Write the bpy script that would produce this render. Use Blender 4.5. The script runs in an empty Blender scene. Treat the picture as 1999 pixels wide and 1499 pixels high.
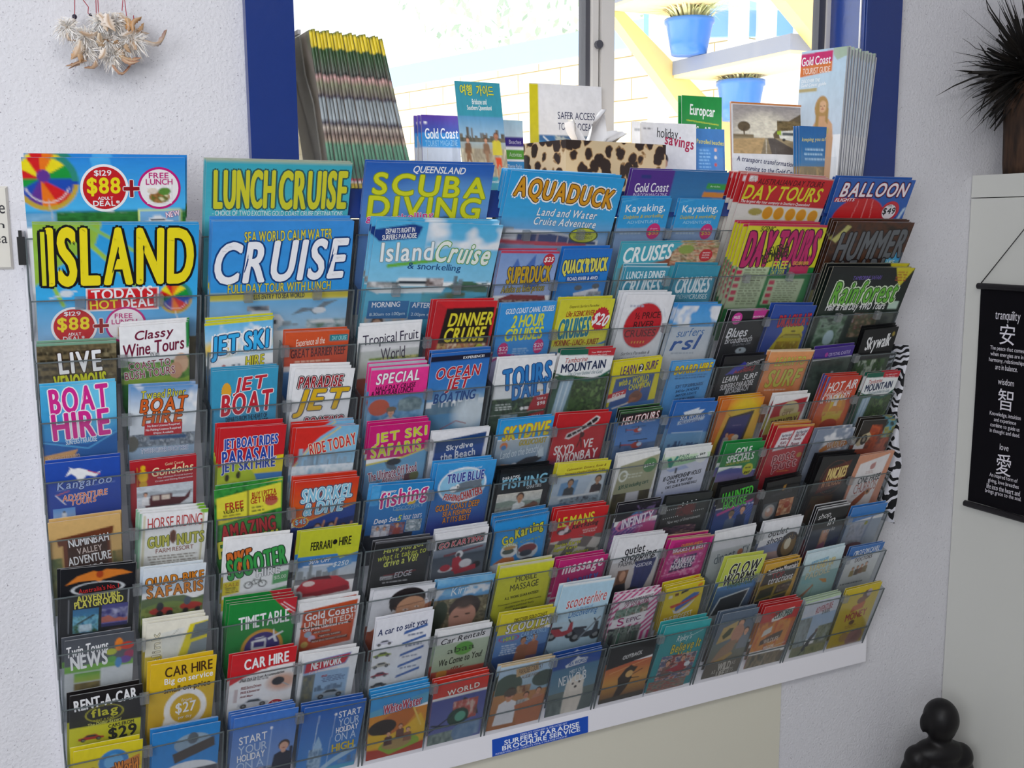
import bpy, bmesh, math, random
import numpy as np
from mathutils import Vector, Matrix

SC = bpy.context.scene
COL = SC.collection
PI = math.pi

# ---------------------------------------------------------------- camera
CAM = np.array([-0.04112, -1.41924, 0.39888])
YAW, PITCH, ROLL, FPX = 0.461901, 0.153432, -0.0067282, 2040.67
_f = np.array([math.sin(YAW) * math.cos(PITCH), math.cos(YAW) * math.cos(PITCH), -math.sin(PITCH)])
_r0 = np.array([math.cos(YAW), -math.sin(YAW), 0.0])
_u0 = np.cross(_r0, _f)
_r = math.cos(ROLL) * _r0 + math.sin(ROLL) * _u0
_u = -math.sin(ROLL) * _r0 + math.cos(ROLL) * _u0
cd = bpy.data.cameras.new('camera')
cd.sensor_width = 36.0
cd.lens = FPX / 1999 * 36.0
cd.clip_start = 0.01
cam = bpy.data.objects.new('camera', cd)
COL.objects.link(cam)
M = Matrix.Identity(4)
for i in range(3):
    M[i][0] = _r[i]; M[i][1] = _u[i]; M[i][2] = -_f[i]; M[i][3] = CAM[i]
cam.matrix_world = M
SC.camera = cam

# ---------------------------------------------------------------- light and exposure
SC.view_settings.view_transform = 'Standard'
SC.view_settings.look = 'None'
SC.view_settings.exposure = 0.0
SC.view_settings.gamma = 1.0
SC.view_settings.use_curve_mapping = False
SC.cycles.transparent_max_bounces = 40
SC.cycles.max_bounces = 7
SC.cycles.use_adaptive_sampling = True

world = bpy.data.worlds.new('world')
SC.world = world
world.use_nodes = True
bg = world.node_tree.nodes['Background']
bg.inputs[0].default_value = (0.93, 0.97, 1.0, 1)
bg.inputs[1].default_value = 1.6


def lamp(name, kind, loc, energy, color, target=None, **kw):
    d = bpy.data.lights.new(name, kind)
    d.energy = energy
    d.color = color
    for k, v in kw.items():
        setattr(d, k, v)
    o = bpy.data.objects.new(name, d)
    COL.objects.link(o)
    o.location = loc
    if target is not None:
        o.rotation_euler = (Vector(target) - Vector(loc)).to_track_quat('-Z', 'Y').to_euler()
    return o


lamp('sun', 'SUN', (3, 4, 6), 13.0, (1.0, 0.96, 0.88), target=(2.2, 1.5, 0), angle=0.02)
# two added area lights: left of the camera for side falloff, overhead as fill
lamp('added_left_light', 'AREA', (-1.15, -1.75, 0.75), 27.0, (0.93, 0.96, 1.0), target=(0.3, 0.0, 0.1), shape='RECTANGLE', size=0.9, size_y=1.2)
lamp('added_overhead_light', 'AREA', (0.2, -1.9, 1.70), 15.0, (1.0, 0.98, 0.95), target=(0.5, -0.6, 0), shape='RECTANGLE', size=1.2, size_y=0.3)


# ---------------------------------------------------------------- helpers
def lin(c):
    return c / 12.92 if c <= 0.04045 else ((c + 0.055) / 1.055) ** 2.4


PAL = dict(w='f4f4f6', k='101014', r='d81c20', R='98141c', y='f4e01c', Y='e8bc18', o='f07818', g='189a3c', G='0c4c2c', l='c8dc20',
           b='3aa4e4', B='1c4cb4', n='14245c', c='40bcd4', t='2488a4', p='f03c98', m='c8187c', u='643494', s='dca484', e='684024',
           x='888a8c', z='34343a', a='bcd8ec', i='f0e8cc', d='d8b484', f='386434', v='a89cc8', q='98d4d8', L='dff08c', h='3a2418', j='b06a3c')


def hexc(s):
    s = PAL.get(s, s)
    return tuple(lin(int(s[i:i + 2], 16) / 255) for i in (0, 2, 4))


def at_y(x, y, Y):
    d = _f + _r * (x - 999.5) / FPX - _u * (y - 749.5) / FPX
    return CAM + d * (Y - CAM[1]) / d[1]


def at_x(x, y, X):
    d = _f + _r * (x - 999.5) / FPX - _u * (y - 749.5) / FPX
    return CAM + d * (X - CAM[0]) / d[0]


def on_plane(x, y, P, n):
    d = _f + _r * (x - 999.5) / FPX - _u * (y - 749.5) / FPX
    return CAM + d * (np.dot(np.array(P) - CAM, n) / np.dot(d, n))


def mat(name, color, rough=0.5, metal=0.0, spec=0.5, bump=None, emit=None):
    m = bpy.data.materials.new(name)
    m.use_nodes = True
    nt = m.node_tree
    b = nt.nodes['Principled BSDF']
    b.inputs['Base Color'].default_value = (*hexc(color), 1)
    b.inputs['Roughness'].default_value = rough
    b.inputs['Metallic'].default_value = metal
    b.inputs['Specular IOR Level'].default_value = spec
    if bump:
        sc_, st = bump
        tc = nt.nodes.new('ShaderNodeTexCoord')
        n = nt.nodes.new('ShaderNodeTexNoise')
        n.inputs['Scale'].default_value = sc_
        n.inputs['Detail'].default_value = 4
        bp = nt.nodes.new('ShaderNodeBump')
        bp.inputs['Strength'].default_value = st
        bp.inputs['Distance'].default_value = 0.002
        nt.links.new(tc.outputs['Object'], n.inputs['Vector'])
        nt.links.new(n.outputs['Fac'], bp.inputs['Height'])
        nt.links.new(bp.outputs['Normal'], b.inputs['Normal'])
    return m


def noise_mat(name, stops, scale, rough=0.6, detail=4, stretch=(1, 1, 1), bump=0.0, spec=0.4):
    m = mat(name, 'w', rough, spec=spec)
    nt = m.node_tree
    b = nt.nodes['Principled BSDF']
    tc = nt.nodes.new('ShaderNodeTexCoord')
    mp = nt.nodes.new('ShaderNodeMapping')
    mp.inputs['Scale'].default_value = stretch
    n = nt.nodes.new('ShaderNodeTexNoise')
    n.inputs['Scale'].default_value = scale
    n.inputs['Detail'].default_value = detail
    r = nt.nodes.new('ShaderNodeValToRGB')
    els = r.color_ramp.elements
    for i, (p, c) in enumerate(stops):
        e = els[i] if i < 2 else els.new(p)
        e.position = p
        e.color = (*hexc(c), 1)
    nt.links.new(tc.outputs['Object'], mp.inputs['Vector'])
    nt.links.new(mp.outputs['Vector'], n.inputs['Vector'])
    nt.links.new(n.outputs['Fac'], r.inputs['Fac'])
    nt.links.new(r.outputs['Color'], b.inputs['Base Color'])
    if bump:
        bp = nt.nodes.new('ShaderNodeBump')
        bp.inputs['Strength'].default_value = bump
        bp.inputs['Distance'].default_value = 0.004
        nt.links.new(n.outputs['Fac'], bp.inputs['Height'])
        nt.links.new(bp.outputs['Normal'], b.inputs['Normal'])
    return m


def clear_mat(name, tint, haze, hazecol, gloss=0.06):
    m = bpy.data.materials.new(name)
    m.use_nodes = True
    nt = m.node_tree
    nt.nodes.clear()
    out = nt.nodes.new('ShaderNodeOutputMaterial')
    tr = nt.nodes.new('ShaderNodeBsdfTransparent')
    tr.inputs[0].default_value = (*tint, 1)
    df = nt.nodes.new('ShaderNodeBsdfDiffuse')
    df.inputs[0].default_value = (*hazecol, 1)
    gl = nt.nodes.new('ShaderNodeBsdfGlossy')
    gl.inputs['Roughness'].default_value = 0.08
    m1 = nt.nodes.new('ShaderNodeMixShader')
    m1.inputs[0].default_value = haze
    m2 = nt.nodes.new('ShaderNodeMixShader')
    fr = nt.nodes.new('ShaderNodeLayerWeight')
    fr.inputs[0].default_value = 0.12
    mul = nt.nodes.new('ShaderNodeMath')
    mul.operation = 'MULTIPLY_ADD'
    mul.inputs[1].default_value = 0.5
    mul.inputs[2].default_value = gloss
    nt.links.new(fr.outputs['Fresnel'], mul.inputs[0])
    nt.links.new(tr.outputs[0], m1.inputs[1])
    nt.links.new(df.outputs[0], m1.inputs[2])
    nt.links.new(m1.outputs[0], m2.inputs[1])
    nt.links.new(gl.outputs[0], m2.inputs[2])
    nt.links.new(mul.outputs[0], m2.inputs[0])
    nt.links.new(m2.outputs[0], out.inputs[0])
    return m


def color_attr_mat(name, rough=0.32, spec=0.45):
    m = mat(name, 'w', rough, spec=spec)
    nt = m.node_tree
    a = nt.nodes.new('ShaderNodeAttribute')
    a.attribute_name = 'ink'
    nt.links.new(a.outputs['Color'], nt.nodes['Principled BSDF'].inputs['Base Color'])
    return m


INK = color_attr_mat('printed_paper', 0.34)


def ink(color, rough=0.34):
    key = 'ink_' + str(color)
    m = bpy.data.materials.get(key)
    return m or mat(key, color, rough, spec=0.45)


def link(name, mesh, parent=None, matrix=None):
    o = bpy.data.objects.new(name, mesh)
    COL.objects.link(o)
    if parent is not None:
        o.parent = parent
    if matrix is not None:
        o.matrix_world = matrix
    return o


def tag(o, label=None, cat=None, group=None, kind=None):
    if label: o['label'] = label
    if cat: o['category'] = cat
    if group: o['group'] = group
    if kind: o['kind'] = kind
    return o


def empty(name, loc, label, cat, group=None):
    o = bpy.data.objects.new(name, None)
    COL.objects.link(o)
    o.empty_display_size = 0.02
    o.location = loc
    tag(o, label, cat, group)
    return o


def mesh_from(name, verts, faces, mats, mi=None, smooth=False):
    me = bpy.data.meshes.new(name)
    me.from_pydata([tuple(map(float, v)) for v in verts], [], faces)
    for m in (mats if isinstance(mats, (list, tuple)) else [mats]):
        me.materials.append(m)
    if mi is not None:
        me.polygons.foreach_set('material_index', mi)
    if smooth:
        me.polygons.foreach_set('use_smooth', [True] * len(me.polygons))
    me.update()
    return me


class MB:
    """collects simple solids into one mesh"""
    def __init__(s):
        s.v = []; s.f = []; s.m = []; s.cur = 0

    def add(s, vs, fs):
        k = len(s.v)
        s.v += [tuple(map(float, v)) for v in vs]
        s.f += [tuple(k + i for i in f) for f in fs]
        s.m += [s.cur] * len(fs)

    def box(s, x0, y0, z0, x1, y1, z1):
        s.hexa([(x0, y0, z0), (x1, y0, z0), (x1, y1, z0), (x0, y1, z0), (x0, y0, z1), (x1, y0, z1), (x1, y1, z1), (x0, y1, z1)])

    def hexa(s, p):
        s.add(p, [(0, 3, 2, 1), (4, 5, 6, 7), (0, 1, 5, 4), (1, 2, 6, 5), (2, 3, 7, 6), (3, 0, 4, 7)])

    def slab(s, poly, off):
        n = len(poly); off = Vector(off)
        a = [Vector(p) for p in poly]; b = [p + off for p in a]
        s.add(a + b, [tuple(range(n)), tuple(range(2 * n - 1, n - 1, -1))] + [(i, i + n, (i + 1) % n + n, (i + 1) % n) for i in range(n)])

    def tube(s, pts, r, seg=8, cap=True, taper=None):
        pts = [Vector(p) for p in pts]
        rings = []
        for i, p in enumerate(pts):
            d = (pts[min(i + 1, len(pts) - 1)] - pts[max(i - 1, 0)]).normalized()
            a = d.cross(Vector((0.13, 0.27, 0.95)))
            if a.length < 1e-4: a = d.cross(Vector((1, 0, 0)))
            a.normalize(); b = d.cross(a)
            rr = r if taper is None else r * taper[i]
            rings.append([p + (a * math.cos(2 * PI * j / seg) + b * math.sin(2 * PI * j / seg)) * rr for j in range(seg)])
        vs = [v for q in rings for v in q]
        fs = [(i * seg + j, i * seg + (j + 1) % seg, (i + 1) * seg + (j + 1) % seg, (i + 1) * seg + j) for i in range(len(pts) - 1) for j in range(seg)]
        if cap:
            fs += [tuple(range(seg - 1, -1, -1)), tuple((len(pts) - 1) * seg + j for j in range(seg))]
        s.add(vs, fs)

    def lathe(s, c, prof, seg=32):
        vs = []; fs = []
        for r, z in prof:
            vs += [(c[0] + r * math.cos(2 * PI * j / seg), c[1] + r * math.sin(2 * PI * j / seg), c[2] + z) for j in range(seg)]
        for i in range(len(prof) - 1):
            for j in range(seg):
                fs.append((i * seg + j, i * seg + (j + 1) % seg, (i + 1) * seg + (j + 1) % seg, (i + 1) * seg + j))
        fs += [tuple(range(seg - 1, -1, -1)), tuple((len(prof) - 1) * seg + j for j in range(seg))]
        s.add(vs, fs)

    def build(s, name, mats, parent=None, smooth=False):
        me = mesh_from(name, s.v, s.f, mats, s.m, smooth)
        return link(name, me, parent)


# ---------------------------------------------------------------- lettering
GLY = {}


def prepare_glyphs(chars):
    obs = []
    tmp = bpy.data.collections.new('type_case')
    COL.children.link(tmp)
    for off in (0.0, 0.022, 0.040):
        for ch in chars:
            c = bpy.data.curves.new('glyph', 'FONT')
            c.body = ch; c.offset = off; c.resolution_u = 4
            o = bpy.data.objects.new('glyph', c)
            tmp.objects.link(o)
            obs.append((ch, off, o))
    dg = bpy.context.evaluated_depsgraph_get()
    for ch, off, o in obs:
        me = bpy.data.meshes.new_from_object(o.evaluated_get(dg))
        v = np.array([p.co[:2] for p in me.vertices]) if len(me.vertices) else np.zeros((0, 2))
        f = [tuple(p.vertices) for p in me.polygons]
        GLY[ch, off] = (v, f)
        bpy.data.meshes.remove(me)
    for ch, off, o in obs:
        c = o.data
        bpy.data.objects.remove(o)
        bpy.data.curves.remove(c)
    bpy.data.collections.remove(tmp)


def compose(text, weight, gap=0.075):
    """one line of type as flat geometry; returns verts (n,2), faces"""
    V = []; F = []; x = 0.0; k = 0
    for ch in text:
        if ch == ' ':
            x += 0.26; continue
        v, f = GLY[ch, weight]
        if not len(v):
            x += 0.2; continue
        lo, hi = v[:, 0].min(), v[:, 0].max()
        V.append(v + np.array([x - lo, 0]))
        F += [tuple(k + i for i in q) for q in f]
        k += len(v)
        x += hi - lo + gap
    return np.concatenate(V), F


# ---------------------------------------------------------------- printing on paper
class Raster:
    """colour field over a sheet, painted by a small language; u,v run 0..100 over the printed area"""
    def __init__(s, nu, nv, aspect, u0=0., u1=100., v0=0., v1=100., seed=1, ss=3):
        s.nu, s.nv, s.ss, s.A = nu, nv, ss, aspect
        uu = u0 + (np.arange(nu * ss) + 0.5) / (nu * ss) * (u1 - u0)
        vv = v0 + (np.arange(nv * ss) + 0.5) / (nv * ss) * (v1 - v0)
        s.U, s.V = np.meshgrid(uu, vv)
        s.C = np.ones(s.U.shape + (3,))
        s.rs = np.random.RandomState(seed)

    def put(s, m, c):
        if not isinstance(c, np.ndarray): c = np.array(hexc(c))
        m = m.astype(float)[..., None]
        s.C = s.C * (1 - m) + c * m

    def poly(s, pts, c):
        U, V = s.U, s.V
        ins = np.zeros(U.shape, bool)
        n = len(pts)
        for i in range(n):
            (x1, y1), (x2, y2) = pts[i], pts[(i + 1) % n]
            if y1 == y2: continue
            cond = (V > min(y1, y2)) & (V <= max(y1, y2))
            ins ^= cond & (U < x1 + (V - y1) * (x2 - x1) / (y2 - y1))
        s.put(ins, c)

    def noise(s, scale, seed):
        rs = np.random.RandomState(seed)
        out = np.zeros(s.U.shape); amp = 1; tot = 0
        for o in range(3):
            sc = scale / (2 ** o)
            g = rs.rand(400, 400)
            x = (s.U + 300) / sc; y = (s.V + 300) / (sc / s.A)
            xi = np.floor(x).astype(int); yi = np.floor(y).astype(int)
            fx = x - xi; fy = y - yi
            fx = fx * fx * (3 - 2 * fx); fy = fy * fy * (3 - 2 * fy)
            a = g[yi % 400, xi % 400]; b = g[yi % 400, (xi + 1) % 400]; c = g[(yi + 1) % 400, xi % 400]; d = g[(yi + 1) % 400, (xi + 1) % 400]
            out += amp * ((a * (1 - fx) + b * fx) * (1 - fy) + (c * (1 - fx) + d * fx) * fy)
            tot += amp; amp *= 0.6
        return out / tot

    def ell(s, cx, cy, rx, ry, c):
        s.put(((s.U - cx) / rx) ** 2 + ((s.V - cy) / ry) ** 2 < 1, c)

    def stroke(s, x0, y0, x1, y1, w, c):
        A = 1 / s.A
        px, py = s.U - x0, (s.V - y0) * A
        dx, dy = x1 - x0, (y1 - y0) * A
        t = np.clip((px * dx + py * dy) / (dx * dx + dy * dy + 1e-9), 0, 1)
        s.put((px - t * dx) ** 2 + (py - t * dy) ** 2 < (w / 2) ** 2, c)

    def run(s, prog):
        A = s.A
        for cmd in prog.split(';'):
            t = cmd.split()
            if not t: continue
            k = t[0]; a = t[1:]
            F = lambda i: float(a[i])
            if k == 'g':
                lo, hi = (F(2), F(3)) if len(a) > 3 else (0, 100)
                w = np.clip((s.V - lo) / (hi - lo), 0, 1)[..., None]
                c = np.array(hexc(a[0])) * (1 - w) + np.array(hexc(a[1])) * w
                m = (s.V >= lo) & (s.V <= hi) if len(a) > 3 else np.ones(s.U.shape, bool)
                s.put(m, c)
            elif k == 'r':
                s.put((s.U >= F(0)) & (s.U <= F(2)) & (s.V >= F(1)) & (s.V <= F(3)), a[4])
            elif k == 'e':
                s.ell(F(0), F(1), F(2), F(3), a[4])
            elif k == 'd':
                q = ((s.U - F(0)) / F(2)) ** 2 + ((s.V - F(1)) / F(3)) ** 2
                s.put(np.clip(1.3 - q, 0, 1) ** 1.2, a[4])
            elif k == 'p':
                s.poly([tuple(map(float, q.split(','))) for q in a[1:]], a[0])
            elif k == 'n':
                u0, v0, u1, v1, sc = map(float, a[:5])
                cols = [np.array(hexc(c)) for c in a[5:]]
                n = s.noise(sc, s.rs.randint(1e6))
                n = np.clip((n - 0.25) / 0.5, 0, 0.9999) * (len(cols) - 1)
                i = np.floor(n).astype(int); fr = (n - i)[..., None]
                cs = np.array(cols)
                c = cs[i] * (1 - fr) + cs[np.minimum(i + 1, len(cols) - 1)] * fr
                s.put((s.U >= u0) & (s.U <= u1) & (s.V >= v0) & (s.V <= v1), c)
            elif k == 's':
                base, hm, c = F(0), F(1), a[2]
                rs = np.random.RandomState(int(a[3]))
                u0, u1 = (F(4), F(5)) if len(a) > 5 else (0, 100)
                x = u0
                while x < u1:
                    w = rs.uniform(2, 7); h = hm * rs.uniform(0.25, 1) ** 1.5
                    f = rs.uniform(0.75, 1.25)
                    s.put((s.U >= x) & (s.U < min(x + w, u1)) & (s.V <= base) & (s.V >= base - h), np.clip(np.array(hexc(c)) * f, 0, 1))
                    x += w + rs.uniform(-1, 1.5)
            elif k == 'h':
                v, amp, c, sd = F(0), F(1), a[2], int(a[3])
                rs = np.random.RandomState(sd)
                y = v + sum(amp / (i + 1) * np.sin(s.U / 100 * 2 * PI * (0.6 + 0.8 * i) * rs.uniform(0.7, 1.3) + rs.uniform(0, 6)) for i in range(4)) * 0.6
                lo = F(4) if len(a) > 4 else 200
                s.put((s.V > y) & (s.V < lo), c)
            elif k == 'f':
                cx, cy, r = F(0), F(1), F(2); sk, hr = a[3], a[4]
                s.ell(cx, cy - r * 0.25 * A, r * 1.12, r * 1.3 * A, hr)
                s.ell(cx, cy + r * 0.12 * A, r * 0.82, r * 1.1 * A, sk)
                for d in (-1, 1):
                    s.ell(cx + d * r * 0.34, cy, r * 0.13, r * 0.08 * A, 'h')
                s.ell(cx, cy + r * 0.32 * A, r * 0.1, r * 0.14 * A, 'c08060')
                s.ell(cx, cy + r * 0.62 * A, r * 0.28, r * 0.08 * A, 'a83c3c')
            elif k == 'm':
                cx, cy, h = F(0), F(1), F(2)
                sh = a[3]; sk = a[4] if len(a) > 4 else 's'; hr = a[5] if len(a) > 5 else 'h'
                s.poly([(cx - h * .42, cy + h * A * 1.5), (cx - h * .36, cy + h * .45 * A), (cx - h * .12, cy + h * .3 * A), (cx + h * .12, cy + h * .3 * A), (cx + h * .36, cy + h * .45 * A), (cx + h * .42, cy + h * A * 1.5)], sh)
                s.ell(cx, cy + h * .28 * A, h * .1, h * .12 * A, sk)
                s.ell(cx, cy - h * .03 * A, h * .23, h * .28 * A, hr)
                s.ell(cx, cy + h * .05 * A, h * .18, h * .23 * A, sk)
                s.ell(cx, cy + h * .14 * A, h * .07, h * .02 * A, 'a04038')
            elif k == 'c':
                cx, cy, L = F(0), F(1), F(2); c = a[3]
                y = lambda d: cy + d * L * A
                s.poly([(cx - .5 * L, y(.08)), (cx - .48 * L, y(-.04)), (cx - .3 * L, y(-.07)), (cx - .16 * L, y(-.2)), (cx + .18 * L, y(-.2)), (cx + .32 * L, y(-.06)), (cx + .5 * L, y(-.01)), (cx + .5 * L, y(.08))], c)
                s.poly([(cx - .24 * L, y(-.07)), (cx - .13 * L, y(-.17)), (cx + .15 * L, y(-.17)), (cx + .26 * L, y(-.06))], '28343c')
                for d in (-.3, .3):
                    s.ell(cx + d * L, y(.08), .1 * L, .1 * L * A, 'k')
                    s.ell(cx + d * L, y(.08), .05 * L, .05 * L * A, 'x')
            elif k == 'b':
                cx, cy, L = F(0), F(1), F(2); c = a[3]
                y = lambda d: cy + d * L * A
                s.poly([(cx - .5 * L, y(0)), (cx + .5 * L, y(-.03)), (cx + .4 * L, y(.12)), (cx - .46 * L, y(.12))], c)
                s.poly([(cx - .4 * L, y(0)), (cx - .36 * L, y(-.14)), (cx + .2 * L, y(-.14)), (cx + .3 * L, y(0))], 'w')
                s.poly([(cx - .34 * L, y(-.03)), (cx - .33 * L, y(-.1)), (cx + .18 * L, y(-.1)), (cx + .22 * L, y(-.03))], '30404c')
                s.poly([(cx - .25 * L, y(-.14)), (cx - .22 * L, y(-.23)), (cx + .06 * L, y(-.23)), (cx + .1 * L, y(-.14))], 'e0e4e8')
            elif k == 'o':
                cx, cy, rx, ry, w = map(float, a[:5])
                q = np.sqrt(((s.U - cx) / rx) ** 2 + ((s.V - cy) / ry) ** 2)
                s.put(np.abs(q - 1) < w / 2, a[5])
            elif k == 'v':
                s.stroke(F(0), F(1), F(2), F(3), F(4), a[5])
            elif k == 'l':
                u0, v0, u1, v1 = map(float, a[:4]); n = int(a[4]); c = a[5]
                rs = np.random.RandomState(int(u0 * 7 + v0 * 13))
                for i in range(n):
                    y = v0 + (v1 - v0) * (i + .5) / n
                    x = u0 + rs.uniform(0, .08) * (u1 - u0); xe = u1 - rs.uniform(0, .2) * (u1 - u0)
                    while x < xe:
                        w = rs.uniform(3, 9)
                        s.put((s.U > x) & (s.U < min(x + w, xe)) & (np.abs(s.V - y) < (v1 - v0) / n * .22), c)
                        x += w + 1.6
            elif k == 'y':
                cx, cy, rx, ry = map(float, a[:4])
                q = ((s.U - cx) / rx) ** 2 + ((s.V - cy) / ry) ** 2
                th = np.arctan2((s.V - cy + ry * .1) / ry, (s.U - cx + rx * .2) / rx)
                wi = np.floor((th + PI) / (2 * PI) * 12).astype(int) % 12
                cols = np.array([hexc(c) for c in ('r', 'y', 'r', 'o', 'y', 'g', 'B', 'r', 'o', 'u', 'B', 'g')])
                s.put(q < 1, cols[wi])
                s.put((q < 1) & (q > .70) & (s.V > cy + ry * .1), 'c8a838')
                s.put((q < 1) & (q > .62) & (s.V < cy) & (s.U > cx), '2c8c7c')
                s.put((np.abs(q - .5) < .03) & (s.V > cy + ry * .2), 'e8e0e0')
            elif k == 'x':
                u0, v0, u1, v1, n = map(float, a[:5])
                m = (s.U >= u0) & (s.U <= u1) & (s.V >= v0) & (s.V <= v1)
                ph = np.sin((s.U + s.V / A) / 100 * n * 2 * PI) > 0.1
                s.put(m & ph, a[5])
            elif k == 'q':
                u0, v0, u1, v1, n = map(float, a[:5])
                m = (s.U >= u0) & (s.U <= u1) & (s.V >= v0) & (s.V <= v1)
                ch = (np.floor((s.U + 0.4 * s.V) / n) + np.floor((s.V / A - .2 * s.U) / n)) % 2 == 0
                s.put(m & ch, a[5])
            elif k == 'w':
                u0, v0, u1, v1 = map(float, a[:4])
                n = s.noise(F(4), s.rs.randint(1e6))
                m = (s.U >= u0) & (s.U <= u1) & (s.V >= v0) & (s.V <= v1)
                s.put(m * np.clip((n - .52) * 7, 0, 1) * 0.9, a[5])
            elif k == 'B':
                cx, cy, L = F(0), F(1), F(2)
                for d in (-.36, .36):
                    s.run('o %f %f %f %f .28 k' % (cx + d * L, cy + .15 * L * A, .2 * L, .2 * L * A))
                for p in ((-.36, .15, -.1, -.15), (-.1, -.15, .25, -.12), (.25, -.12, .36, .15), (-.1, -.15, .02, .15), (.02, .15, .25, -.12), (-.36, .15, .02, .15), (.25, -.12, .22, -.28), (-.14, -.2, -.04, -.2)):
                    s.stroke(cx + p[0] * L, cy + p[1] * L * A, cx + p[2] * L, cy + p[3] * L * A, .045 * L, a[3])
            elif k == 'K':
                cx, cy, L = F(0), F(1), F(2); c = a[3]
                for d in (-.34, .34):
                    s.ell(cx + d * L, cy + .2 * L * A, .19 * L, .19 * L * A, 'k')
                    s.ell(cx + d * L, cy + .2 * L * A, .09 * L, .09 * L * A, 'x')
                s.poly([(cx - .5 * L, cy - .1 * L * A), (cx - .2 * L, cy - .16 * L * A), (cx, cy + .05 * L * A), (cx + .2 * L, cy + .02 * L * A), (cx + .24 * L, cy - .3 * L * A), (cx + .34 * L, cy - .3 * L * A), (cx + .4 * L, cy + .1 * L * A), (cx + .1 * L, cy + .26 * L * A), (cx - .2 * L, cy + .24 * L * A)], c)
                s.stroke(cx - .44 * L, cy - .14 * L * A, cx - .06 * L, cy - .12 * L * A, .09 * L, 'z')
                s.stroke(cx + .24 * L, cy - .3 * L * A, cx + .16 * L, cy - .42 * L * A, .05 * L, 'k')
            elif k == 'H':
                cx, cy, L = F(0), F(1), F(2); c = a[3]
                s.ell(cx + .18 * L, cy, .22 * L, .13 * L * A, c)
                s.ell(cx + .28 * L, cy - .02 * L * A, .1 * L, .08 * L * A, 'a')
                s.stroke(cx, cy - .03 * L * A, cx - .48 * L, cy - .07 * L * A, .05 * L, c)
                s.stroke(cx - .48 * L, cy - .17 * L * A, cx - .46 * L, cy + .04 * L * A, .04 * L, 'k')
                s.stroke(cx - .2 * L, cy - .2 * L * A, cx + .56 * L, cy - .2 * L * A, .03 * L, 'k')
                s.stroke(cx + .18 * L, cy - .2 * L * A, cx + .18 * L, cy - .1 * L * A, .04 * L, 'k')
                s.stroke(cx + .02 * L, cy + .2 * L * A, cx + .4 * L, cy + .2 * L * A, .03 * L, 'k')
        return s

    def grid(s, grain=0.0):
        if grain:
            f_ = 1 + grain * ((s.noise(6, 911) - .5) * 1.6 + (s.noise(2.4, 313) - .5))
            s.C = np.clip(s.C * f_[..., None], 0, 1)
        return s.C.reshape(s.nv, s.ss, s.nu, s.ss, 3).mean((1, 3))


def ink_mesh(name, verts, faces, cols, mats=None):
    me = bpy.data.meshes.new(name)
    verts = np.asarray(verts, np.float32)
    faces = np.asarray(faces, np.int32)
    nv, nf = len(verts), len(faces)
    me.vertices.add(nv)
    me.vertices.foreach_set('co', verts.ravel())
    me.loops.add(nf * 4)
    me.loops.foreach_set('vertex_index', faces.ravel())
    me.polygons.add(nf)
    me.polygons.foreach_set('loop_start', np.arange(0, nf * 4, 4, dtype=np.int32))
    ca = me.color_attributes.new('ink', 'FLOAT_COLOR', 'POINT')
    c4 = np.ones((nv, 4), np.float32)
    c4[:, :3] = cols
    ca.data.foreach_set('color', c4.ravel())
    me.materials.append(INK)
    me.update(calc_edges=True)
    me.validate()
    return me


def grid_faces(nx, ny):
    i = np.arange(nx - 1); j = np.arange(ny - 1)
    I, J = np.meshgrid(i, j)
    a = (J * nx + I).ravel()
    return np.stack([a, a + nx, a + nx + 1, a + 1], 1)


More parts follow.
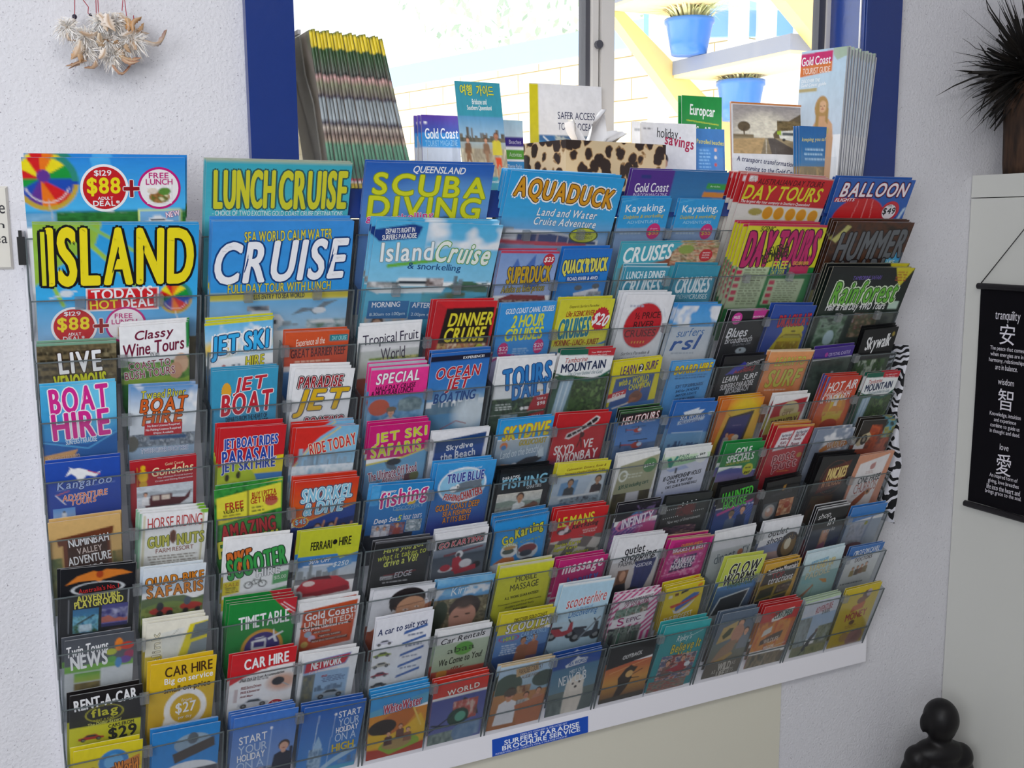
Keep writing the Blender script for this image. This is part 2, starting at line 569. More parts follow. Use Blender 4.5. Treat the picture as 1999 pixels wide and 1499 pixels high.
class Sheet:
    """a printed leaflet: local x across (0 at centre), y up from its foot, z out of its face"""
    def __init__(s, name, w, H, L, layers, texts, label, cat, group, matrix, edge=None, thick=0.0012, curl=0.0, seed=1, res=1.0, label_parts=True):
        s.w, s.H, s.L, s.curl = w, H, L, curl
        s.A = w / L
        nu = int(round(w * 620 * res)); nv = int(round((L * 1.06) * 620 * res))
        nu = max(nu, 20); nv = max(nv, 20)
        ra = Raster(nu, nv, s.A, 0, 100, 0, 106, seed)
        ra.run(layers)
        C = ra.grid(.09)
        # sheet grid through the cell centres, outer ones stretched to the rim
        us = (np.arange(nu) + .5) / nu * 100; us[0] = 0; us[-1] = 100
        vs = (np.arange(nv) + .5) / nv * 106; vs[0] = 0
        U, V = np.meshgrid(us, vs)
        X = (U / 100 - .5) * w; Y = H - V / 100 * L
        Y = np.maximum(Y, 0.0005)
        low = np.stack([X[-1], np.zeros(nu)], 1)
        P = np.concatenate([np.stack([X.ravel(), Y.ravel()], 1), low])
        Z = s.zat(P[:, 0], P[:, 1])
        front = np.column_stack([P, Z])
        cols = np.concatenate([C.reshape(-1, 3), C[-1]])
        F = grid_faces(nu, nv + 1)
        n0 = len(front)
        # rim and back
        ring = [r * nu for r in range(nv, -1, -1)] + list(range(1, nu)) + [r * nu + nu - 1 for r in range(1, nv + 1)]
        ring = ring + [nv * nu + i for i in range(nu - 2, 0, -1)]
        rf = front[ring]; rb = rf.copy(); rb[:, 2] -= thick
        e_ = np.array(hexc(edge)) if edge else C[0].mean(0) * .55 + .45 * np.array([.50, .50, .52])
        ec = np.tile(e_, (len(ring), 1))
        k = len(ring)
        q = np.arange(k); qn = (q + 1) % k
        RF = np.stack([n0 + q, n0 + qn, n0 + k + qn, n0 + k + q], 1)
        nb = n0 + 2 * k
        by = np.linspace(0, H, 7)
        bx = np.array([-w / 2, w / 2])
        BX, BY = np.meshgrid(bx, by)
        back = np.column_stack([BX.ravel(), BY.ravel(), s.zat(BX.ravel(), BY.ravel()) - thick])
        BF = grid_faces(2, 7) + nb
        verts = np.concatenate([front, rf, rb, back])
        colors = np.concatenate([cols, ec, ec, np.tile(np.array(hexc('e8e8ea')), (len(back), 1))])
        faces = np.concatenate([F, RF[:, ::-1], BF])
        me = ink_mesh(name, verts, faces, colors)
        s.ob = link(name, me)
        s.ob.matrix_world = matrix
        tag(s.ob, label, cat, group)
        s.parts(texts, seed)

    def zat(s, x, y):
        return s.curl * (np.maximum(y, 0) / s.H) ** 3 * (0.35 + 0.65 * ((x / s.w) + .5))

    def loc(s, u, v):
        return (u / 100 - .5) * s.w, s.H - v / 100 * s.L

    def parts(s, texts, seed):
        titles = {}
        for i, t in enumerate(texts):
            z = 0.00025 + 0.00006 * i
            if t[0] == '#':
                box, prog = t[1:].split('|', 1)
                u0, v0, u1, v1 = map(float, box.split())
                w_, h_ = (u1 - u0) / 100 * s.w, (v1 - v0) / 100 * s.L
                nu, nv = max(12, int(w_ * 700)), max(12, int(h_ * 700))
                ra = Raster(nu, nv, w_ / h_, seed=seed + 17 * i).run(prog)
                C = ra.grid(.35 if 'n ' in prog else .06)
                us = u0 + np.linspace(0, 1, nu) * (u1 - u0); vs = v0 + np.linspace(0, 1, nv) * (v1 - v0)
                U, V = np.meshgrid(us, vs)
                X, Y = s.loc(U.ravel(), V.ravel())
                me = ink_mesh('photo', np.column_stack([X, Y, s.zat(X, Y) + z]), grid_faces(nu, nv), C.reshape(-1, 3))
                o = link('photo', me, s.ob)
                continue
            if t[0] in '@*' and t[1].isdigit():
                box, cc = t[1:].split('|')
                cx, cy, rx, ry = map(float, box.split())
                cs = cc.split(',')
                mb = MB()
                for j, c in enumerate(cs[::-1]):
                    k = 1.0 if (len(cs) == 1 or j) else 1.12
                    n = 40
                    pts = []
                    for a in range(n):
                        rr = k * (1 if t[0] == '@' else (1.0 if a % 2 else 0.86))
                        X, Y = s.loc(cx + rr * rx * math.cos(2 * PI * a / n), cy - rr * ry * math.sin(2 * PI * a / n))
                        pts.append((X, Y, float(s.zat(np.array(X), np.array(Y))) + z + j * 0.00002))
                    mb.cur = j
                    mb.add(pts, [tuple(range(n))])
                mb.build('badge', [ink(c) for c in cs[::-1]], s.ob)
                continue
            f = t.split('|')
            txt = f[0]
            u0, v0, u1, v1 = map(float, f[1].split())
            cols = f[2].split(',')
            st = f[3] if len(f) > 3 else 'b'
            rot = 0.0
            let = st.rstrip('-0123456789.')
            if len(let) < len(st): rot = float(st[len(let):])
            hgt = (v1 - v0) / 100 * s.L
            small = hgt < 0.0062
            wt = 0.0 if 't' in let or not small else 0.022
            fat = 0.0 if 't' in let or small else (0.030 if 'h' in let else 0.016)
            V, F = compose(txt, wt, 0.075 + 1.7 * fat + (0.05 if len(cols) > 1 and not small else 0))
            if 'i' in let:
                V = V + np.column_stack([V[:, 1] * 0.22, np.zeros(len(V))])
            lo, hi = V.min(0), V.max(0)
            V = (V - lo) / (hi - lo) - .5
            W_, H_ = (u1 - u0) / 100 * s.w, (v1 - v0) / 100 * s.L
            if 'V' in let:
                V = np.column_stack([-V[:, 1] * W_, V[:, 0] * H_])
            else:
                V = V * np.array([W_, H_])
            ca, sa = math.cos(math.radians(rot)), math.sin(math.radians(rot))
            V = V @ np.array([[ca, sa], [-sa, ca]])
            cx, cy = s.loc((u0 + u1) / 2, (v0 + v1) / 2)
            V = V + np.array([cx, cy])
            key = 'title_lettering' if abs(v1 - v0) / 100 * s.L > 0.0105 else 'small_lettering'
            T = titles.setdefault(key, dict(v=[], f=[], m=[], mats=[], n=0))

            def put(V2, zz, col):
                if col not in T['mats']: T['mats'].append(col)
                T['v'].append(np.column_stack([V2, s.zat(V2[:, 0], V2[:, 1]) + zz]))
                T['f'] += [tuple(T['n'] + q for q in fc) for fc in F]
                T['m'] += [T['mats'].index(col)] * len(F)
                T['n'] += len(V2)
            d = max(0.0005, (0.048 + fat * .8) * (abs(H_) if 'V' not in let else abs(W_)))
            if 'o' in let: d *= 1.7
            for j, oc in enumerate(cols[1:][::-1]):
                dd = d * (len(cols) - 1 - j)
                for a in range(8):
                    put(V + dd * np.array([math.cos(a * PI / 4 + .2), math.sin(a * PI / 4 + .2)]), z + 0.00002 * j + a * 1e-6, oc)
            zz = z + 0.00002 * len(cols) + 0.00001
            for a in range(8 if fat else 0):
                fh = fat * abs(H_ if 'V' not in let else W_)
                put(V + fh * np.array([math.cos(a * PI / 4), math.sin(a * PI / 4)]), zz + a * 1e-6, cols[0])
            put(V, zz + 9e-6, cols[0])
        for key, T in titles.items():
            me = mesh_from(key, np.concatenate(T['v']), T['f'], [ink(c) for c in T['mats']], T['m'])
            link(key, me, s.ob)


def frame(o, X, Y, Z):
    m = Matrix.Identity(4)
    for i in range(3):
        m[i][0] = X[i]; m[i][1] = Y[i]; m[i][2] = Z[i]; m[i][3] = o[i]
    return m
# ---------------------------------------------------------------- materials of the room
def plaster(name, base, speck, amount, bump):
    m = mat(name, base, 0.75, spec=0.25)
    nt = m.node_tree
    b = nt.nodes['Principled BSDF']
    tc = nt.nodes.new('ShaderNodeTexCoord')
    n = nt.nodes.new('ShaderNodeTexNoise'); n.inputs['Scale'].default_value = 210; n.inputs['Detail'].default_value = 3
    n2 = nt.nodes.new('ShaderNodeTexNoise'); n2.inputs['Scale'].default_value = 420; n2.inputs['Detail'].default_value = 2
    r = nt.nodes.new('ShaderNodeValToRGB')
    e = r.color_ramp.elements
    e[0].position = 0.66 - amount; e[0].color = (*hexc(base), 1)
    e[1].position = 0.72 - amount; e[1].color = (*hexc(speck), 1)
    bp = nt.nodes.new('ShaderNodeBump'); bp.inputs['Strength'].default_value = bump; bp.inputs['Distance'].default_value = 0.0015
    nt.links.new(tc.outputs['Object'], n.inputs['Vector'])
    nt.links.new(tc.outputs['Object'], n2.inputs['Vector'])
    nt.links.new(n2.outputs['Fac'], r.inputs['Fac'])
    nt.links.new(r.outputs['Color'], b.inputs['Base Color'])
    nt.links.new(n.outputs['Fac'], bp.inputs['Height'])
    nt.links.new(bp.outputs['Normal'], b.inputs['Normal'])
    return m


M_WALL = plaster('textured_plaster', 'dcdbe0', 'a09ca4', -0.015, 1.0)
M_BEIGE = mat('beige_paint', 'd8d4c4', 0.7, spec=0.2, bump=(30, 0.15))
M_BLUE = mat('gloss_blue_paint', '16347c', 0.22, spec=0.6, bump=(60, 0.25))
M_CEIL = mat('ceiling_paint', 'e8e8e8', 0.8)
M_FLOOR = noise_mat('grey_floor', [(0.3, '6c6c70'), (0.7, '8c8c90')], 8, 0.5)
M_ALU = mat('aluminium', 'dcd8d4', 0.45)
M_ALUD = mat('dark_window_seal', '4c4c54', 0.5)
M_PANEL = mat('cupboard_white', 'd6d6d0', 0.5, spec=0.3, bump=(12, 0.05))
M_GLASS = clear_mat('window_glass', (0.97, 0.98, 0.98), 0.0, (1, 1, 1), 0.02)
M_ACR = clear_mat('clear_acrylic', (0.985, 0.988, 0.99), 0.02, (0.74, 0.77, 0.80), 0.008)
M_ACRS = clear_mat('acrylic_side', (0.82, 0.85, 0.87), 0.07, (0.30, 0.33, 0.36), 0.02)  # side tint set darker to add shade in the gaps between columns
M_EDGE = clear_mat('acrylic_edge', (0.35, 0.40, 0.42), 0.5, (0.22, 0.26, 0.27), 0.10)
M_CLIP = clear_mat('acrylic_clip', (0.86, 0.87, 0.88), 0.16, (0.55, 0.58, 0.6), 0.12)
M_BOARD = mat('white_board', 'eceaf0', 0.4, spec=0.4)
M_BLACK = mat('black_plastic', '18181a', 0.4)

YW = 0.0655       # face of the back wall
YF = 0.20         # window frame
ZS = 0.446        # top of the sill
XC = 1.7225       # where the cupboard meets the back wall


def struct(name, mb, mats, parent=None):
    o = mb.build(name, mats, parent)
    o['kind'] = 'structure'
    return o


m = MB(); m.box(-2.4, -3.2, -1.3, 2.6, 0.4, -1.2); struct('floor', m, M_FLOOR)
m = MB(); m.box(-2.4, -3.2, 1.75, 2.6, 0.36, 1.85); struct('ceiling', m, M_CEIL)
m = MB()
m.box(-2.4, YW, -1.2, 0.358, 0.30, 1.75)
m.box(0.358, YW, -1.2, 1.41, 0.30, 0.404)
m.box(0.358, YW, 1.25, 1.41, 0.30, 1.75)
m.hexa([(1.41, YW, -1.2), (2.6, YW, -1.2), (2.6, 0.30, -1.2), (1.57, 0.30, -1.2), (1.41, YW, 1.75), (2.6, YW, 1.75), (2.6, 0.30, 1.75), (1.57, 0.30, 1.75)])
struct('wall_back', m, M_WALL)
m = MB(); m.box(-2.5, -3.2, -1.2, -2.4, 0.30, 1.75); struct('wall_left', m, M_WALL)
m = MB(); m.box(-0.5, -3.3, -1.2, 2.6, -3.2, 1.75); m.box(-2.5, -3.3, -1.2, -1.9, -3.2, 1.75); m.box(-1.9, -3.3, 1.0, -0.5, -3.2, 1.75); struct('wall_light_blocker', m, M_WALL)  # unseen wall added to cut the sky light from behind, opening at left
m = MB(); m.box(2.5, -3.2, -1.2, 2.6, YW, 1.75); struct('wall_right', m, M_WALL)
m = MB(); m.box(0.30, YW - 0.0025, -1.2, 1.276, YW + 0.0005, -0.36); struct('wall_panel', m, M_BEIGE)
# blue window surround
m = MB(); m.box(0.294, 0.050, 0.20, 0.360, YW + 0.0002, 1.30); struct('trim_1', m, M_BLUE)
m = MB()
m.box(1.412, 0.052, 0.10, 1.498, YW + 0.0002, 1.30)
m.hexa([(1.410, 0.056, 0.40), (1.4125, 0.056, 0.40), (1.483, YF + 0.02, 0.40), (1.470, YF + 0.02, 0.40), (1.410, 0.056, 1.25), (1.4125, 0.056, 1.25), (1.483, YF + 0.02, 1.25), (1.470, YF + 0.02, 1.25)])
struct('trim_2', m, M_BLUE)
m = MB(); m.box(0.360, -0.004, 0.4065, 1.4105, YF + 0.03, ZS); struct('trim_3', m, M_BLUE)
# aluminium sliding window
w = bpy.data.objects.new('window_1', None); COL.objects.link(w); w['kind'] = 'structure'
m = MB()
m.box(0.360, YF, ZS, 0.396, YF + 0.03, 1.25); m.box(1.452, YF - 0.002, ZS, 1.478, YF + 0.03, 1.25)
m.box(0.396, YF, ZS, 1.452, YF + 0.03, ZS + 0.02); m.box(0.396, YF, 1.23, 1.452, YF + 0.03, 1.25)
m.cur = 1; m.box(1.436, YF + 0.002, ZS + 0.02, 1.452, YF + 0.02, 1.23)
struct('window_frame', m, [M_ALU, M_ALUD], w)
m = MB()
m.box(0.918, YF - 0.012, ZS + 0.001, 0.930, YF + 0.02, 1.23)
m.box(0.934, YF - 0.016, ZS + 0.001, 0.960, YF + 0.02, 1.23)
m.cur = 1; m.box(0.909, YF - 0.004, ZS + 0.001, 0.918, YF + 0.02, 1.23); m.box(0.930, YF - 0.006, ZS + 0.001, 0.934, YF + 0.02, 1.23)
struct('window_mullion', m, [M_ALU, M_ALUD], w)
m = MB(); m.tube([(0.927, YF - 0.014, 0.700), (0.927, YF - 0.022, 0.700)], 0.007, 10); struct('window_latch', m, M_ALUD, w)
m = MB(); m.box(0.394, YF + 0.008, ZS + 0.018, 0.912, YF + 0.011, 1.232); struct('window_pane', m, M_GLASS, w)
m = MB(); m.box(0.958, YF + 0.014, ZS + 0.018, 1.440, YF + 0.017, 1.232); struct('window_pane', m, M_GLASS, w)

# ---------------------------------------------------------------- outside: boundary wall, stair, pots
M_RENDER = mat('cream_outdoor_wall', 'f4ead2', 0.8)
nt = M_RENDER.node_tree
bt = nt.nodes.new('ShaderNodeTexBrick'); tc = nt.nodes.new('ShaderNodeTexCoord'); mp = nt.nodes.new('ShaderNodeMapping')
mp.inputs['Rotation'].default_value = (PI / 2, 0, 0)
bt.inputs['Scale'].default_value = 3.0
bt.inputs['Color1'].default_value = (*hexc('f6ecd4'), 1); bt.inputs['Color2'].default_value = (*hexc('f2e4c4'), 1); bt.inputs['Mortar'].default_value = (*hexc('a89468'), 1)
bt.inputs['Mortar Size'].default_value = 0.008
bt.inputs['Brick Width'].default_value = 0.9; bt.inputs['Row Height'].default_value = 0.28
nt.links.new(tc.outputs['Object'], mp.inputs['Vector']); nt.links.new(mp.outputs['Vector'], bt.inputs['Vector'])
nt.links.new(bt.outputs['Color'], nt.nodes['Principled BSDF'].inputs['Base Color'])
M_YEL = mat('yellow_stair_paint', 'f2d48c', 0.5)
M_TREAD = mat('grey_stair_tread', '8890a4', 0.7)
M_SOFFIT = mat('cream_soffit', 'f6dcae', 0.7)
M_POT = mat('blue_glazed_pot', '3c78d0', 0.25)
M_GRASS = noise_mat('pale_grass_blade', [(0.3, 'b0b878'), (0.7, 'ece4b8')], 20, 0.6)
M_SKYBLUE = mat('light_blue_fence', '84b4f0', 0.5)
M_WHITEP = mat('white_post_paint', 'f4f4f4', 0.5)
m = MB(); m.box(-6, 0.4, -1.35, 9, 14, -1.25); struct('ground', m, mat('pale_paving', 'e8e4dc', 0.8))
P = at_y(1140, 110, 2.9)
dv = np.array([-0.264, 0.965])
a = np.array([P[0], P[1]]) + dv * 9; b = np.array([P[0], P[1]]) - dv * 0.9
nrm = np.array([0.965, 0.264]) * 0.12
zt = P[2]
zb = at_y(1140, 62, 2.9)[2]
bw = bpy.data.objects.new('wall_outside', None); COL.objects.link(bw); bw['kind'] = 'structure'
m = MB()
ang = math.atan2(b[1] - a[1], b[0] - a[0]); Lw = float(np.hypot(*(b - a)))
m.box(0, 0, -1.25, Lw, 0.12, zt)
o = struct('wall_outside_bricks', m, M_RENDER, bw)
o.matrix_world = Matrix.Translation((a[0], a[1], 0)) @ Matrix.Rotation(ang, 4, 'Z')
m = MB(); m.box(0, -0.03, zt, Lw, 0.15, zb)
o = struct('wall_outside_cap', m, mat('pale_blue_cap', 'a8c8ec', 0.6), bw)
o.matrix_world = Matrix.Translation((a[0], a[1], 0)) @ Matrix.Rotation(ang, 4, 'Z')

Y1 = 1.6
tA = at_y(1313, 120, Y1)
far = at_x(1544, 56, tA[0])
Y2 = float(far[1])
st = empty('staircase', (tA[0], Y1, -1.25), 'yellow outdoor staircase with grey treads seen through the right window pane', 'staircase')


def local(o, pts):
    return [(p[0] - o.location[0], p[1] - o.location[1], p[2] - o.location[2]) for p in pts]


def stringer(px, Y, th):
    q = [at_y(x, y, Y) for x, y in px]
    m = MB(); m.slab(local(st, q), (0, th, 0)); m.build('stringer', M_YEL, st)


stringer([(1118, -80), (1150, -48), (1450, 262), (1450, 372)], Y1 + 0.002, 0.05)
q = [at_y(x, y, Y2) for x, y in [(1484, -24), (1624, 145), (1624, 40), (1570, -30)]]
m = MB(); m.slab(local(st, q), (0, -0.05, 0)); m.build('stringer', M_YEL, st)
run = 0.27; rise = 0.20
for i, k in enumerate((-2, -1, 0, 1, 2, 3)):
    x = tA[0] + k * run; z = tA[2] - k * rise
    m = MB(); m.box(x, Y2, z - 0.045, x + run * 0.95, Y1, z)
    m.cur = 1; m.box(x + 0.004, Y2 + 0.002, z - 0.055, x + run * 0.95, Y1 - 0.002, z - 0.045)
    m.v = local(st, m.v)
    m.build('tread', [M_TREAD, M_SOFFIT], st)


def pot(px_c, py_rim, k, Y, wpx, label, seed, lmax=.17):
    c0 = at_y(px_c, py_rim, Y); c1 = (c0[0], Y, tA[2] - k * rise + .001)
    h = c0[2] - c1[2]; R = float(at_y(px_c + wpx / 2, py_rim, Y)[0] - c0[0]) * 0.92
    t = empty('potted_grass', (c0[0], Y, c1[2]), label, 'plant pot', 'blue pots on the outdoor stair')
    m = MB(); m.lathe((0, 0, 0), [(R * .72, 0), (R * .8, h * .3), (R * .95, h * .85), (R * 1.02, h * .88), (R * 1.02, h), (R * .9, h), (R * .88, h * .9)], 32)
    m.build('pot', M_POT, t, True)
    rd = random.Random(seed); m = MB()
    for i in range(260):
        an = rd.uniform(0, 2 * PI); L = rd.uniform(.4, 1) * lmax; dr = rd.uniform(.4, 1.3); r0 = rd.uniform(0, R * .7)
        ca, sa = math.cos(an), math.sin(an)
        pts = []
        for j in range(5):
            s_ = j / 4
            rr = r0 + L * s_ * dr; zz = h * .9 + L * (s_ * 1.2 - s_ * s_ * dr * .8)
            pts.append((rr * ca, rr * sa, zz))
        wd = 0.004
        vs = []
        for j, p in enumerate(pts):
            ww = wd * (1 - j / 4.4)
            vs += [(p[0] - sa * ww, p[1] + ca * ww, p[2]), (p[0] + sa * ww, p[1] - ca * ww, p[2])]
        m.add(vs, [(2 * j, 2 * j + 1, 2 * j + 3, 2 * j + 2) for j in range(4)])
    m.build('foliage', M_GRASS, t)


pot(1346, 38, 0, Y1 - 0.13, 84, 'blue glazed pot of grass on the upper stair tread outside', 3)
pot(1446, 158, 1, Y1 - 0.13, 80, 'blue glazed pot of grass on the lower stair tread outside', 5, .075)
fn = empty('fence', (at_y(1480, 40, Y1 + 0.3)[0], Y1 + 0.3, -1.25), 'light blue outdoor fence with white posts behind the staircase', 'fence')
q = [at_y(x, y, Y1 + 0.3) for x, y in [(1266, 74), (1640, 68), (1640, 20), (1266, 20)]]
m = MB(); m.slab(local(fn, q), (0, 0.03, 0)); m.build('panel', M_SKYBLUE, fn)
for x in (1280, 1434, 1488, 1560):
    c = at_y(x, 40, Y1 + 0.3)
    m = MB(); m.box(c[0] - 0.03, Y1 + 0.25, -1.25, c[0] + 0.03, Y1 + 0.3, c[2] + 0.25); m.v = local(fn, m.v); m.build('post', M_WHITEP, fn)
# tree beyond the wall
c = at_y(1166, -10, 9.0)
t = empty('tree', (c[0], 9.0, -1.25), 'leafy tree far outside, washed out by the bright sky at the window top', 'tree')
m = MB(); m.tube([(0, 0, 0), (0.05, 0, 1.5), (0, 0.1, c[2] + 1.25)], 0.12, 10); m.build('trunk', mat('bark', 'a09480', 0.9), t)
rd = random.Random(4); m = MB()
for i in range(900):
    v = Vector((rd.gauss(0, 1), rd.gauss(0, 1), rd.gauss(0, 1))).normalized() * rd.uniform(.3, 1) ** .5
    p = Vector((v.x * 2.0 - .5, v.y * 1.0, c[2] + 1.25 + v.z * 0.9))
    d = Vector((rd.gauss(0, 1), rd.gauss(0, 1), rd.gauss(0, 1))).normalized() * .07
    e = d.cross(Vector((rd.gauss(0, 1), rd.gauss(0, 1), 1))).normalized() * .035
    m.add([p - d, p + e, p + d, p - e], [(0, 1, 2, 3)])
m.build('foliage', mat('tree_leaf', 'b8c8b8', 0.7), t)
# ---------------------------------------------------------------- what is printed on the leaflets
# row, column, half (0 left, 1 right, 2 full width), top corners in the photograph, copies behind, label, layers, print, options
D = []


def A(*a, **k):
    D.append((a, k))


SKY = 'g b a;w 0 0 100 100 34 w'
# ---- first column
A(1, 0, 2, '50 307 369 307', 1, 'blue brochure with rainbow parachute and red price disc, top of the first rack column',
  'g 2a8ce0 4cb8f0 0 74;g 4cb8f0 3a90c8 74 80;n 0 80 20 100 9 6aa4cc 88b8d8;n 18 78 100 100 8 246428 34843c 1c5428;w 20 76 100 81 9 w;p 4cb0f0 40,0 52,0 60,70 48,70;y 14 34 19 42;e 12 26 4 9 u;v 14 60 16 90 .5 c8c8c8;r 69 76 97 100 L;r 70 79 96 100 7ab0dc;b 83 95 18 w;v 66 41 66 41 0 r',
  ['@48.5 44 13.4 31|c81c24,w', '@83 45 12.4 28|f4f0f0,m', '$129|42.5 18 53 27|w', '$88|38 29 58 55|y|h', 'ADULT|44 56.5 53.5 61|w', 'DEAL*|41 62 57.5 70|w|h', 'FREE|76.5 22 89 30|m|b', 'LUNCH|74.5 31 91.5 39.5|m|b', '#75 42 91 68|g f4f0f0 f4f0f0;e 50 60 40 34 b07840;n 18 30 84 86 20 c89858 8c5828 4c7c30 e8d8b0;e 24 28 20 16 e8d8c8;e 70 30 24 20 5c8c38', '+|60.5 33 70 57|R,w|h', 'NEW|87 80 96 88|w,m|b10'])
A(2, 0, 2, '60 437 386 437', 2, 'blue ISLAND brochure with huge yellow lettering in the first rack column',
  'g 2a9ce0 3ab0ec 0 60;g 3ab0ec 8cb8dc 60 97;n 0 97 100 106 6 484838 7c7058;p 98c040 0,0 40,0 36,16 14,34 0,50;v 20 0 60 50 3 a0c848;v 30 0 76 34 2.4 8cc060;v 8 4 34 52 3 88b83c;v 0 20 16 66 2.5 98c848;y 86 62 11 14;v 86 74 88 84 .6 w;v 8 60 24 54 .9 e0e4e8;e 18 56 4 3 d8e0e8;l 4 96 60 99 1 4c8c6c',
  ['ISLAND|8 3.5 96 49|y,k|h', 'I|4 6 6.5 49|d8d820,k|t', '#29.5 52 75 71.5|g d42028 d42028;r 0 0 100 6 w;r 0 92 100 100 w;r 0 0 2.5 100 w;r 97.5 0 100 100 w', 'TODAYS|33 52.5 71 61|w|h4', 'HOT|32 62.5 49 69.5|y|h3', 'DEAL!|51.5 60.5 73 69|w|h5',
   '@22 84 12.6 15|c81c24,w', '@54 84 11.6 14|f4f0f0,m', '$129|16 71 26 75|w', '$88|12 76 31 88|y|h', 'ADULT|18 89 26 91.5|w', 'DEAL*|15 92 28 96|w|h', '+|34 78 43 90|R,w|h', 'FREE|47 74 58 78|m', 'LUNCH|45 79 61 83|m', '#48 85 60 95|g f4f0f0 f4f0f0;n 10 10 90 90 24 c89858 8c5828 e8d8b0'], L=.165)
A(3, 0, 0, '68 672 226 664', 1, 'brown leaflet announcing a live venomous snake show',
  'n 0 0 100 106 9 5c5034 7c6c4c 48402c 8c8060;l 0 10 100 100 7 342c1c;r 0 0 100 4 7ca890',
  ['LIVE|27 16 80 50|w,h|h3', 'VENOMOUS|20 53 86 80|d4d820,h|h3', 'SNAKE SHOW|16 83 93 108|d4d820,h|h4'])
A(3, 0, 1, '226 640 375 630', 3, 'white and green wine tours leaflet with a parrot',
  'g w w;n 0 40 100 106 8 5c8c34 3c6c28 88b04c 2c5420;e 50 28 70 24 w;p w 0,0 100,0 100,34 60,44 0,44;e 88 56 11 14 d0a888;e 80 66 10 12 c89878;h 74 4 8cac3c 4;h 84 4 2c7c34 7;e 48 94 9 8 c82040;e 54 100 12 7 5c3c9c;p 2c8c48 96,0 100,0 100,34 96,36',
  ['Classy|22 6 78 22|741438|bi4', 'Wine Tours|5 22 93 39|741438|bi5', 'With|42 37 56 43|z|t', 'COAST TO|11 49 72 59|8c1c3c,w|b4', 'BUSH TOURS|5 61 78 72|8c1c3c,w|b4'])
A(4, 0, 0, '75 757 226 747', 2, 'blue leaflet with large pink BOAT HIRE lettering',
  'g 48b4e4 2478c4;d 70 20 50 40 6ccaf0;p 1c60a8 0,70 60,78 100,62 100,106 0,106;v 0 72 60 84 2 5cb4e4;v 60 84 100 64 2 5cb4e4;p d8a468 0,90 46,84 40,94 0,106',
  ['BOAT|12 3 88 34|d82890,w|h3', 'HIRE|14 35 89 68|d82890,w|h3', 'SURFERS PARADISE|30 69 72 76|d8e8f4|b3', 'NO LICENCE REQUIRED|6 91 48 97|f0c8a0|b4'])
A(4, 0, 1, '232 757 378 750', 1, 'pale cloudy leaflet with orange BOAT HIRE lettering and red panel',
  'g 5c94cc e0e8f0 0 40;g e0e8f0 d0d8e0 40 70;w 0 0 100 60 26 w;n 0 70 100 92 6 6c7884 98a4b0 4c5864 b8c0c8;r 30 74 86 79 2c5480;r 0 90 100 106 9cb4cc;e 4 84 10 12 5c5c54',
  ['Tweed River|16 5 82 17|e8e040,z|ti4', 'BOAT|14 17 86 36|d86424,k|hi4', 'HIRE|18 37 80 55|d86424,k|hi4', '#22 54 79 72|g c82430 b8202c', 'No Boat Licence Required|26 56 75 60|w|b2', 'No Fishing Licence Required|24 61.5 77 66|w|b2', 'Eftpos Available|36 67 66 71|w|b2', 'TWEED RIVER BOAT HIRE|18 91 90 98|2c5ca0,w|t2'])
A(5, 0, 0, '87 907 235 892', 2, 'royal blue adventure tours leaflet with a white kangaroo emblem',
  'g 2450b4 1c3c98;r 0 98 100 106 d0b080;p w 26,24 33,12 31,9 38,13 44,12 54,16 66,24 74,20 66,29 54,25 48,34 52,36 44,36 40,26 34,20;v 56 18 72 25 1.2 r;v 12 54 30 48 1.2 e8703c;v 12 54 24 70 1.4 w;v 14 46 92 40 .8 a0b4e0',
  ['Kangaroo|14 30 88 47|a8bce8,14245c|bi3', 'ADVENTURE|20 53 82 63|e0642c,w|bi4', 'TOURS|32 63 66 72|e0642c,w|bi4', '#7 76 37 101|g 5c98d8 b8d0ec;p f0f0f0 42,30 58,30 62,90 38,90;h 86 8 2c5c9c 3;r 44 20 56 34 606870'])
A(5, 0, 1, '240 905 385 890', 2, 'dark red gondolas leaflet with a photo of a long boat',
  'g b81c28 981420;e 19 30 7 12 Y;e 19 14 3.6 5 Y;e 19 46 6 7 c89c18;v 11 12 11 48 1 Y',
  ['Gold Coast|52 8 80 13|f0d8b0|t2', 'Gondolas|32 14 95 30|f4e0b0|bi4', 'The Ultimate Private Luxury|40 33 94 37|w|t2', 'Cruise and Dining Experience|37 39 94 43|w|t2', '#9 49 95 104|g d0d8e0 e8ecf0;h 26 5 b0b8c0 3 40;p 581c24 10,50 24,44 24,34 62,34 62,48 84,52 96,26 92,56 74,78 16,76;r 28 38 40 54 e0d0c0;r 44 38 58 54 e8d8c8;n 0 76 100 100 12 8c9ca8 c8d0d8;m 16 30 16 w'])
A(6, 0, 0, '97 1022 239 1003', 1, 'tan leaflet with a brown carved sign for valley adventure trails',
  'g d8b070 c8a464;n 0 60 16 106 9 4c5c34 7c7c4c;n 86 60 100 106 9 4c5c34 9c8450;p 6c3820 10,28 90,18 88,30 84,32 86,106 18,106 18,40 12,42;r 24 36 80 104 3c2014',
  ['NUMINBAH|26 30 82 43|w|b4', 'VALLEY|37 47 72 57|d8c8c0|b4', 'ADVENTURE|24 60 84 74|w|b4', 'TRAILS|36 78 72 90|w|b4'])
A(6, 0, 1, '252 1003 396 996', 3, 'cream horse riding leaflet with gold ranch lettering',
  'g w f0f0ec;r 0 0 3 100 7cb890;r 6 4 8.5 100 d0c898;r 92 4 94.5 100 d0c898;p 7c4c34 44,50 46,36 50,33 54,36 56,52 51,60;e 50 46 3 10 5c3424;l 14 78 92 98 4 8c8478;e 96 3 8 4 88c040',
  ['HORSE RIDING|12 8 92 29|c04848|t2', 'GUM|14 43 44 63|c4c04c,5c6c28|h3', 'NUTS|57 41 96 61|c4c04c,5c6c28|h3', 'FARM RESORT|26 65 82 73|9c5c4c|t3'])
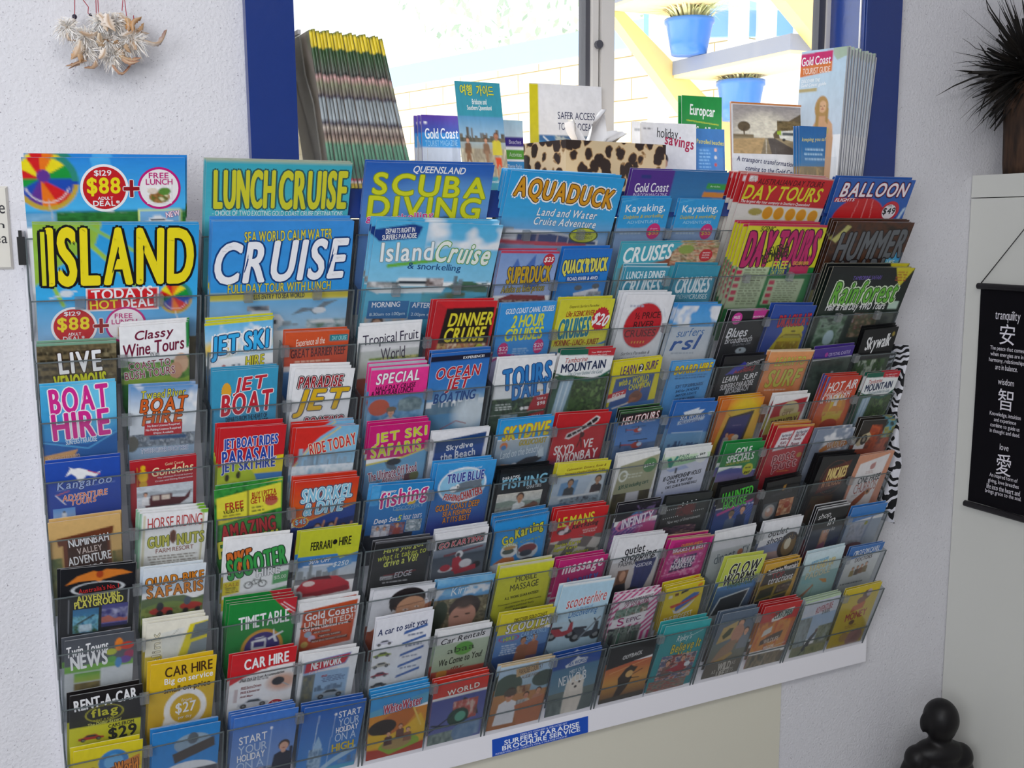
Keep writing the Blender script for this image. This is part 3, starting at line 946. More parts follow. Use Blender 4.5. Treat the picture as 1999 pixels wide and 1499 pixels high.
A(7, 0, 0, '100 1112 252 1101', 2, 'black adventure playground leaflet with an orange winged emblem',
  'g 14161c 0c0c10;p d87c28 6,24 22,12 44,6 52,9 60,5 82,8 96,14 76,16 56,20 52,24 46,20 24,20;e 52 12 5 5 a84018;o 50 32 34 9 .14 c8ccd0;v 12 46 12 96 1 c0c4cc;v 92 38 92 90 1 c0c4cc;e 40 104 16 6 4c6c7c;e 78 102 16 6 6c5c54',
  ["Australia's No. 1|24 29 78 36|c82c2c|b4", 'ADVENTURE|22 39 80 49|e8e058|h4', 'PLAYGROUND|19 48 85 58|e8e058|h4', '#17 61 52 97|g 2c6c9c 4ca4cc;n 0 30 100 100 20 246890 7cc0d8 345c28;v 20 60 80 30 8 384030;r 26 66 72 94 c8dce8', '#56 58 92 92|g 3c3c84 6c6cb4;n 0 20 100 70 22 30307c b8b8d8;h 60 10 c06c5c 3 80;r 0 84 100 100 34346c'])
A(7, 0, 1, '258 1114 392 1100', 1, 'quad bike safaris leaflet with red quads on green hills',
  'g e4ecf4 c4d4e4 0 44;h 56 5 5c7048 4;h 68 5 748c44 9;n 0 74 100 106 8 6c7c38 94a050 4c6430;e 32 80 19 7 b83028;e 30 86 6 6 k;e 46 86 6 6 k;e 80 76 18 7 b83028;e 72 84 5 5 k;e 92 84 5 5 k;e 30 72 6 8 282c38;e 74 66 6 8 485868;r 66 90 98 97 d87830',
  ['QUAD-BIKE|5 15 97 33|d88424,h|h4', 'SAFARIS|8 33 97 52|d88424,h|h4'])
A(8, 0, 0, '115 1255 252 1237', 2, 'grey club news leaflet with a multicoloured petal flower',
  'g 50545c 5c6068 0 50;g 7cb44c 6ca444 50 62;r 0 62 100 106 c8ccd0;g 5c9c3c a0b44c 64 82;r 52 60 100 106 d0d4d8;r 0 62 14 106 c0c4c8;n 14 84 52 106 8 6c5c34 8c7c48;e 78 20 6 12 e8842c;e 90 24 10 7 d8402c;e 94 40 8 7 a03c5c;e 88 50 9 7 6c4c9c;e 78 54 5 10 4c8cc4;e 68 46 7 6 5ca04c;e 67 32 8 6 b8c03c',
  ['Twin Towns|3 10 62 30|w|bi5', 'NEWS|9 29 61 55|w|h4'])
A(8, 0, 1, '263 1223 397 1206', 3, 'yellow and white tram leaflet with sideways lettering',
  'g f4f0e0 f0ecd8;p e4d420 44,100 70,10 100,6 100,106 30,106;r 0 60 40 106 dcc030;p 6c7880 78,12 100,8 100,32 72,38;p 88949c 74,44 100,38 100,62 68,68;p 505c64 66,74 100,66 100,100 60,104;p e8e8e0 24,20 62,14 50,70 30,90;v 38 30 52 16 .6 k',
  ['G:link|11 18 24 92|i,k|bV3'])
A(9, 0, 0, '125 1362 268 1341', 1, 'black and yellow leaflet for rental cars from twenty nine dollars',
  'g 1c1818 14141a 0 62;r 0 62 100 106 dcd820;o 48 42 26 15 .08 b8b428;c 30 86 36 c02c34',
  ['RENT-A-CAR|6 7 92 27|w|h5', 'flag|30 31 66 50|ccc828|h5', 'RENT A CAR|33 51 62 55|ccc828|t4', 'The Dollar Saver!|25 56 72 62|d8d870|bi4', 'CARS FROM|54 64 90 71|k|b4', '$29|55 72 94 97|k|h4'])
A(9, 0, 1, '268 1302 412 1286', 1, 'golden yellow leaflet offering car hire with a white speech ring',
  'g e8c020 d4ac14;e 57 72 33 30 w;p w 26,82 20,106 44,98;e 57 72 24 22 d8b018',
  ['CAR HIRE|22 6 94 20|482c10|b3', 'Big on service|22 22 96 33|w|b3', 'small on price|22 35 93 46|482c10|b3', 'from|50 56 66 61|w|t3', '$27|42 62 73 80|w|b3', 'per day|47 82 68 88|w|t3'])
A(10, 0, 0, '127 1472 268 1447', 2, 'yellow theme park leaflet cut by the bottom of the picture, first column',
  'g e0d024 d0b81c;e 58 20 22 14 3c84c4;e 58 20 14 9 6cb0e0;p d07c24 20,36 96,16 98,30 24,52;e 50 70 40 20 4c8cbc',
  ['DreamWorld|26 22 94 38|e88c24,5c2c14|b5'])
A(10, 0, 1, '292 1434 425 1408', 3, 'blue water park leaflet cut by the bottom of the picture, first column',
  'g 2c84cc 3490d8;e 60 20 28 12 8ca4b8;p 4c4440 30,30 92,16 94,28 34,42;e 60 14 8 7 5c646c;e 55 62 50 20 e0e4e8;n 10 52 100 84 10 343840 6c7078 a8b0b8', [])
# ---- second column
A(1, 1, 2, '397 310 686 318', 2, 'teal lunch cruise brochure at the top of the second rack column',
  'g 38a8bc 50b4c4;r 0 0 100 3 b0b89c',
  ['LUNCH|6 16 46 74|d0cc30,345c5c|h1', 'CRUISE|50 15 97 74|d0cc30,345c5c|h1', '- CHOICE OF TWO EXCITING GOLD COAST CRUISE DESTINATIONS|5 78 96 86|e8f4f4|t0', '- 6 HOUR CALM WATER DAY TOUR ABOARD LUXURY CRUISER|5 89 88 97|e8f4f4|t0'])
A(2, 1, 2, '412 433 691 434', 3, 'blue CRUISE brochure with big white lettering and a yellow band',
  'g 3c90dc 3498e0 0 64;r 0 64 100 70.5 d8c838;g 6cb4e4 a8c8dc 70.5 100;p e8ecf0 18,100 20,90 30,86 50,85 54,92 48,100;r 22 90 48 94 404c58;p dce4e8 28,86 30,79 42,79 44,86;n 26 76 42 81 9 3c4450 a8a8ac 804c44;p 6c7c88 58,86 66,79 76,80 82,74 94,72 84,78 80,84 76,86 72,82;e 79 82 5 3 dce0e4;n 70 91 100 101 5 c8d0d0 8ca0a8 607c64;p d8d8d8 72,94 78,91 90,91 92,95;s 96 8 7c8890 4 52 64',
  ['SEA WORLD CALM WATER|22 8 84 17|d8cc40,1c4c84|b2', 'CRUISE|3 17.5 97 53|f4f4f8,14407c|hi2', 'FULL DAY TOUR WITH LUNCH|12 55 86 63|d8cc40,1c4c84|b1', 'PLUS ENTRY TO SEA WORLD|29 65 67 69.5|244050|b1'])
A(3, 1, 0, '412 632 545 620', 3, 'yellow edged jet ski hire leaflet with a yacht on water',
  'g 5cb8ec c8e4f4 0 50;r 0 0 100 3 d8d428;w 0 4 100 40 30 w;d 20 38 30 14 e8c860;d 80 34 20 12 e8c860;g 5c90c0 3c88c8 66 106;s 74 16 8090a4 5 0 60;e 26 68 4 7 b83c34;p f0f4f8 38,88 44,58 58,84;p f0f4f8 36,86 64,82 60,92 40,93;e 86 90 3 8 5c3430',
  ['JET SKI|8 18 95 52|3cb4f0,14406c,w|hi4', 'HIRE|58 52 87 66|e4d828,k|hi3'])
A(3, 1, 1, '549 650 682 643', 3, 'orange red reef cruise leaflet, narrow with blue foot',
  'g d8582c cc4c2c 0 64;r 0 64 100 74 e8e4e4;g 6498cc 2c64a4 74 106;r 69 8 98 20 1c8490;l 16 52 86 60 1 f0c0a8;l 18 67 90 71 1 a8a8b0',
  ['Experience all the|17 12 62 29|f8e8d8|ti4', 'DAY CRUISE|73 10 96 18|a0d8dc|b1', 'GREAT BARRIER REEF|10 31 96 47|5c1c20|b2'])
A(4, 1, 0, '410 725 545 715', 3, 'teal jet boat leaflet with red and white lettering and orange badge',
  'g 3ca0c8 3894bc;g 3894bc 3cac9c 68 106;r 44 92 88 106 348478;l 30 80 70 86 2 a0d8d0',
  ['*22 27 8 12|e8a830', 'JET|32 10 84 32|c82838,w|hi4', 'BOAT|14 30 94 57|c82838,w|hi4', 'DEPARTS FROM THE HEART OF|22 60 86 66|1c3c54|b3', 'SURFERS PARADISE|17 67 88 74|14304c|b2', 'GOLD COAST|30 75 74 81|14304c|b2', 'e Ride|62 92 86 101|1c4448|b4'])
A(4, 1, 1, '549 722 681 718', 3, 'white jet boating leaflet with gold and dark red lettering',
  'g f4f4f6 e4e8ec;g e0e4e8 b4ccdc 74 106;e 20 96 12 7 98a8b4',
  ['PARADISE|8 10 82 26|a82830,w,k|hi2', 'JET|6 29 96 67|e0b41c,6c6c74|hi2', 'BOATING|26 69 92 85|a83440,w,k|hi2'])
A(5, 1, 0, '417 838 552 829', 4, 'red jet boat and parasail leaflet with a yellow smiling face',
  'g cc2028 cc2028;p e4d428 0,52 100,40 100,70 0,70;g 3c80c8 5c9cd4 64 106;s 96 20 6c94c0 5 50 100;e 22 82 40 34 b4c82c;e 16 86 26 20 c4d438;e 15 67 3.4 5 302818;e 32 64 3.4 5 302818;p 3c2c14 12,92 30,94 42,84 36,96 22,100',
  ['JET BOAT RIDES|7 13 88 30|2448a8,f0e8f0|h3', 'PARASAIL|6 29 87 47|2448a8,f0e8f0|h4', 'JET SKI HIRE|6 45 87 61|2448a8,f0e8f0|h3'])
A(5, 1, 1, '557 838 691 832', 4, 'red cornered RIDE TODAY leaflet with skyline and yellow boat',
  'g 7cb8dc a8d0e8;p d82c24 0,0 64,0 40,14 22,30 8,48 0,60;v 0 62 24 32 2 e8c840;v 24 32 70 2 2 e8c840;s 66 36 8ca8bc 8 8 96;n 0 58 100 80 10 d8e4ec f4f8fc a8c8dc;p d8b020 14,84 30,78 78,84 84,92 24,94;n 26 74 76 85 6 604840 c8b8a8 a05848;r 0 92 100 106 dce4e8',
  ['RIDE TODAY|24 18 98 36|cc2c30,f0dcc0|b13'])
A(6, 1, 0, '420 958 560 938', 3, 'green family offer leaflet with yellow coupons on top',
  'n 0 0 100 106 9 2c8434 3c9c40 1c6428;p e4dc40 3,12 98,2 98,38 4,50;r 48 6 50.5 46 6c6424;e 84 26 10 7 b85c4c;l 10 36 46 46 2 6c6430;l 54 30 74 40 2 6c6430;v 0 60 40 46 1.5 1c5424;v 50 90 70 50 1.5 1c5424',
  ['FREE|16 20 42 30|b43c20|h2', 'VALUED AT $5|13 30 42 36|403418|b2', 'BUY 1 PIZZA|55 10 91 18|b43c20|b3', 'GET 1 FREE|53 18 92 26|b43c20|b3', 'AMAZING|10 50 90 71|c02c34,3c1414|h4', 'FAMILY!|5 72 96 97|e4e048,1c4c20|h5'])
A(6, 1, 1, '570 942 697 929', 4, 'orange snorkel and dive leaflet with four waving divers',
  'g d83420 d86c24 0 62;p 1c4498 0,70 100,40 100,106 0,106;v 0 68 100 41 1.2 e8c040;p 142c6c 0,76 100,60 100,106 0,106;m 18 80 24 b86434;m 42 72 24 c47038;m 64 72 22 b86030;m 84 76 22 703828;r 12 80 24 84 7cb4d8;r 37 72 48 76 7cb4d8;r 60 72 70 76 7cb4d8;v 48 80 52 64 3 d09068;v 68 80 72 62 3 d09068;v 92 86 97 70 3 d09068',
  ['SNORKEL|12 11 90 31|8ccce8,w,2c5c7c|hi3', '& DIVE|18 33 80 51|8ccce8,w,2c5c7c|hi3', '*14 62 12 8|d8602c,e8d860', '$45|6 57 22 66|a8dcec,1c4c84|b3'])
A(7, 1, 0, '428 1056 563 1041', 2, 'white bike and scooter hire leaflet with bicycles and green prices',
  'g f8f8fa e8eaec;p d8c828 0,60 26,57 26,76 0,79;p d8c828 0,84 26,81 26,98 0,101;B 50 64 30 444848;B 54 92 30 444848;p 58a868 76,55 100,52 100,68 76,71;p 58a868 76,78 100,75 100,90 76,94;l 3 67 24 76 3 5c5424;l 3 91 24 99 3 5c5424',
  ['BIKE|4 17 41 45|d8702c,h|hi11', 'SCOOTER|4 22 92 50|38a04c,244030|hi13', 'HIRE|50 45 86 56|w,50545c|h4', 'SALE|3 61 24 66|b88c1c|b3', '$15.00|78 58 97 64|d8ecd8|t3', '$10.00|78 81 97 87|d8ecd8|t3'])
A(7, 1, 1, '565 1042 697 1029', 1, 'lime topped sports car hire leaflet with a red car',
  'g c8cc30 bcc42c 0 38;g 3c80c4 4c8ccc 38 54;p c8cc30 60,30 100,30 100,38 70,46;g b8c8d8 c8ccd0 54 76;r 10 52 60 54 w;s 72 24 8c9498 7 0 70;g 6c7074 8c8c90 72 80;p c02838 4,86 14,76 44,70 70,72 92,84 96,96 60,100 14,100 6,94;p 501820 20,74 30,70 56,70 62,76;e 24 80 10 4 f0dcd8;e 9 98 7 8 d0d0d4;e 9 98 4 5 888c90;p 981c2c 14,96 90,88 94,97 40,101;p 6098cc 50,58 90,46 92,56 54,66',
  ['FERRARI|19 17 53 29|181810|b2', 'HIRE|65 14 85 26|181810|b2', '*58 20 4 4|181810', '50% OFF|19 42 55 49|w|bi2', '$250|60 50 86 58|e0ecf4|bi3'])
A(8, 1, 0, '437 1181 570 1168', 4, 'green TIMETABLE leaflet with a purple bus and plane disc',
  'g 1c8c3c 148434;p c02834 66,0 100,0 100,34 84,20;v 76 8 98 26 1 w;v 80 6 98 20 1 w;e 55 82 32 33 d09830;e 55 82 27 28 3c2c7c;p f0f0f4 38,68 60,64 62,106 40,106;r 42 70 58 80 3c2c7c;p e8e8f0 62,66 84,56 86,58 74,64 78,74 74,74 70,66 64,70;v 70 52 72 68 2 e8e8f0;e 43 96 2 2 3c2c7c;e 56 95 2 2 3c2c7c;v 44 64 56 62 1.6 w',
  ['TIMETABLE|16 21 91 43|w|b5'])
A(8, 1, 1, '574 1182 697 1165', 2, 'orange and white unlimited travel pass leaflet',
  'g f0f0f2 e8e8ec;p c85024 8,16 97,6 94,96 6,106;e 20 69 6 7 98b0c4;e 27 79 6 7 c8b8d4;e 16 91 6 7 d8bc68;r 27 63 58 69 6c2c1c;r 37 72 76 78 6c2c1c;r 26 81 88 88 6c2c1c;r 6 52 90 56 48382c',
  ['Gold Coast!|12 20 95 36|w|h4', 'UNLIMITED!|12 39 92 51|e8d8d0|h4', 'One price. Unlimited travel.|11 52 86 60|w|b4', 'AIRPORT TRANSFERS|29 64 56 68|e8dcd0|t4', 'THEME PARK TRANSFERS|39 73 74 77|e8dcd0|t4', 'FREE BUS SERVICE THROUGHOUT GOLD COAST|28 82.5 86 86.5|e8dcd0|t4'])
A(9, 1, 0, '438 1280 570 1268', 2, 'white car hire leaflet with red top, a hand holding a key and a car',
  'g f0f0f0 e8e8ea;g d02028 cc2830 0 30;p d02028 0,28 100,20 100,24 60,26 20,40 0,50;p f0f0f0 0,52 20,42 60,28 100,26 100,56 0,60;d 82 56 26 16 d8a890;e 76 54 10 7 24242c;v 84 58 94 64 2.2 a8acb0;l 14 44 60 48 1 5c5454;c 40 86 50 c8ccd4;r 8 58 14 80 c8b8b8',
  ['CAR HIRE|20 8 88 25|w|h4', 'FREE Pick Up from Accommodation|16 39 84 45|403c3c|bi5', 'FREE Extra Drivers|18 54 50 59|8c3c3c|bi4', 'FREE Kilometres|18 62 48 66|8c3c3c|bi4', 'FREE Maps|18 70 38 74|8c3c3c|bi4', '@76 98 14 13|c02030,w', 'From|70 88 80 92|w|bi4', '$29*|66 93 88 102|w|b4'])
A(9, 1, 1, '574 1281 693 1262', 2, 'white rental network leaflet with red slanted banner',
  'g f4f4f6 e4e8ec;p 7c8cc0 6,18 88,8 80,32 6,44;p c82838 10,20 86,11 78,30 8,42;r 6 42 88 106 98b8d8;r 6 46 28 106 70787c;n 8 48 26 100 8 545c60 8c8868;l 40 54 84 68 4 4c5c84;c 60 96 54 a8b4c0;s 86 14 6c84a0 3 30 80',
  ['NETWORK|18 17 72 33|w|hi6', 'Car & Coach Rentals|16 37 66 42|f0d8d8|b6', 'FREE|40 51 50 55|c03c44|b4'])
HIGH = ['START|%s|w|b5', 'YOUR|%s|c8d8ec|t5', 'HOLIDAY|%s|w|b5', 'ON A|%s|c0d4ec|t5']
A(10, 1, 0, '443 1406 574 1386', 4, 'blue holiday leaflet with a man in dark clothes above a coastline',
  'g 3c74c8 7c9cd0 0 70;n 0 70 100 106 8 7c88a8 a0a8b8 5c7094;p 3c8cc0 0,86 30,78 26,106 0,106;v 60 20 60 100 .6 dce8f4;e 60 20 2.2 2 w;m 84 46 40 24283c d8a890;v 96 50 98 76 5 24283c',
  [h % b for h, b in zip(HIGH, ('11 24 54 34', '11 36 56 47', '11 48 54 57', '11 58 54 69'))] + ['HIGH|8 72 52 84|d86c2c|h5'])
A(10, 1, 1, '581 1383 706 1365', 3, 'blue holiday leaflet with a tall glass tower',
  'g 2c60b4 4c90d4;p 9cc0e0 16,106 24,60 30,44 38,58 40,106;n 18 62 40 106 7 6c90b4 a8c4dc 3c6490;v 26 14 24 64 1.2 c8dcec;r 0 92 100 106 58a8c8;p a8c8e0 34,96 60,80 96,66 96,74 60,88 40,100;s 90 10 6888b0 4 70 100;v 53 18 50 90 .6 dce8f4;e 53 16 2.2 2 w',
  [h % b for h, b in zip(HIGH, ('58 12 94 21', '60 23 94 34', '58 35 94 43', '58 44 93 56'))] + ['HIGH|56 59 92 70|d4b828|h5'])
# ---- third column
A(1, 2, 2, '714 316 965 322', 1, 'blue scuba diving brochure with big yellow lettering',
  'g 2860b8 5c8ccc;d 70 60 60 40 6098d4;p 14182c 50,94 66,88 76,92 86,99 60,99;e 82 98 3 3 c89878',
  ['QUEENSLAND|36 5 77 18|w|bi-1', 'SCUBA|7 20 96 54|d4d828,8ca020|h-2', 'DIVING|5 56 93 91|d4d828,8ca020|h-1', '& snorkelling|4 84 56 98|d82088,w|b5', 'COMPANY|71 91 93 98|w|t'])
A(2, 2, 2, '722 429 985 438', 2, 'light blue island cruise brochure with a white ferry, third column',
  'g 50b4e4 88ccec 0 56;w 40 0 100 24 26 w;g 5cb4d4 48a8c4 60 106;p 4c7058 64,60 72,55 84,55 98,60 98,66 70,64;s 60 12 708490 5 68 76;s 58 12 64787c 2 92 97;v 14 41 50 35 3 6cb444;p f0f4f4 0,63 56,61 64,56 60,66 8,67;p e8eef0 20,60 24,52 46,52 50,60;r 24 55 46 58 38444c;n 0 56 24 62 5 3c4448 d8d8d8;n 46 52 60 60 5 60504c d8d0d0;n 44 66 80 82 12 58a8b4 489cb0 6c7448;e 76 78 14 5 584430;e 96 72 8 2 345c7c;n 2 90 38 106 7 c8b098 8cacc4 b89c84;e 12 96 5 8 48342c;e 12 98 4 6 c89c80;p 1c3c84 0,8 28,2 36,4 33,15 4,19 0,14',
  ['DEPARTS RIGHT IN|8 6 30 10.5|w|b6', 'SURFERS PARADISE|6 11.5 32 16|w|b6', 'Island|7 19 47 36|f4f8f8,8ca8b4|b3', 'Cruise|50 18 94 37|f0f4ec,6ca858|hi-3', '& snorkelling|29 38 72 46|1c4c84|t-2', '#3 74 35 91|g 2c70a8 2868a0', 'MORNING|6 75 28 80|w|b2', '#36 75 69 92|g 2c70a8 2868a0', 'AFTERNOON|38 76 68 81|w|b-2', '8.30am to 1.00pm|5 85 33 89|d8e8f0|t2', '2.00pm to 6.30pm|38 86 67 90|d8e8f0|t-2'], L=.165)
A(3, 2, 0, '706 638 829 628', 1, 'white leaflet for a tropical fruit attraction, above a pink stack',
  'g f6f6f8 f0f0f0 0 46;g c8ccc8 c0c4b8 46 106;n 20 60 100 106 9 6c8c44 a4b464 48702c d0c880;e 10 102 12 6 a04838;e 60 94 20 6 8ca450',
  ['Tropical Fruit|8 14 97 38|2c2440|t3', 'World|38 42 77 64|3c2c48|t3'])
A(3, 2, 1, '838 588 965 590', 3, 'red dinner cruise leaflet with a lit ship and yellow price spot',
  'g d42830 c0242c;p 241c1c 18,10 97,8 93,106 8,106;n 9 58 94 80 6 58402c d8b878 a84c34 f0e0c0;g 7c5c5c b09488 84 106;p c02830 0,0 18,10 8,106 0,106;n 12 78 90 84 5 38302c 7c5c40;e 22 100 2 6 3c2c34',
  ['DINNER|24 16 96 33|e4d83c,5c4c10|hi2', 'CRUISE|22 36 89 55|e4d83c,5c4c10|hi2', '@83 70 9 11|c0cc30', 'FROM|78 63 88 66|4c3c14|b', '$68|76 67 91 76|3c3410|b'])
A(4, 2, 0, '725 720 843 712', 4, 'hot pink SPECIAL half day cruise leaflet, fanned stack behind',
  'g f03c98 ec3490 0 44;r 0 0 100 3 b8bcc8;g 5c94c8 7cacd4 44 106;n 0 60 100 106 12 4c84b4 88b4d4;e 20 62 18 13 c0583c;e 74 60 22 12 5c7c8c;n 54 52 94 70 8 48646c 8ca4a8;m 42 70 30 c8ccd8;e 42 66 9 4 786850',
  ['SPECIAL|10 8 84 24|w,b82c70|hi3', 'HALF DAY CRUISE|10 27 80 34|4c1434|bi3', '& MUDCRAB LUNCH|4 34 76 42|4c1434|bi3'])
A(4, 2, 1, '846 692 962 683', 3, 'blue ocean jet boating leaflet with red and white lettering',
  'g 2c6cc0 3c80c8 0 46;r 0 4 100 11 1c1c34;g 3c80c8 7cb0d8 46 66;h 76 3 54748c 4;s 74 14 5c7c94 6 10 90;n 0 74 100 84 8 48708c 6c8ca0;g 4c88b4 6ca0c4 84 106;d 80 86 34 26 d8e4ec;v 30 106 56 96 1.4 a84448;v 56 96 74 101 1.4 a84448',
  ['EXPERIENCE!|54 6 90 9.5|w|b1', 'OCEAN|12 19 87 34|c02838,w|hi2', 'JET|30 35 71 54|c02838,w|hi2', 'BOATING|12 54 84 67|1c4c90|hi2'])
A(5, 2, 0, '720 834 844 824', 3, 'magenta jet ski safaris leaflet with yellow green lettering',
  'g d01c78 c81c74 0 56;p 6ca8d0 0,66 60,56 100,44 100,106 0,106;p e0d050 0,64 60,56 100,44 100,46 60,59 0,67;g 74acd0 6c98c4 70 106;p 5c6c7c 30,62 44,66 58,80 54,84 36,74;e 46 64 12 6 30343c;e 24 104 6 7 543c34;e 24 105 5 6 c89478;e 50 104 6 7 543c34;e 74 94 8 9 643c44;e 84 92 8 9 6c7048',
  ['JET SKI|10 10 95 30|d0d83c,d8a0b8|h5', 'SAFARIS|6 31 88 51|d0d83c,d8a0b8|h5', 'The Ultimate Off Road|6 74 86 90|8c2450,w|b9', 'Adventure|30 87 66 98|8c2450,w|b8'])
A(5, 2, 1, '845 843 958 831', 2, 'white bordered navy leaflet for skydiving over the beach',
  'g f4f4f8 ececf2;p 24509c 8,22 95,10 92,106 6,106;p 244880 8,22 95,10 94,34 8,48;d 60 90 70 30 1c5c84;e 80 100 16 12 a8b83c',
  ['Skydive|28 31 74 46|w|h4', 'the Beach|20 47 80 63|e8ecf4|h5', 'AND BEYOND|32 67 68 73|e0e8f0|b5'])
A(6, 2, 0, '718 949 841 940', 1, 'blue deep sea fishing leaflet with three small photos',
  'g 2c8cd0 1c68b0;n 0 0 14 40 6 3c9cdc 5cb0e8;r 0 100 80 106 182030;p Y 60,36 68,32 76,36 74,42 64,44;l 44 52 80 55 1 c0b878',
  ['Discovery|16 11 40 17|5c6cb0,w|ti4', 'fishing|16 8 94 48|d02c80,w|bi12', 'DISCOVERY|40 44 90 51|8cb8d8|t4', 'Deep Sea|12 66 50 79|w|bi4', '5|50 64 57 75|d8e03c|bi4', 'hour tours|59 60 90 73|w|ti4', '#10 80 40 104|n 0 0 100 100 24 f0f0f0 8c94b0 d8c8c0;m 34 30 40 e0e0e8;m 70 34 40 d8d8e0', '#40 78 64 102|n 0 0 100 100 24 5c7cac a05c50 384c74;m 50 20 60 a04840', '#66 74 92 99|n 0 0 100 100 24 e8ecf0 5c7480 c8d8e0 304048'])
A(6, 2, 1, '846 907 962 901', 3, 'blue fishing charters leaflet with an oval grey fish emblem',
  'g 38a0e4 243c94;e 48 36 41 28 e8f0f8;e 48 36 38 25 90c8e8;p 707c88 26,42 40,34 56,30 74,28 84,22 80,34 84,42 70,40 50,46 34,48;e 34 42 6 5 e8ecf0;e 40 38 3 4 f8f8f8;e 40.6 38.6 1.4 2 k',
  ['100% Australian Owned & Operated|20 9 76 14|d8ecf8|t4', 'TRUE BLUE|20 16 82 30|2c449c,d8e4f4|h4', 'FISHING|20 50 50 60|b82c34,f0d8d8|h-10', 'CHARTERS|48 44 84 57|b82c34,f0d8d8|h16', 'GOLD COAST DEEP|10 64 84 74|e8942c,3c1c14|b4', 'SEA FISHING|24 76 72 84|e8942c,3c1c14|b4', 'AT ITS BEST|26 86 72 95|e8942c,3c1c14|b4'])
A(7, 2, 0, '727 1060 846 1046', 2, 'black leaflet asking a driving question in lime lettering',
  'g 242426 343436;r 0 0 100 4 5c5c60;v 24 80 80 76 1.2 a82830;r 18 82 40 90 c8c8cc;l 20 94 78 100 1 d0d0d4',
  ['Have you got|16 14 86 27|d4dc64|bi6', 'what it takes to|8 27 92 40|b8c040|bi6', 'drive a V8?|20 40 80 56|d4dc64|bi6', 'Castrol|19 83 39 89|28282c|t4', 'EDGE|42 74 74 87|c0c0c8|bi4'])
A(7, 2, 1, '855 1043 960 1025', 3, 'white topped go karting leaflet with a helmeted driver',
  'g f0f0f4 e8e8ee 0 36;p 1c1a20 4,20 94,12 94,34 4,42;g 8c98a8 5c6878 38 56;p 783840 20,52 94,42 94,46 20,58;g 3c4854 646c78 56 106;e 50 56 7 9 e0e0e4;e 48 57 4 5 3c4048;p b02c3c 38,64 50,60 58,74 52,96 38,94;e 64 80 12 10 d8d8dc;e 26 88 14 6 d0d4d8;e 26 84 10 8 b03040;e 86 88 8 8 28282c;p b03040 42,94 84,86 86,98 46,104',
  ['GO KARTING|9 20 92 33|c02838,w|hi4'])
A(8, 2, 0, '722 1150 843 1138', 2, 'white beauty leaflet with the face of a dark haired woman resting',
  'g e8e8ee d8dce2;p b86c44 0,96 24,72 60,60 100,40 100,80 70,96 20,106 0,106;e 58 30 30 26 20181a;e 66 48 24 24 d4a07c;d 60 60 22 16 d8a484;v 36 46 92 36 1.2 704838;e 58 52 5 2 f0e4e0;e 58 52 1.6 1.6 30241c;e 76 48 4 1.6 f0e4e0;e 76 48 1.4 1.4 30241c;e 68 66 7 2.4 a85850;p 1c1618 28,26 40,20 36,54 30,44;n 0 90 60 106 9 7c3428 a04c30 38201c;r 0 0 100 3 b8bcc4', [])
A(8, 2, 1, '848 1134 961 1120', 2, 'sky blue topped leaflet with the head of a wet haired person',
  'g 6cacd8 5c9cd0 0 46;n 0 0 100 40 14 5ca0d4 74b4e0 88c0e4;w 0 20 100 46 20 w;n 0 46 100 106 11 4c4838 8c8468 5c5034 b8b08c;e 58 72 28 30 3c302c;e 57 92 24 30 c89480;e 46 90 5 2 4c3428;e 66 86 5 2 4c3428;d 56 62 16 12 504038;e 14 80 14 30 30402c',
  ['Kirra|26 18 64 36|e8f4fc|ti8'])
A(9, 2, 0, '735 1213 848 1193', 2, 'lavender white leaflet listing five rental cars',
  'g f0f0f8 e0e4e8;c 18 36 30 c8c8d8;c 17 54 31 90a440;c 17 70 33 b8b4a8;c 17 85 31 a03440;c 17 101 29 505860;p 3c64a8 52,24 92,18 92,22 50,29;p 3c64a8 50,41 91,34 91,38 48,45;p 3c64a8 49,58 90,50 90,54 48,62;p 3c64a8 48,75 89,67 89,71 47,79;p 3c64a8 47,91 88,83 88,87 46,95;l 56 28 86 34 1 8088a0;l 54 44 86 50 1 8088a0;l 53 61 85 66 1 8088a0;l 52 78 84 83 1 8088a0',
  ['A car to suit you|4 12 90 24|2c3868|bi5'])
A(9, 2, 1, '854 1233 962 1213', 2, 'white and sage car rentals leaflet with a green disc',
  'g f6f6f8 f0f0f2 0 34;g b8c8b0 a8b898 34 106;r 0 100 100 106 c04030;v 8 28 90 14 .6 888c88;e 54 52 18 16 5ca43c;e 20 104 10 5 d88c2c',
  ['Car Rentals|9 18 90 31|202028|bi5', 'abaa|24 44 74 58|243c1c|t4', 'We Come to You!|12 68 92 84|283420|bi5', 'day|36 92 60 101|8c4030|bi5'])
A(10, 2, 0, '730 1362 848 1334', 4, 'sky blue topped water slide leaflet with an orange slide photo',
  'g 38a0e0 3898d8 0 22;p 5ca8cc 0,22 100,10 100,26 0,40;g d88c28 d8a424 30 106;p c06c24 10,44 40,30 70,26 84,36 60,60 20,66;e 24 50 24 12 2c2018;p e0b428 0,58 40,64 70,54 90,40 100,60 100,84 0,80;v 74 26 92 60 3 e8c860;e 56 84 36 14 8cac34;e 52 80 26 9 a88c58;m 36 62 18 5c3c38;m 56 54 18 6c4438;m 70 62 18 8c5c44;p b8402c 0,82 20,84 40,96 100,86 100,106 0,106',
  ['WhiteWater|24 15 88 28|b8304c,e8f0f8,2c4c98|hi4'])
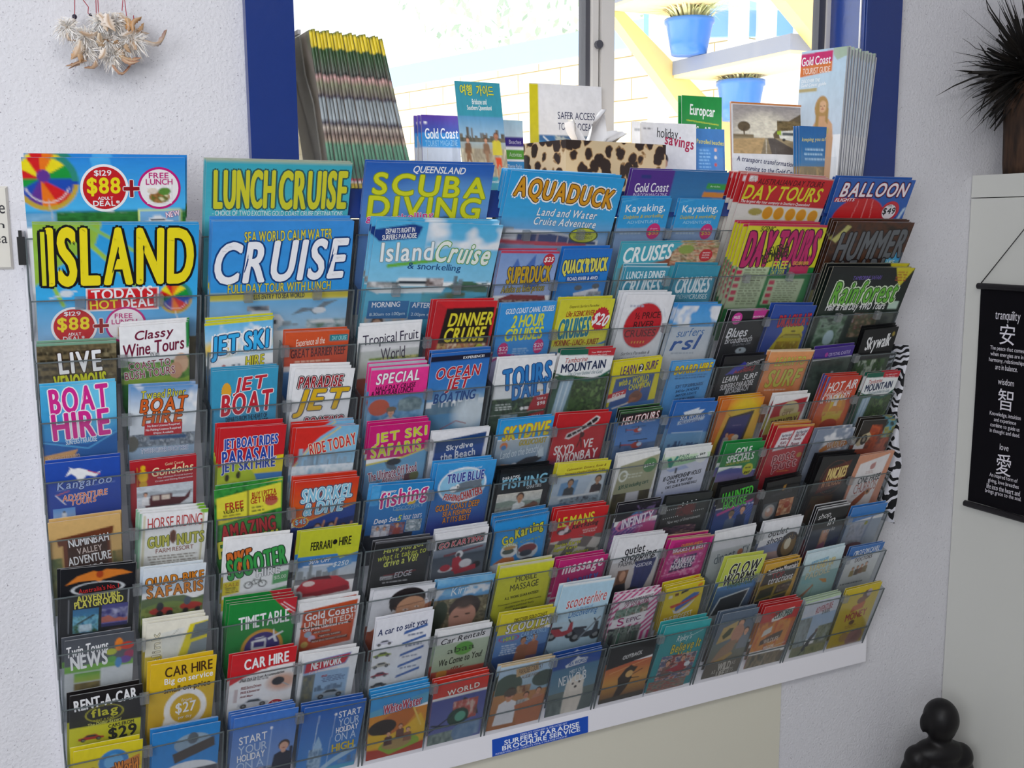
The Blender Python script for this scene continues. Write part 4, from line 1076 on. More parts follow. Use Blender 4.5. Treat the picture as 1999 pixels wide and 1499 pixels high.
A(10, 2, 1, '853 1337 966 1310', 3, 'red topped ride leaflet with people on a looping ride',
  'g d8382c cc3c2c 0 24;r 0 22 100 26 e0e0e0;g 4c5494 6c74ac 26 106;p 30343c 60,30 84,46 90,62 70,68 44,64 36,52 50,40;n 40 34 86 66 8 403c3c 8c5c50 b84c44 c8b0a4;e 52 60 20 14 284438;e 56 60 10 8 5ca088;v 0 76 40 56 3 202838;v 4 66 36 72 4 303844;n 0 80 50 106 12 5c7474 8c9c94 48585c;e 68 86 24 16 6c88a8;n 50 74 96 96 10 6484a8 8ca4bc',
  ['WORLD|26 12 84 20|f0e8e0,6c2c1c|h5'])
# ---- fourth column
A(1, 3, 2, '986 331 1223 349', 4, 'sky blue land and water cruise brochure with orange jagged lettering',
  'g 2ca0e0 40a8e0 0 60;g 40a8e0 98a8cc 60 106;r 0 78 12 100 889098;p d8dce4 6,80 44,80 90,92 90,100 4,98;p 3c4c7c 16,86 46,85 88,94 88,98 16,98;v 34 84 34 98 .8 d8b8b0;v 52 88 52 98 .8 d8b8b0;v 62 90 62 100 .8 d0d0d8;p c85060 0,95 80,98 80,103 0,101',
  ['AQUADUCK|6 13 94 43|d89820,482408,w|h-4', 'Land and Water|29 49 83 60|f0f4f8,4c78a4|bi-1', 'Cruise Adventure|28 62 84 73|f0f4f8,4c78a4|bi-1', '@75 85 12 10|c4cc40,5c6c2c', 'BRISBANE|68 80 82 84|6c7434|b', 'GOLD COAST|66 86 84 90|6c7434|b'], L=.112)
A(2, 3, 0, '971 490 1096 491', 2, 'blue grey amphibious bus leaflet with red price spot',
  'g 7c9cd0 a0b4dc 0 66;r 0 0 100 3 c83c58;p 4c70b8 20,30 30,10 40,30 60,4 62,28 80,10 78,34 92,36 60,60 40,40;p 8c3434 10,70 30,64 90,66 96,82 12,84;n 12 72 92 80 6 3c2424 7c4c48 c8c0b8;g 6c7474 505858 88 106;n 0 84 100 106 9 7c4c3c 5c7058 a0987c;e 32 94 20 10 6c7c3c',
  ['SUPERDUCK|18 22 92 46|c8a428,24305c|h3', 'Adults at kids prices|12 50 86 63|b8a84c,2c2c3c|bi3', '@84 12 10 9|c02c3c', '$25|76 8 92 16|f4f0f0|hi3'])
A(2, 3, 1, '1099 487 1195 487', 2, 'bright blue road and river tour leaflet with an orange boat drawing',
  'g 2470c8 2c90d8;p 1c5cac 14,40 84,38 82,47 15,49;p e8e8ec 36,66 86,58 88,70 60,84 40,80;n 24 70 60 80 5 5c5c50 c8b884 7c8088;p d8902c 18,84 56,80 64,90 56,98 24,98;e 24 98 9 6 b0c030;e 62 92 12 10 d8d8d8;e 62 92 7 6 50545c;n 64 64 94 84 9 d8dce0 7c8088 b0b4b8;w 0 70 20 100 6 a8d8f0;w 80 70 100 100 6 a8d8f0;e 44 58 8 4 5c6064;e 80 56 8 4 5c6064',
  ["QUACK'R'DUCK|4 14 95 38|e4dc5c,14386c|h3", 'ROAD, RIVER & 4WD|18 41 80 47|w|b1'])
A(3, 3, 0, '978 593 1088 589', 1, 'blue two hour cruises leaflet with pink wave and star badges',
  'g 3898e0 3c90d8 0 80;p c83c90 0,84 20,76 50,80 100,92 100,96 50,84 20,80 0,88;p b8b8dc 0,88 20,80 50,84 100,96 100,106 0,106;l 32 68 66 82 4 a8cce8',
  ['GOLD COAST CANAL CRUISES|10 7 97 15|e8f0f8|bi2', '2 HOUR|24 18 81 36|d8dc48|hi2', 'CRUISES|16 38 84 56|d8dc48|hi2', '*16 70 10 12|d02c78', '$22|9 65 25 72|f0dce8|b2', 'ADULTS|9 73 23 76|f0dce8|b2', '*80 67 10 12|d02c78', '$20|72 62 88 69|f0dce8|b2', 'SENIORS|73 70 87 73|f0dce8|b2'])
A(3, 3, 1, '1088 586 1203 584', 2, 'yellow scenic river cruises leaflet with a red twenty dollar burst',
  'g d8d438 dcd83c 0 70;p 3c80c0 0,72 40,80 70,74 100,64 100,68 70,80 40,88 0,84;g c8d060 a8b8b8 70 80;n 0 84 100 106 6 504c4c 8c8478 a84c44 b8b8b4;p e0e0dc 66,84 92,78 96,96 76,100',
  ['Departs Surfers Paradise|18 8 72 13|6c5c24|ti2', '1.5hr SCENIC RIVER|15 17 66 25|a83428|bi2', 'CRUISES|7 28 63 58|2c8098,e8e878|hi5', 'MORNING - LUNCH - SUNSET|4 61 86 70|9c3c28|bi1', '*80 30 17 19|c82838', '$20|66 22 95 42|w|hi-14'])
A(4, 3, 0, '970 701 1089 693', 1, 'white daily tours leaflet with blue lettering and rainforest prices',
  'g f6f6f8 e8ecee 0 66;n 0 66 100 106 9 2c4030 48604c 1c2c20 5c7450;p b02c34 74,66 100,62 98,88 66,90;p b02c34 72,96 98,92 98,106 66,106;n 20 94 50 106 8 a8bcc8 5c7c8c;v 0 94 96 90 .6 e0e0e0;l 8 74 40 86 3 e0e4e0;e 22 22 4 5 d8dce4;l 28 18 52 23 1 c85c5c;e 56 85 3 3 w;r 60 82 68 87 e8e8e8;l 76 54 96 59 1 d0b870',
  ['TOURS|14 13 95 47|3484cc,1c4c8c|h9', 'DAILY|34 40 96 65|3484cc,1c4c8c|h8', 'TOUR A|79 68 96 72|f0e0e0|b3', '$98|82 75 96 82|f4f0f0|b3', 'TOUR B|76 97 92 101|f0e0e0|b3'])
MTN = ('g 1c6450 1c6450 0 9;g f4f6f6 eef2f2 9 42;p c82c38 50,0 100,0 100,12 52,15;n 0 40 100 106 8 2c4420 4c6c34 1c3018 6c8c4c;p f2f4f4 0,8 96,12 94,40 72,46 40,42 0,34;p 1c6450 60,46 80,45 100,34 100,38 84,48 64,52 30,46 0,38 0,36 30,44;n 0 42 36 106 10 3c5c48 58786c;p a8c4d8 12,48 36,46 28,106 8,106;v 18 50 14 106 2 e0ecf4;v 28 48 22 106 2.4 dce8f0',
       ['Tamborine|12 12 52 20|c0443c|ti4', 'MOUNTAIN|8 20 88 33|1c2c54|h4', 'The Green behind the Gold|22 34 86 40|7c949c|ti2', 'Your FREE complete|56 4 92 7|f4e0e0|b2', 'Visitor Map Guide|57 8.5 86 11|f4e0e0|b2'])
A(4, 3, 1, '1088 683 1198 678', 2, 'white and green mountain leaflet with a waterfall, in the fourth rack column', MTN[0], MTN[1])
A(5, 3, 0, '975 822 1081 814', 1, 'sky blue and grey skydive leaflet with a skydiver lying flat',
  'g 2c9ce0 38a4e4 0 40;g b8c4cc 4c7ca4 42 106;e 14 54 7 8 d87c3c;e 14 57 5 5 4c84b8;p 24242c 36,96 60,82 84,80 92,86 80,94 50,100;p d89848 14,92 32,94 36,98 18,97;e 40 95 5 4 d8d8dc;p c8d8e0 82,70 90,62 94,82 84,84;v 80 80 86 60 1.4 e0e8ec',
  ['SKYDIVE|8 12 95 39|e0d838,d88c28|hi4', 'GOLDCOAST|42 43 93 54|c8b850,8c7838|bi3', 'Land on the beach!|10 60 82 76|dce8ee|ti7'])
A(5, 3, 1, '1081 810 1188 804', 2, 'red skydive leaflet with a black and white parachute',
  'g c82028 b82430;p e8e0e0 22,52 24,42 44,32 72,6 80,10 78,18 70,26 50,40 30,54;p 24181c 24,50 27,43 46,34 72,9 77,12 75,18 68,24 48,38 30,50;v 32 40 36 48 1.2 e8e0e0;v 40 36 45 44 1.2 e8e0e0;v 48 31 54 40 1.2 e8e0e0;v 56 24 62 33 1.2 e8e0e0;v 64 17 70 26 1.2 e8e0e0;v 50 40 52 58 2.2 24181c;e 54 46 4 6 4c2020;v 52 56 49 72 2 24181c;v 54 56 58 74 2 24181c;g b82430 6c4878 96 106',
  ['SKYD|8 66 44 85|f4ecec|h4', 'VE|60 56 78 74|f4ecec|h5', 'BYRON|17 84 58 104|f4ecec|h5', 'BAY|60 78 92 98|f4ecec|h5'])
A(6, 3, 0, '977 918 1079 906', 3, 'black fishing charters leaflet with a man holding a big fish',
  'g 14181c 1c2024;n 0 8 100 36 6 14181c 243038', ['PARADISE|6 14 38 22|e8ecf0|b3', 'FISHING|8 18 92 38|88c4dc,284c60|h4', 'CHARTERS|56 37 84 44|d0d8dc|b3', '#2 50 89 106|g e0dcd0 c8ccc8 0 40;h 34 5 8c9c90 3 60;n 0 50 100 100 14 7c8480 a8aca4 5c6464;m 52 20 36 e0e4e4 c08c68;p 7c5444 20,96 34,76 56,62 76,48 90,44 96,54 84,70 60,88 30,100;p 5c3c34 76,48 84,40 90,46'], edge='k')
A(6, 3, 1, '1083 906 1193 898', 2, 'yellow topped fishing trips leaflet with two people on a boat',
  'g e0d83c dcd43c 0 28;p e0d83c 0,28 100,22 100,24 0,36;g c0d0e0 a8bccc 30 72;p 6c98c0 14,44 46,38 44,74 12,82;m 32 44 26 3c4448 b08868;p c8d4dc 72,36 98,34 96,68 64,70;m 84 40 28 3c3434 b08868;g b8c4cc 98acc0 72 106;n 20 76 94 90 6 383c44 98a8b4 5c6c80;h 92 2 5c80a4 3;p d8dcdc 16,76 94,68 94,72 16,80',
  ['Calmwater, Estuary, River &|18 9 92 16|7c4424|ti4', 'Seaway Guided Fishing Trips|16 18 92 25|7c4424|ti4'])
A(7, 3, 0, '972 1018 1079 1000', 4, 'blue go karting booklet with two helmeted drivers',
  'g 2c94dc 2c90d4;x 0 0 100 4 26 484c50;e 34 70 16 16 e0e4e4;e 32 72 11 6 505c54;e 34 64 12 4 b89058;e 68 78 20 18 c8d0d4;e 68 72 17 10 803c40;e 66 82 12 7 38404c;p d07838 8,94 24,84 44,86 50,106 6,106;p 30343c 50,96 70,92 92,96 96,106 50,106;p c8ccd0 0,98 20,94 30,106 0,106;v 98 6 98 100 2 70787c;v 48 60 52 84 1.5 24303c;v 78 56 80 66 1 24303c',
  ['Go|18 36 38 55|e0dc3c,2c3418|h12', 'Karting|40 19 92 46|e0dc3c,2c3418|hi13', 'Gold Coast|18 52 90 57|a8b848|t7'])
A(7, 3, 1, '1081 1000 1185 989', 3, 'red kart racing leaflet with a checkered flag foot',
  'g cc2428 c42428 0 70;g c8c4bc b8b4ac 66 106;q 0 60 100 106 22 6c6864;p cc2428 0,0 100,0 100,44 60,58 30,66 0,70;e 22 48 14 7 4c2c34;e 18 50 6 5 d8d0d4;e 26 44 4 6 e0d8d8;v 14 28 28 38 1 f0e0d8;v 34 26 26 38 1 f0e0d8',
  ['LE MANS|6 13 74 34|e4d83c|h5', 'Kart Racing|36 32 86 44|3c1418|hi6', 'GOLD COAST|58 46 86 50|f0dcd8|b5', 'AUSTRALIA|60 51 84 55|f0dcd8|b5', 'Sprint Karts|10 72 60 82|d4d838,3c3814|hi5', 'Super Karts|10 83 56 92|d4d838,3c3814|hi5', 'Machines|36 94 80 101|d4d838,3c3814|hi5'])
A(8, 3, 0, '973 1108 1080 1093', 1, 'plain lime yellow mobile massage leaflet with thin black lettering',
  'g d8d838 c4c420;r 0 0 100 4 d0ccb0', ['MOBILE|33 25 72 37|2c2c14|t5', 'MASSAGE|26 41 78 55|2c2c14|t5', 'ALL WORK GUARANTEED!|20 66 82 72|2c2c14|b5', 'Treatment available for problem necks,|10 80 90 85|3c3c1c|ti5', 'shoulders and lower backs|24 87 78 92|3c3c1c|ti5', 'Take time|40 95 66 100|2c2c14|b5'])
A(8, 3, 1, '1088 1094 1190 1086', 3, 'magenta massage and beauty leaflet with white lettering',
  'g c82878 bc2470;p d8d0d8 0,90 100,78 100,106 0,106;p c02c74 0,94 60,86 30,100 0,102', ['massage|10 12 92 38|f8f0f4|hi6', '&|14 56 28 68|7c4c98|b4', 'beauty|26 40 88 66|5c6cc0,8c2c6c|h8'])
A(9, 3, 0, '975 1201 1082 1183', 2, 'yellow topped scooter rental leaflet with two smiling riders',
  'g dcd034 d8cc34 0 34;p dcd034 0,34 100,22 100,38 50,48 0,56;g 6c94c8 4878b4 46 106;p 2c5490 0,96 100,80 100,106 0,106;m 54 66 28 9c6444 b88464;m 74 62 28 a86848 c8906c;o 24 56 18 7 .14 c03c70;l 12 70 46 94 5 d8e4f0',
  ['DISCOVER GOLD COAST|26 10 86 18|5c4c1c|b5', 'SCOOTER|14 20 96 40|f0f0f0,3c3c48|hi6', '& Car Rentals|50 38 88 46|7c5c24|bi5', 'CAR LICENCE|46 46 94 56|a8d0f0,3c6ca8|b5', 'ONLY!|58 58 80 66|a8d0f0,3c6ca8|b5', 'HIRE|14 52 34 60|d0d84c,5c8c3c|b6'])
A(9, 3, 1, '1089 1142 1193 1134', 2, 'pale blue scooter hire leaflet with two parked scooters',
  'g b8dcf0 c8e0ee;g c0d8e4 a8c4d4 60 106;r 0 0 100 3 e8f0f4;K 22 74 52 a83038;K 72 80 58 3c4048;v 60 92 92 60 3 808890',
  ['scooterhire|16 18 92 36|b8303c,f0e8ec|ti6', 'is the way of|40 38 70 43|4c8cc0|t5', 'Discovering|26 42 82 56|3c84c4|ti6'])
A(10, 3, 0, '970 1302 1086 1281', 2, 'farm leaflet with a man in a white shirt beside red earth',
  'g c8dcec a8c4dc 0 20;r 0 0 100 3 d0b890;g b8ccd8 88a8bc 20 46;e 22 34 26 18 4c5c50;e 88 30 22 12 44544c;g b88454 a8683c 46 106;p c8a87c 30,10 70,4 74,16 34,22;n 40 36 66 48 6 7c4c34 b89870;m 30 46 46 e0e0e4 c89070;e 30 44 12 6 5c5044;m 62 52 24 c8b49c c88c70;m 84 48 24 b8846c d09878;n 46 58 66 70 6 8c8c8c b8b8b8 707070;p b87450 44,66 100,56 100,106 60,106',
  ['PARADISE COUNTRY|36 9 80 17|4c3c2c|t6', 'AUSSIE FARM|44 20 76 25|6c4c34|t5'])
A(10, 3, 1, '1090 1285 1190 1259', 3, 'slate leaflet with a white bear cub under a navy top',
  'g 24509c 2450a0 0 20;p 4c7494 0,20 100,20 100,70 0,70;g 4c7c9c 6c8c9c 22 60;g 6c7874 5c6868 60 106;p d8dce0 26,16 46,8 50,4 56,8 72,10 70,18 28,20;p e0d8cc 36,100 34,66 36,46 48,38 62,38 72,44 76,70 70,100;e 57 50 17 14 e8e0d4;e 50 50 2.4 2 302c2c;e 64 49 2.4 2 302c2c;e 57 56 3 2.2 302c2c;p d8d0c4 24,96 40,62 48,70 40,104;p e4dcd0 40,104 52,86 60,106;n 0 76 34 106 10 5c6868 7c8884',
  ['SEA WORLD|32 11 70 17|2c5ca0|b4', 'MEET OUR|38 25 70 31|e0e8ec|t5', 'NEW CUB|18 32 76 48|eef2f4|t5'])
# ---- fifth column
A(1, 4, 2, '1232 330 1423 337', 1, 'teal blue in-room magazine with a purple title block',
  'g 2c6ca8 3c80b4;p 54308c 0,0 43,0 43,84 0,84;p 3c9c48 80,30 100,32 100,48 79,46;p d88838 78,54 100,56 100,70 77,68;p c82c7c 76,80 100,82 100,92 75,90;r 10 14 20 23 2c3880',
  ['Gold Coast|6 34 40 58|f4f0f8|b2', 'IN-ROOM MAGAZINE|6 61 40 72|e0d4ec|t1', 'Articles|83 36 94 41|d8f0d8|t'], L=.062)
KAY = ('g 2c9cdc 38a4e0;v 0 8 30 2 1 6cc0ec;v 20 80 60 20 1 54b0e4;p 88a4c8 0,66 100,66 100,106 0,106;l 8 74 60 82 1 b8ccdc',
       ['Kayaking,|10 13 90 34|f0f8fc|b2', 'Dolphins & snorkelling|9 36 90 46|c8c050|bi2', 'ADVENTURES|18 49 82 56|a8dcf4|t1', '@76 74 14 18|d02c78', 'from|69 66 83 70|f4d0e0|t2', '$55|66 72 87 83|e8b83c|b2'])
A(1, 4, 0, '1217 387 1315 387', 1, 'blue kayaking leaflet with pink price spot, the one on the left', KAY[0], KAY[1], L=.075, lift=.0065)
A(1, 4, 1, '1326 388 1415 390', 1, 'blue kayaking leaflet with pink price spot, the one on the right', KAY[0], KAY[1], L=.075, lift=.0065)
A(2, 4, 2, '1214 475 1405 473', 1, 'teal cruises brochure with a seafood photo behind two smaller cruise leaflets',
  'g 3ca4bc 48acc0;p 8c4c34 60,0 100,0 100,78 40,100 0,106 20,92 46,72;n 52 0 100 90 7 a84434 c87c58 e0d0b0 4c3c2c 8c9c50;p 48acc0 0,0 62,0 44,66 10,88 0,90;n 4 88 50 106 6 5c6c34 a08c3c 3c2c24 a83c34;e 66 28 8 20 8ca04c;p 48acc0 0,0 62,0 44,64 0,84',
  ['CRUISES|4 12 52 72|f0f8f8|hi4', '@88 54 7 26|c02c34', 'SENIORS|84 40 92 46|f0d8d8|b', 'SUPER|84 50 92 56|f0d8d8|b', 'SPECIAL|84 60 92 66|f0d8d8|b'], L=.042)
A(2, 4, 0, '1217 519 1311 520', 3, 'teal lunch and dinner cruises leaflet, white spines to its side',
  'g 3c98b4 3894b0;r 0 0 100 2 c8e0e8;l 2 66 40 90 3 88bccc;e 60 86 13 16 a83c50;l 66 72 96 80 1 88bccc',
  ['LUNCH & DINNER|6 12 94 30|e8f4f8|b2', 'CRUISES|4 33 90 70|e8f4f8|hi2'], L=.07, lift=.0065)
A(2, 4, 1, '1318 516 1408 519', 2, 'teal cruises leaflet beside the lunch and dinner one',
  'g 3c98b4 3894b0;r 0 0 100 3 c8e0e8;n 0 84 100 106 8 c8b078 403c34 e0dcc8 8c7448;p 3894b0 0,0 100,0 100,78 0,92',
  ['CRUISES|8 24 88 56|e8f4f8|hi2', 'WYNDHAM|8 60 46 70|b8d8e4|t2', 'CRUISES|47 59 88 69|e0f0f4|b2'], L=.088, lift=.0065)
A(3, 4, 0, '1216 573 1320 578', 4, 'white half price river cruises leaflet with a big red disc',
  'g f2f2f6 e0e4e8;e 49 47 40 36 c8ccd4;e 49 47 38.4 34.4 c8202c;l 12 14 40 20 1 b0b4c8;v 84 20 92 34 .6 b0b4c8',
  ['½ PRICE|28 26 80 36|541418|b3', 'RIVER|30 40 72 50|541418|b3', 'CRUISES|16 53 80 64|641820|b2', '* * * * *|34 70 62 75|e0a43c|b1', 'Surfers Paradise &|20 87 80 92|74787c|ti3', 'Broadwater Scenic Cruises|6 95 90 100|74787c|ti3'])
A(3, 4, 1, '1320 582 1405 604', 2, 'sky topped club leaflet with blue lettering on white',
  'g 3c98e0 64b0ec 0 44;w 0 4 100 44 30 w;g c8d4e0 dce0e4 44 106;l 12 92 76 98 1 a8b4c0',
  ['surfers|16 46 78 62|3c78b8|ti4', 'rsl|10 62 76 88|2c5ca8|hi3'])
A(4, 4, 0, '1205 708 1308 697', 2, 'yellow learn to surf leaflet with a bending surfer',
  'g e0d428 d8cc28;p 3c5c98 10,36 90,32 84,106 4,106;p c82c30 0,68 36,60 36,70 0,78;p e8e4e4 0,78 36,70 36,78 0,86;e 58 80 14 12 8c5c44;p a86c50 44,96 60,84 72,52 66,48 60,74 36,94;e 58 74 9 8 7c5040;p 3c78b8 0,96 100,90 100,106 0,106;v 14 100 44 92 3 e0d8d0',
  ['LEARN|16 10 50 29|5c3470|bi3', '@58 18 5.4 9|2c2c34', '2|55 11 61 25|f0f0f0|b2', 'SURF|67 6 93 24|5c3470|bi3', 'with a WORLD|18 36 78 50|d0cc3c|hi4', 'CHAMPION|40 50 84 62|d0cc3c|hi4', 'BEST|8 66 32 74|f4ecec|bi6'])
A(4, 4, 1, '1314 707 1396 701', 1, 'light blue board hire leaflet with yellow lettering',
  'g 58a4e0 60a8e4;l 10 32 90 44 2 2c6098', ['BOARD HIRE|8 8 96 28|e8dc38,b05424|hi3', 'SOFT TOP SURFBOARDS|20 56 86 64|1c4878|bi3', '$40 for 24 HOURS|24 68 80 76|1c4878|bi4', '$60 FOR 2 DAYS|26 79 76 86|1c4878|bi4', '$80 FOR 1 WEEK|24 90 76 97|1c4878|bi4'])
A(5, 4, 0, '1214 806 1306 796', 3, 'black topped helicopter leaflet with two helicopters over blue sea',
  'g 141418 1c1c20 0 30;r 0 0 100 3 3c6c3c;p 3c74b8 0,30 100,22 100,106 0,106;g 3c74b8 5c8ccc 34 78;n 0 78 100 106 9 4c6c98 6c84a8;H 42 46 44 b0382c;H 44 82 60 b04030;l 60 26 92 30 1 90b4dc',
  ['HELITOURS|7 9 94 27|f0ecec,a02028|bi5', 'AUSTRALIA|56 26 86 29|c8b8b8|t4'])
A(5, 4, 1, '1314 786 1402 783', 2, 'blue helicopter leaflet with a white fish logo above a skyline',
  'g 2c6cbc 3c7cc8;p 3878c4 0,44 50,28 100,16 100,60 0,66;p e0e8f0 24,22 60,12 58,18 74,16 66,26 30,30;p c8d8e8 18,42 80,32 78,40 18,50;r 10 66 86 68 b8d0e8;g 6ca0cc 88b4d4 68 106;s 100 14 48648c 4 10 86;v 86 64 86 100 1 b8d0e8;e 92 26 8 4 d8e4f0',
  ['SEA WORLD|20 26 76 37|e8f0f8,1c4c90|bi3', 'HELICOPTERS|22 40 70 46|2c5ca8|b4'])
A(6, 4, 0, '1213 894 1305 880', 3, 'sage green golf leaflet with a white border and round letter logo',
  'g f2f2f0 e8e8e8;p a8a888 10,20 100,6 92,106 0,106;o 20 44 9 11 .4 e8ece4;v 22 44 32 41 3 e8ece4;e 80 28 16 16 5c8c5c;l 32 40 66 52 2 d0d4c0;g d8d8e0 c8c8d0 84 92;n 4 84 36 106 8 3c3424 5c5434;n 66 84 92 106 8 3c3424 5c5434;r 36 84 66 106 ccccd4',
  ['$39.5|66 24 90 32|f0f4f0|b4', '$39.50 including cart|14 62 84 74|2c5c48|bi5'])
A(6, 4, 1, '1304 880 1394 867', 2, 'white golf leaflet with a green emblem, eighteen holes offer',
  'g f4f6f4 f0f2f0 0 14;g d8ecd0 8cc890 14 40;p d8dcec 0,40 60,34 100,26 100,106 0,106;p a8b8e0 10,44 50,38 60,46 20,50;p 2c8c7c 6,20 14,16 20,26 26,14 32,16 24,28 20,40 15,40;e 82 24 13 13 f0f4f0;r 30 42 34 54 303440;g d8dcec b8c0e0 88 106;r 12 94 15 98 303440',
  ['PALM|32 12 52 20|2c6c5c|t4', 'MEADOWS|32 20 74 28|2c6c5c|t4', '$69|76 14 88 20|24302c|b4', '18 CHAMPIONSHIP HOLES|8 56 90 66|202430|bi5', 'ONLY $69 pp|20 69 74 78|202430|bi4', 'CART, CLUBS & 70 RANGE BALLS|18 80 86 87|202430|bi4'])
A(7, 4, 0, '1211 985 1301 970', 2, 'black leaflet with a pink and blue glowing oval logo',
  'g 1c1a24 18161e 0 40;g 4c4c9c 8c6cac 52 106;x 0 56 100 106 9 b878b8;d 80 70 30 26 c84c8c;v 40 106 30 66 1 c8c8f0;v 60 106 64 62 1 e0c0e8;p e888b0 4,56 10,42 40,30 88,22 96,28 94,38 60,52 14,66;p 7c3c84 10,58 16,46 44,36 88,26 90,34 58,48 16,62;p 3c8ccc 34,30 48,20 64,26 60,30 48,28;w 40 6 100 40 8 6c5884',
  ['INFINITY|16 32 90 54|f4ecf8|hi10', 'ATTRACTION|34 58 70 64|e8d8f0|bi5'])
A(7, 4, 1, '1301 970 1396 957', 2, 'dark entertainment leaflet with white dotted lines and a photo',
  'g 2c3030 242828;n 30 22 70 52 9 2c2424 6c2c2c 3c2424;e 54 36 11 12 6c2828',
  ['. . . . . . . . .|4 30 38 33|e8ecec|b5', '. . . . . . . . .|62 20 92 23|e8ecec|b5', '. . . . . . . .|4 50 36 53|e8ecec|b5', '. . . . . . .|64 40 90 43|e8ecec|b5', ': : : :|38 16 68 24|f0f0f0|h8', 'New way of Entertainment|16 56 88 66|d0d4d4|ti5', '#8 74 84 106|n 0 0 100 100 18 18181c 3c3444 7c4c60 28283c c89c90'], edge='z')
A(8, 4, 0, '1203 1053 1301 1040', 3, 'white outlet shopping fashion tour leaflet with a long haired woman',
  'g f4f4f8 f0f0f4 0 46;g d8d4d4 c8bcb4 46 106;p 343c74 48,48 92,44 90,74 82,106 54,106 52,70;v 60 50 58 100 1.4 28305c;v 72 48 72 100 1.4 28305c;n 18 62 40 98 6 6c4434 9c6c48;e 30 74 6 10 d4a080;p 24242c 10,106 20,90 40,88 46,106;e 4 94 8 16 98805c;e 60 104 12 6 24242c',
  ['outlet|20 15 60 31|202028|b5', 'shopping|16 28 88 46|202028|bi6', 'FASHION TOUR|14 42 84 52|30303c|t6', 'INSIDER|46 52 86 59|e0e0ec|b3'])
A(8, 4, 1, '1305 1053 1393 1042', 3, 'hot pink weekend markets leaflet with a dark title plaque',
  'g d8288c c82880;r 0 0 100 3 c8a078;p b81c74 10,10 94,4 88,106 0,106;p cc3c90 10,34 90,22 84,88 6,96;p 3c2860 22,48 74,40 72,74 18,82;w 6 40 90 92 5 e8a0cc;v 4 88 86 76 1 f0c8e0;l 8 92 78 96 1 6c1c6c',
  ["QUEENSLAND'S|28 13 76 21|e8a43c|b5", 'BIGGEST & BEST|12 20 88 31|f4ecf4|h5', 'WEEKEND MARKETS|14 31 84 36|e8a43c|b5', 'CARRARA|24 48 72 60|f0ecf4|h5', 'MARKETS|20 61 68 73|f0ecf4|h5'])
A(9, 4, 0, '1203 1162 1302 1144', 1, 'candy striped night out leaflet with rows of small photos',
  'g e8e0e8 e4dce4;x 0 0 100 106 7 c83c84;p f0ecf0 14,16 88,4 84,26 12,36;p 5c6c5c 8,40 80,30 78,56 6,64;n 8 38 80 60 8 4c6454 88a898 6c4838 c8c0b0;p f0ecf0 6,62 82,52 78,78 4,84;n 2 84 76 106 8 4c8468 383c3c 8c9c90 20242c;v 34 36 32 62 1 e0dce0;v 56 34 54 58 1 e0dce0;v 28 82 26 106 1 e0dce0;v 54 78 50 104 1 e0dce0;x 84 0 100 106 7 c83c84',
  ['ABSOLUTE NIGHT|22 14 84 23|6c2450|b6', 'OF YOUR LIFE!|24 24 76 32|9c2c60|b6', 'EPIC|38 62 70 73|6c3460|t5', 'S|18 60 32 79|b83c7c|b5'])
A(9, 4, 1, '1307 1151 1393 1132', 4, 'yellow theme park leaflet with a blue swoosh oval',
  'g e0cc24 d8bc20;p 3c68b4 34,58 50,40 76,26 92,28 86,40 60,56 36,70;p d8dcec 28,62 40,70 66,58 84,44 70,62 48,76 34,74;p c83c2c 18,50 60,44 98,32 84,42 56,50 24,58;r 10 20 20 28 e0d8c8;r 26 17 36 25 7c4c24;p 242428 42,16 62,11 60,18 41,23;l 66 10 80 13 1 a89018;p d87c28 84,6 96,3 95,11 83,14',
  ['THE BIGGEST|10 78 84 94|f4f4ec|b6'])
A(10, 4, 0, '1197 1265 1292 1242', 2, 'black topped leaflet with a rearing dark horse at sunset',
  'g 141416 1c1c1e 0 26;l 30 18 76 30 3 a8a8a8;g c85c38 d8a048 32 66;p 1c1c1e 0,26 100,20 100,28 0,38;g d09848 7c5834 64 90;v 10 46 96 34 1.4 e8b478;p 382c24 24,106 36,74 32,58 44,44 56,38 62,42 72,44 66,52 60,50 64,62 56,78 44,92 36,106;v 64 56 84 50 2.2 302824;v 60 62 80 64 2.2 302824;e 56 54 8 6 e0b470;g 4c4438 2c2a2c 90 106', ['OUTBACK|32 17 74 24|d8d8d8|bi6'])
A(10, 4, 1, '1293 1225 1388 1210', 3, 'teal oddities leaflet with yellow lettering and a carnival photo',
  'g 3ca4a8 308c94;p 3ca8ac 0,0 100,0 100,8 0,14;v 66 20 88 14 1 d8f0f0', ["Ripley's|34 16 66 28|e8f4f4|ti6", 'Believe It|28 28 92 41|d8c83c,245c5c|bi7', 'or Not!|28 42 76 54|d8c83c,245c5c|bi7', '#14 46 92 84|n 0 0 100 100 14 5c4844 a83c3c c8b8a8 4c5c8c 7c6450;m 24 30 30 7c5c54;m 64 18 30 a03838;p a83440 20,60 60,44 80,50 50,70;e 80 46 8 10 e0e4e8', '#4 84 86 104|n 0 0 100 100 14 5c7c74 a84840 8c9484 486860'])
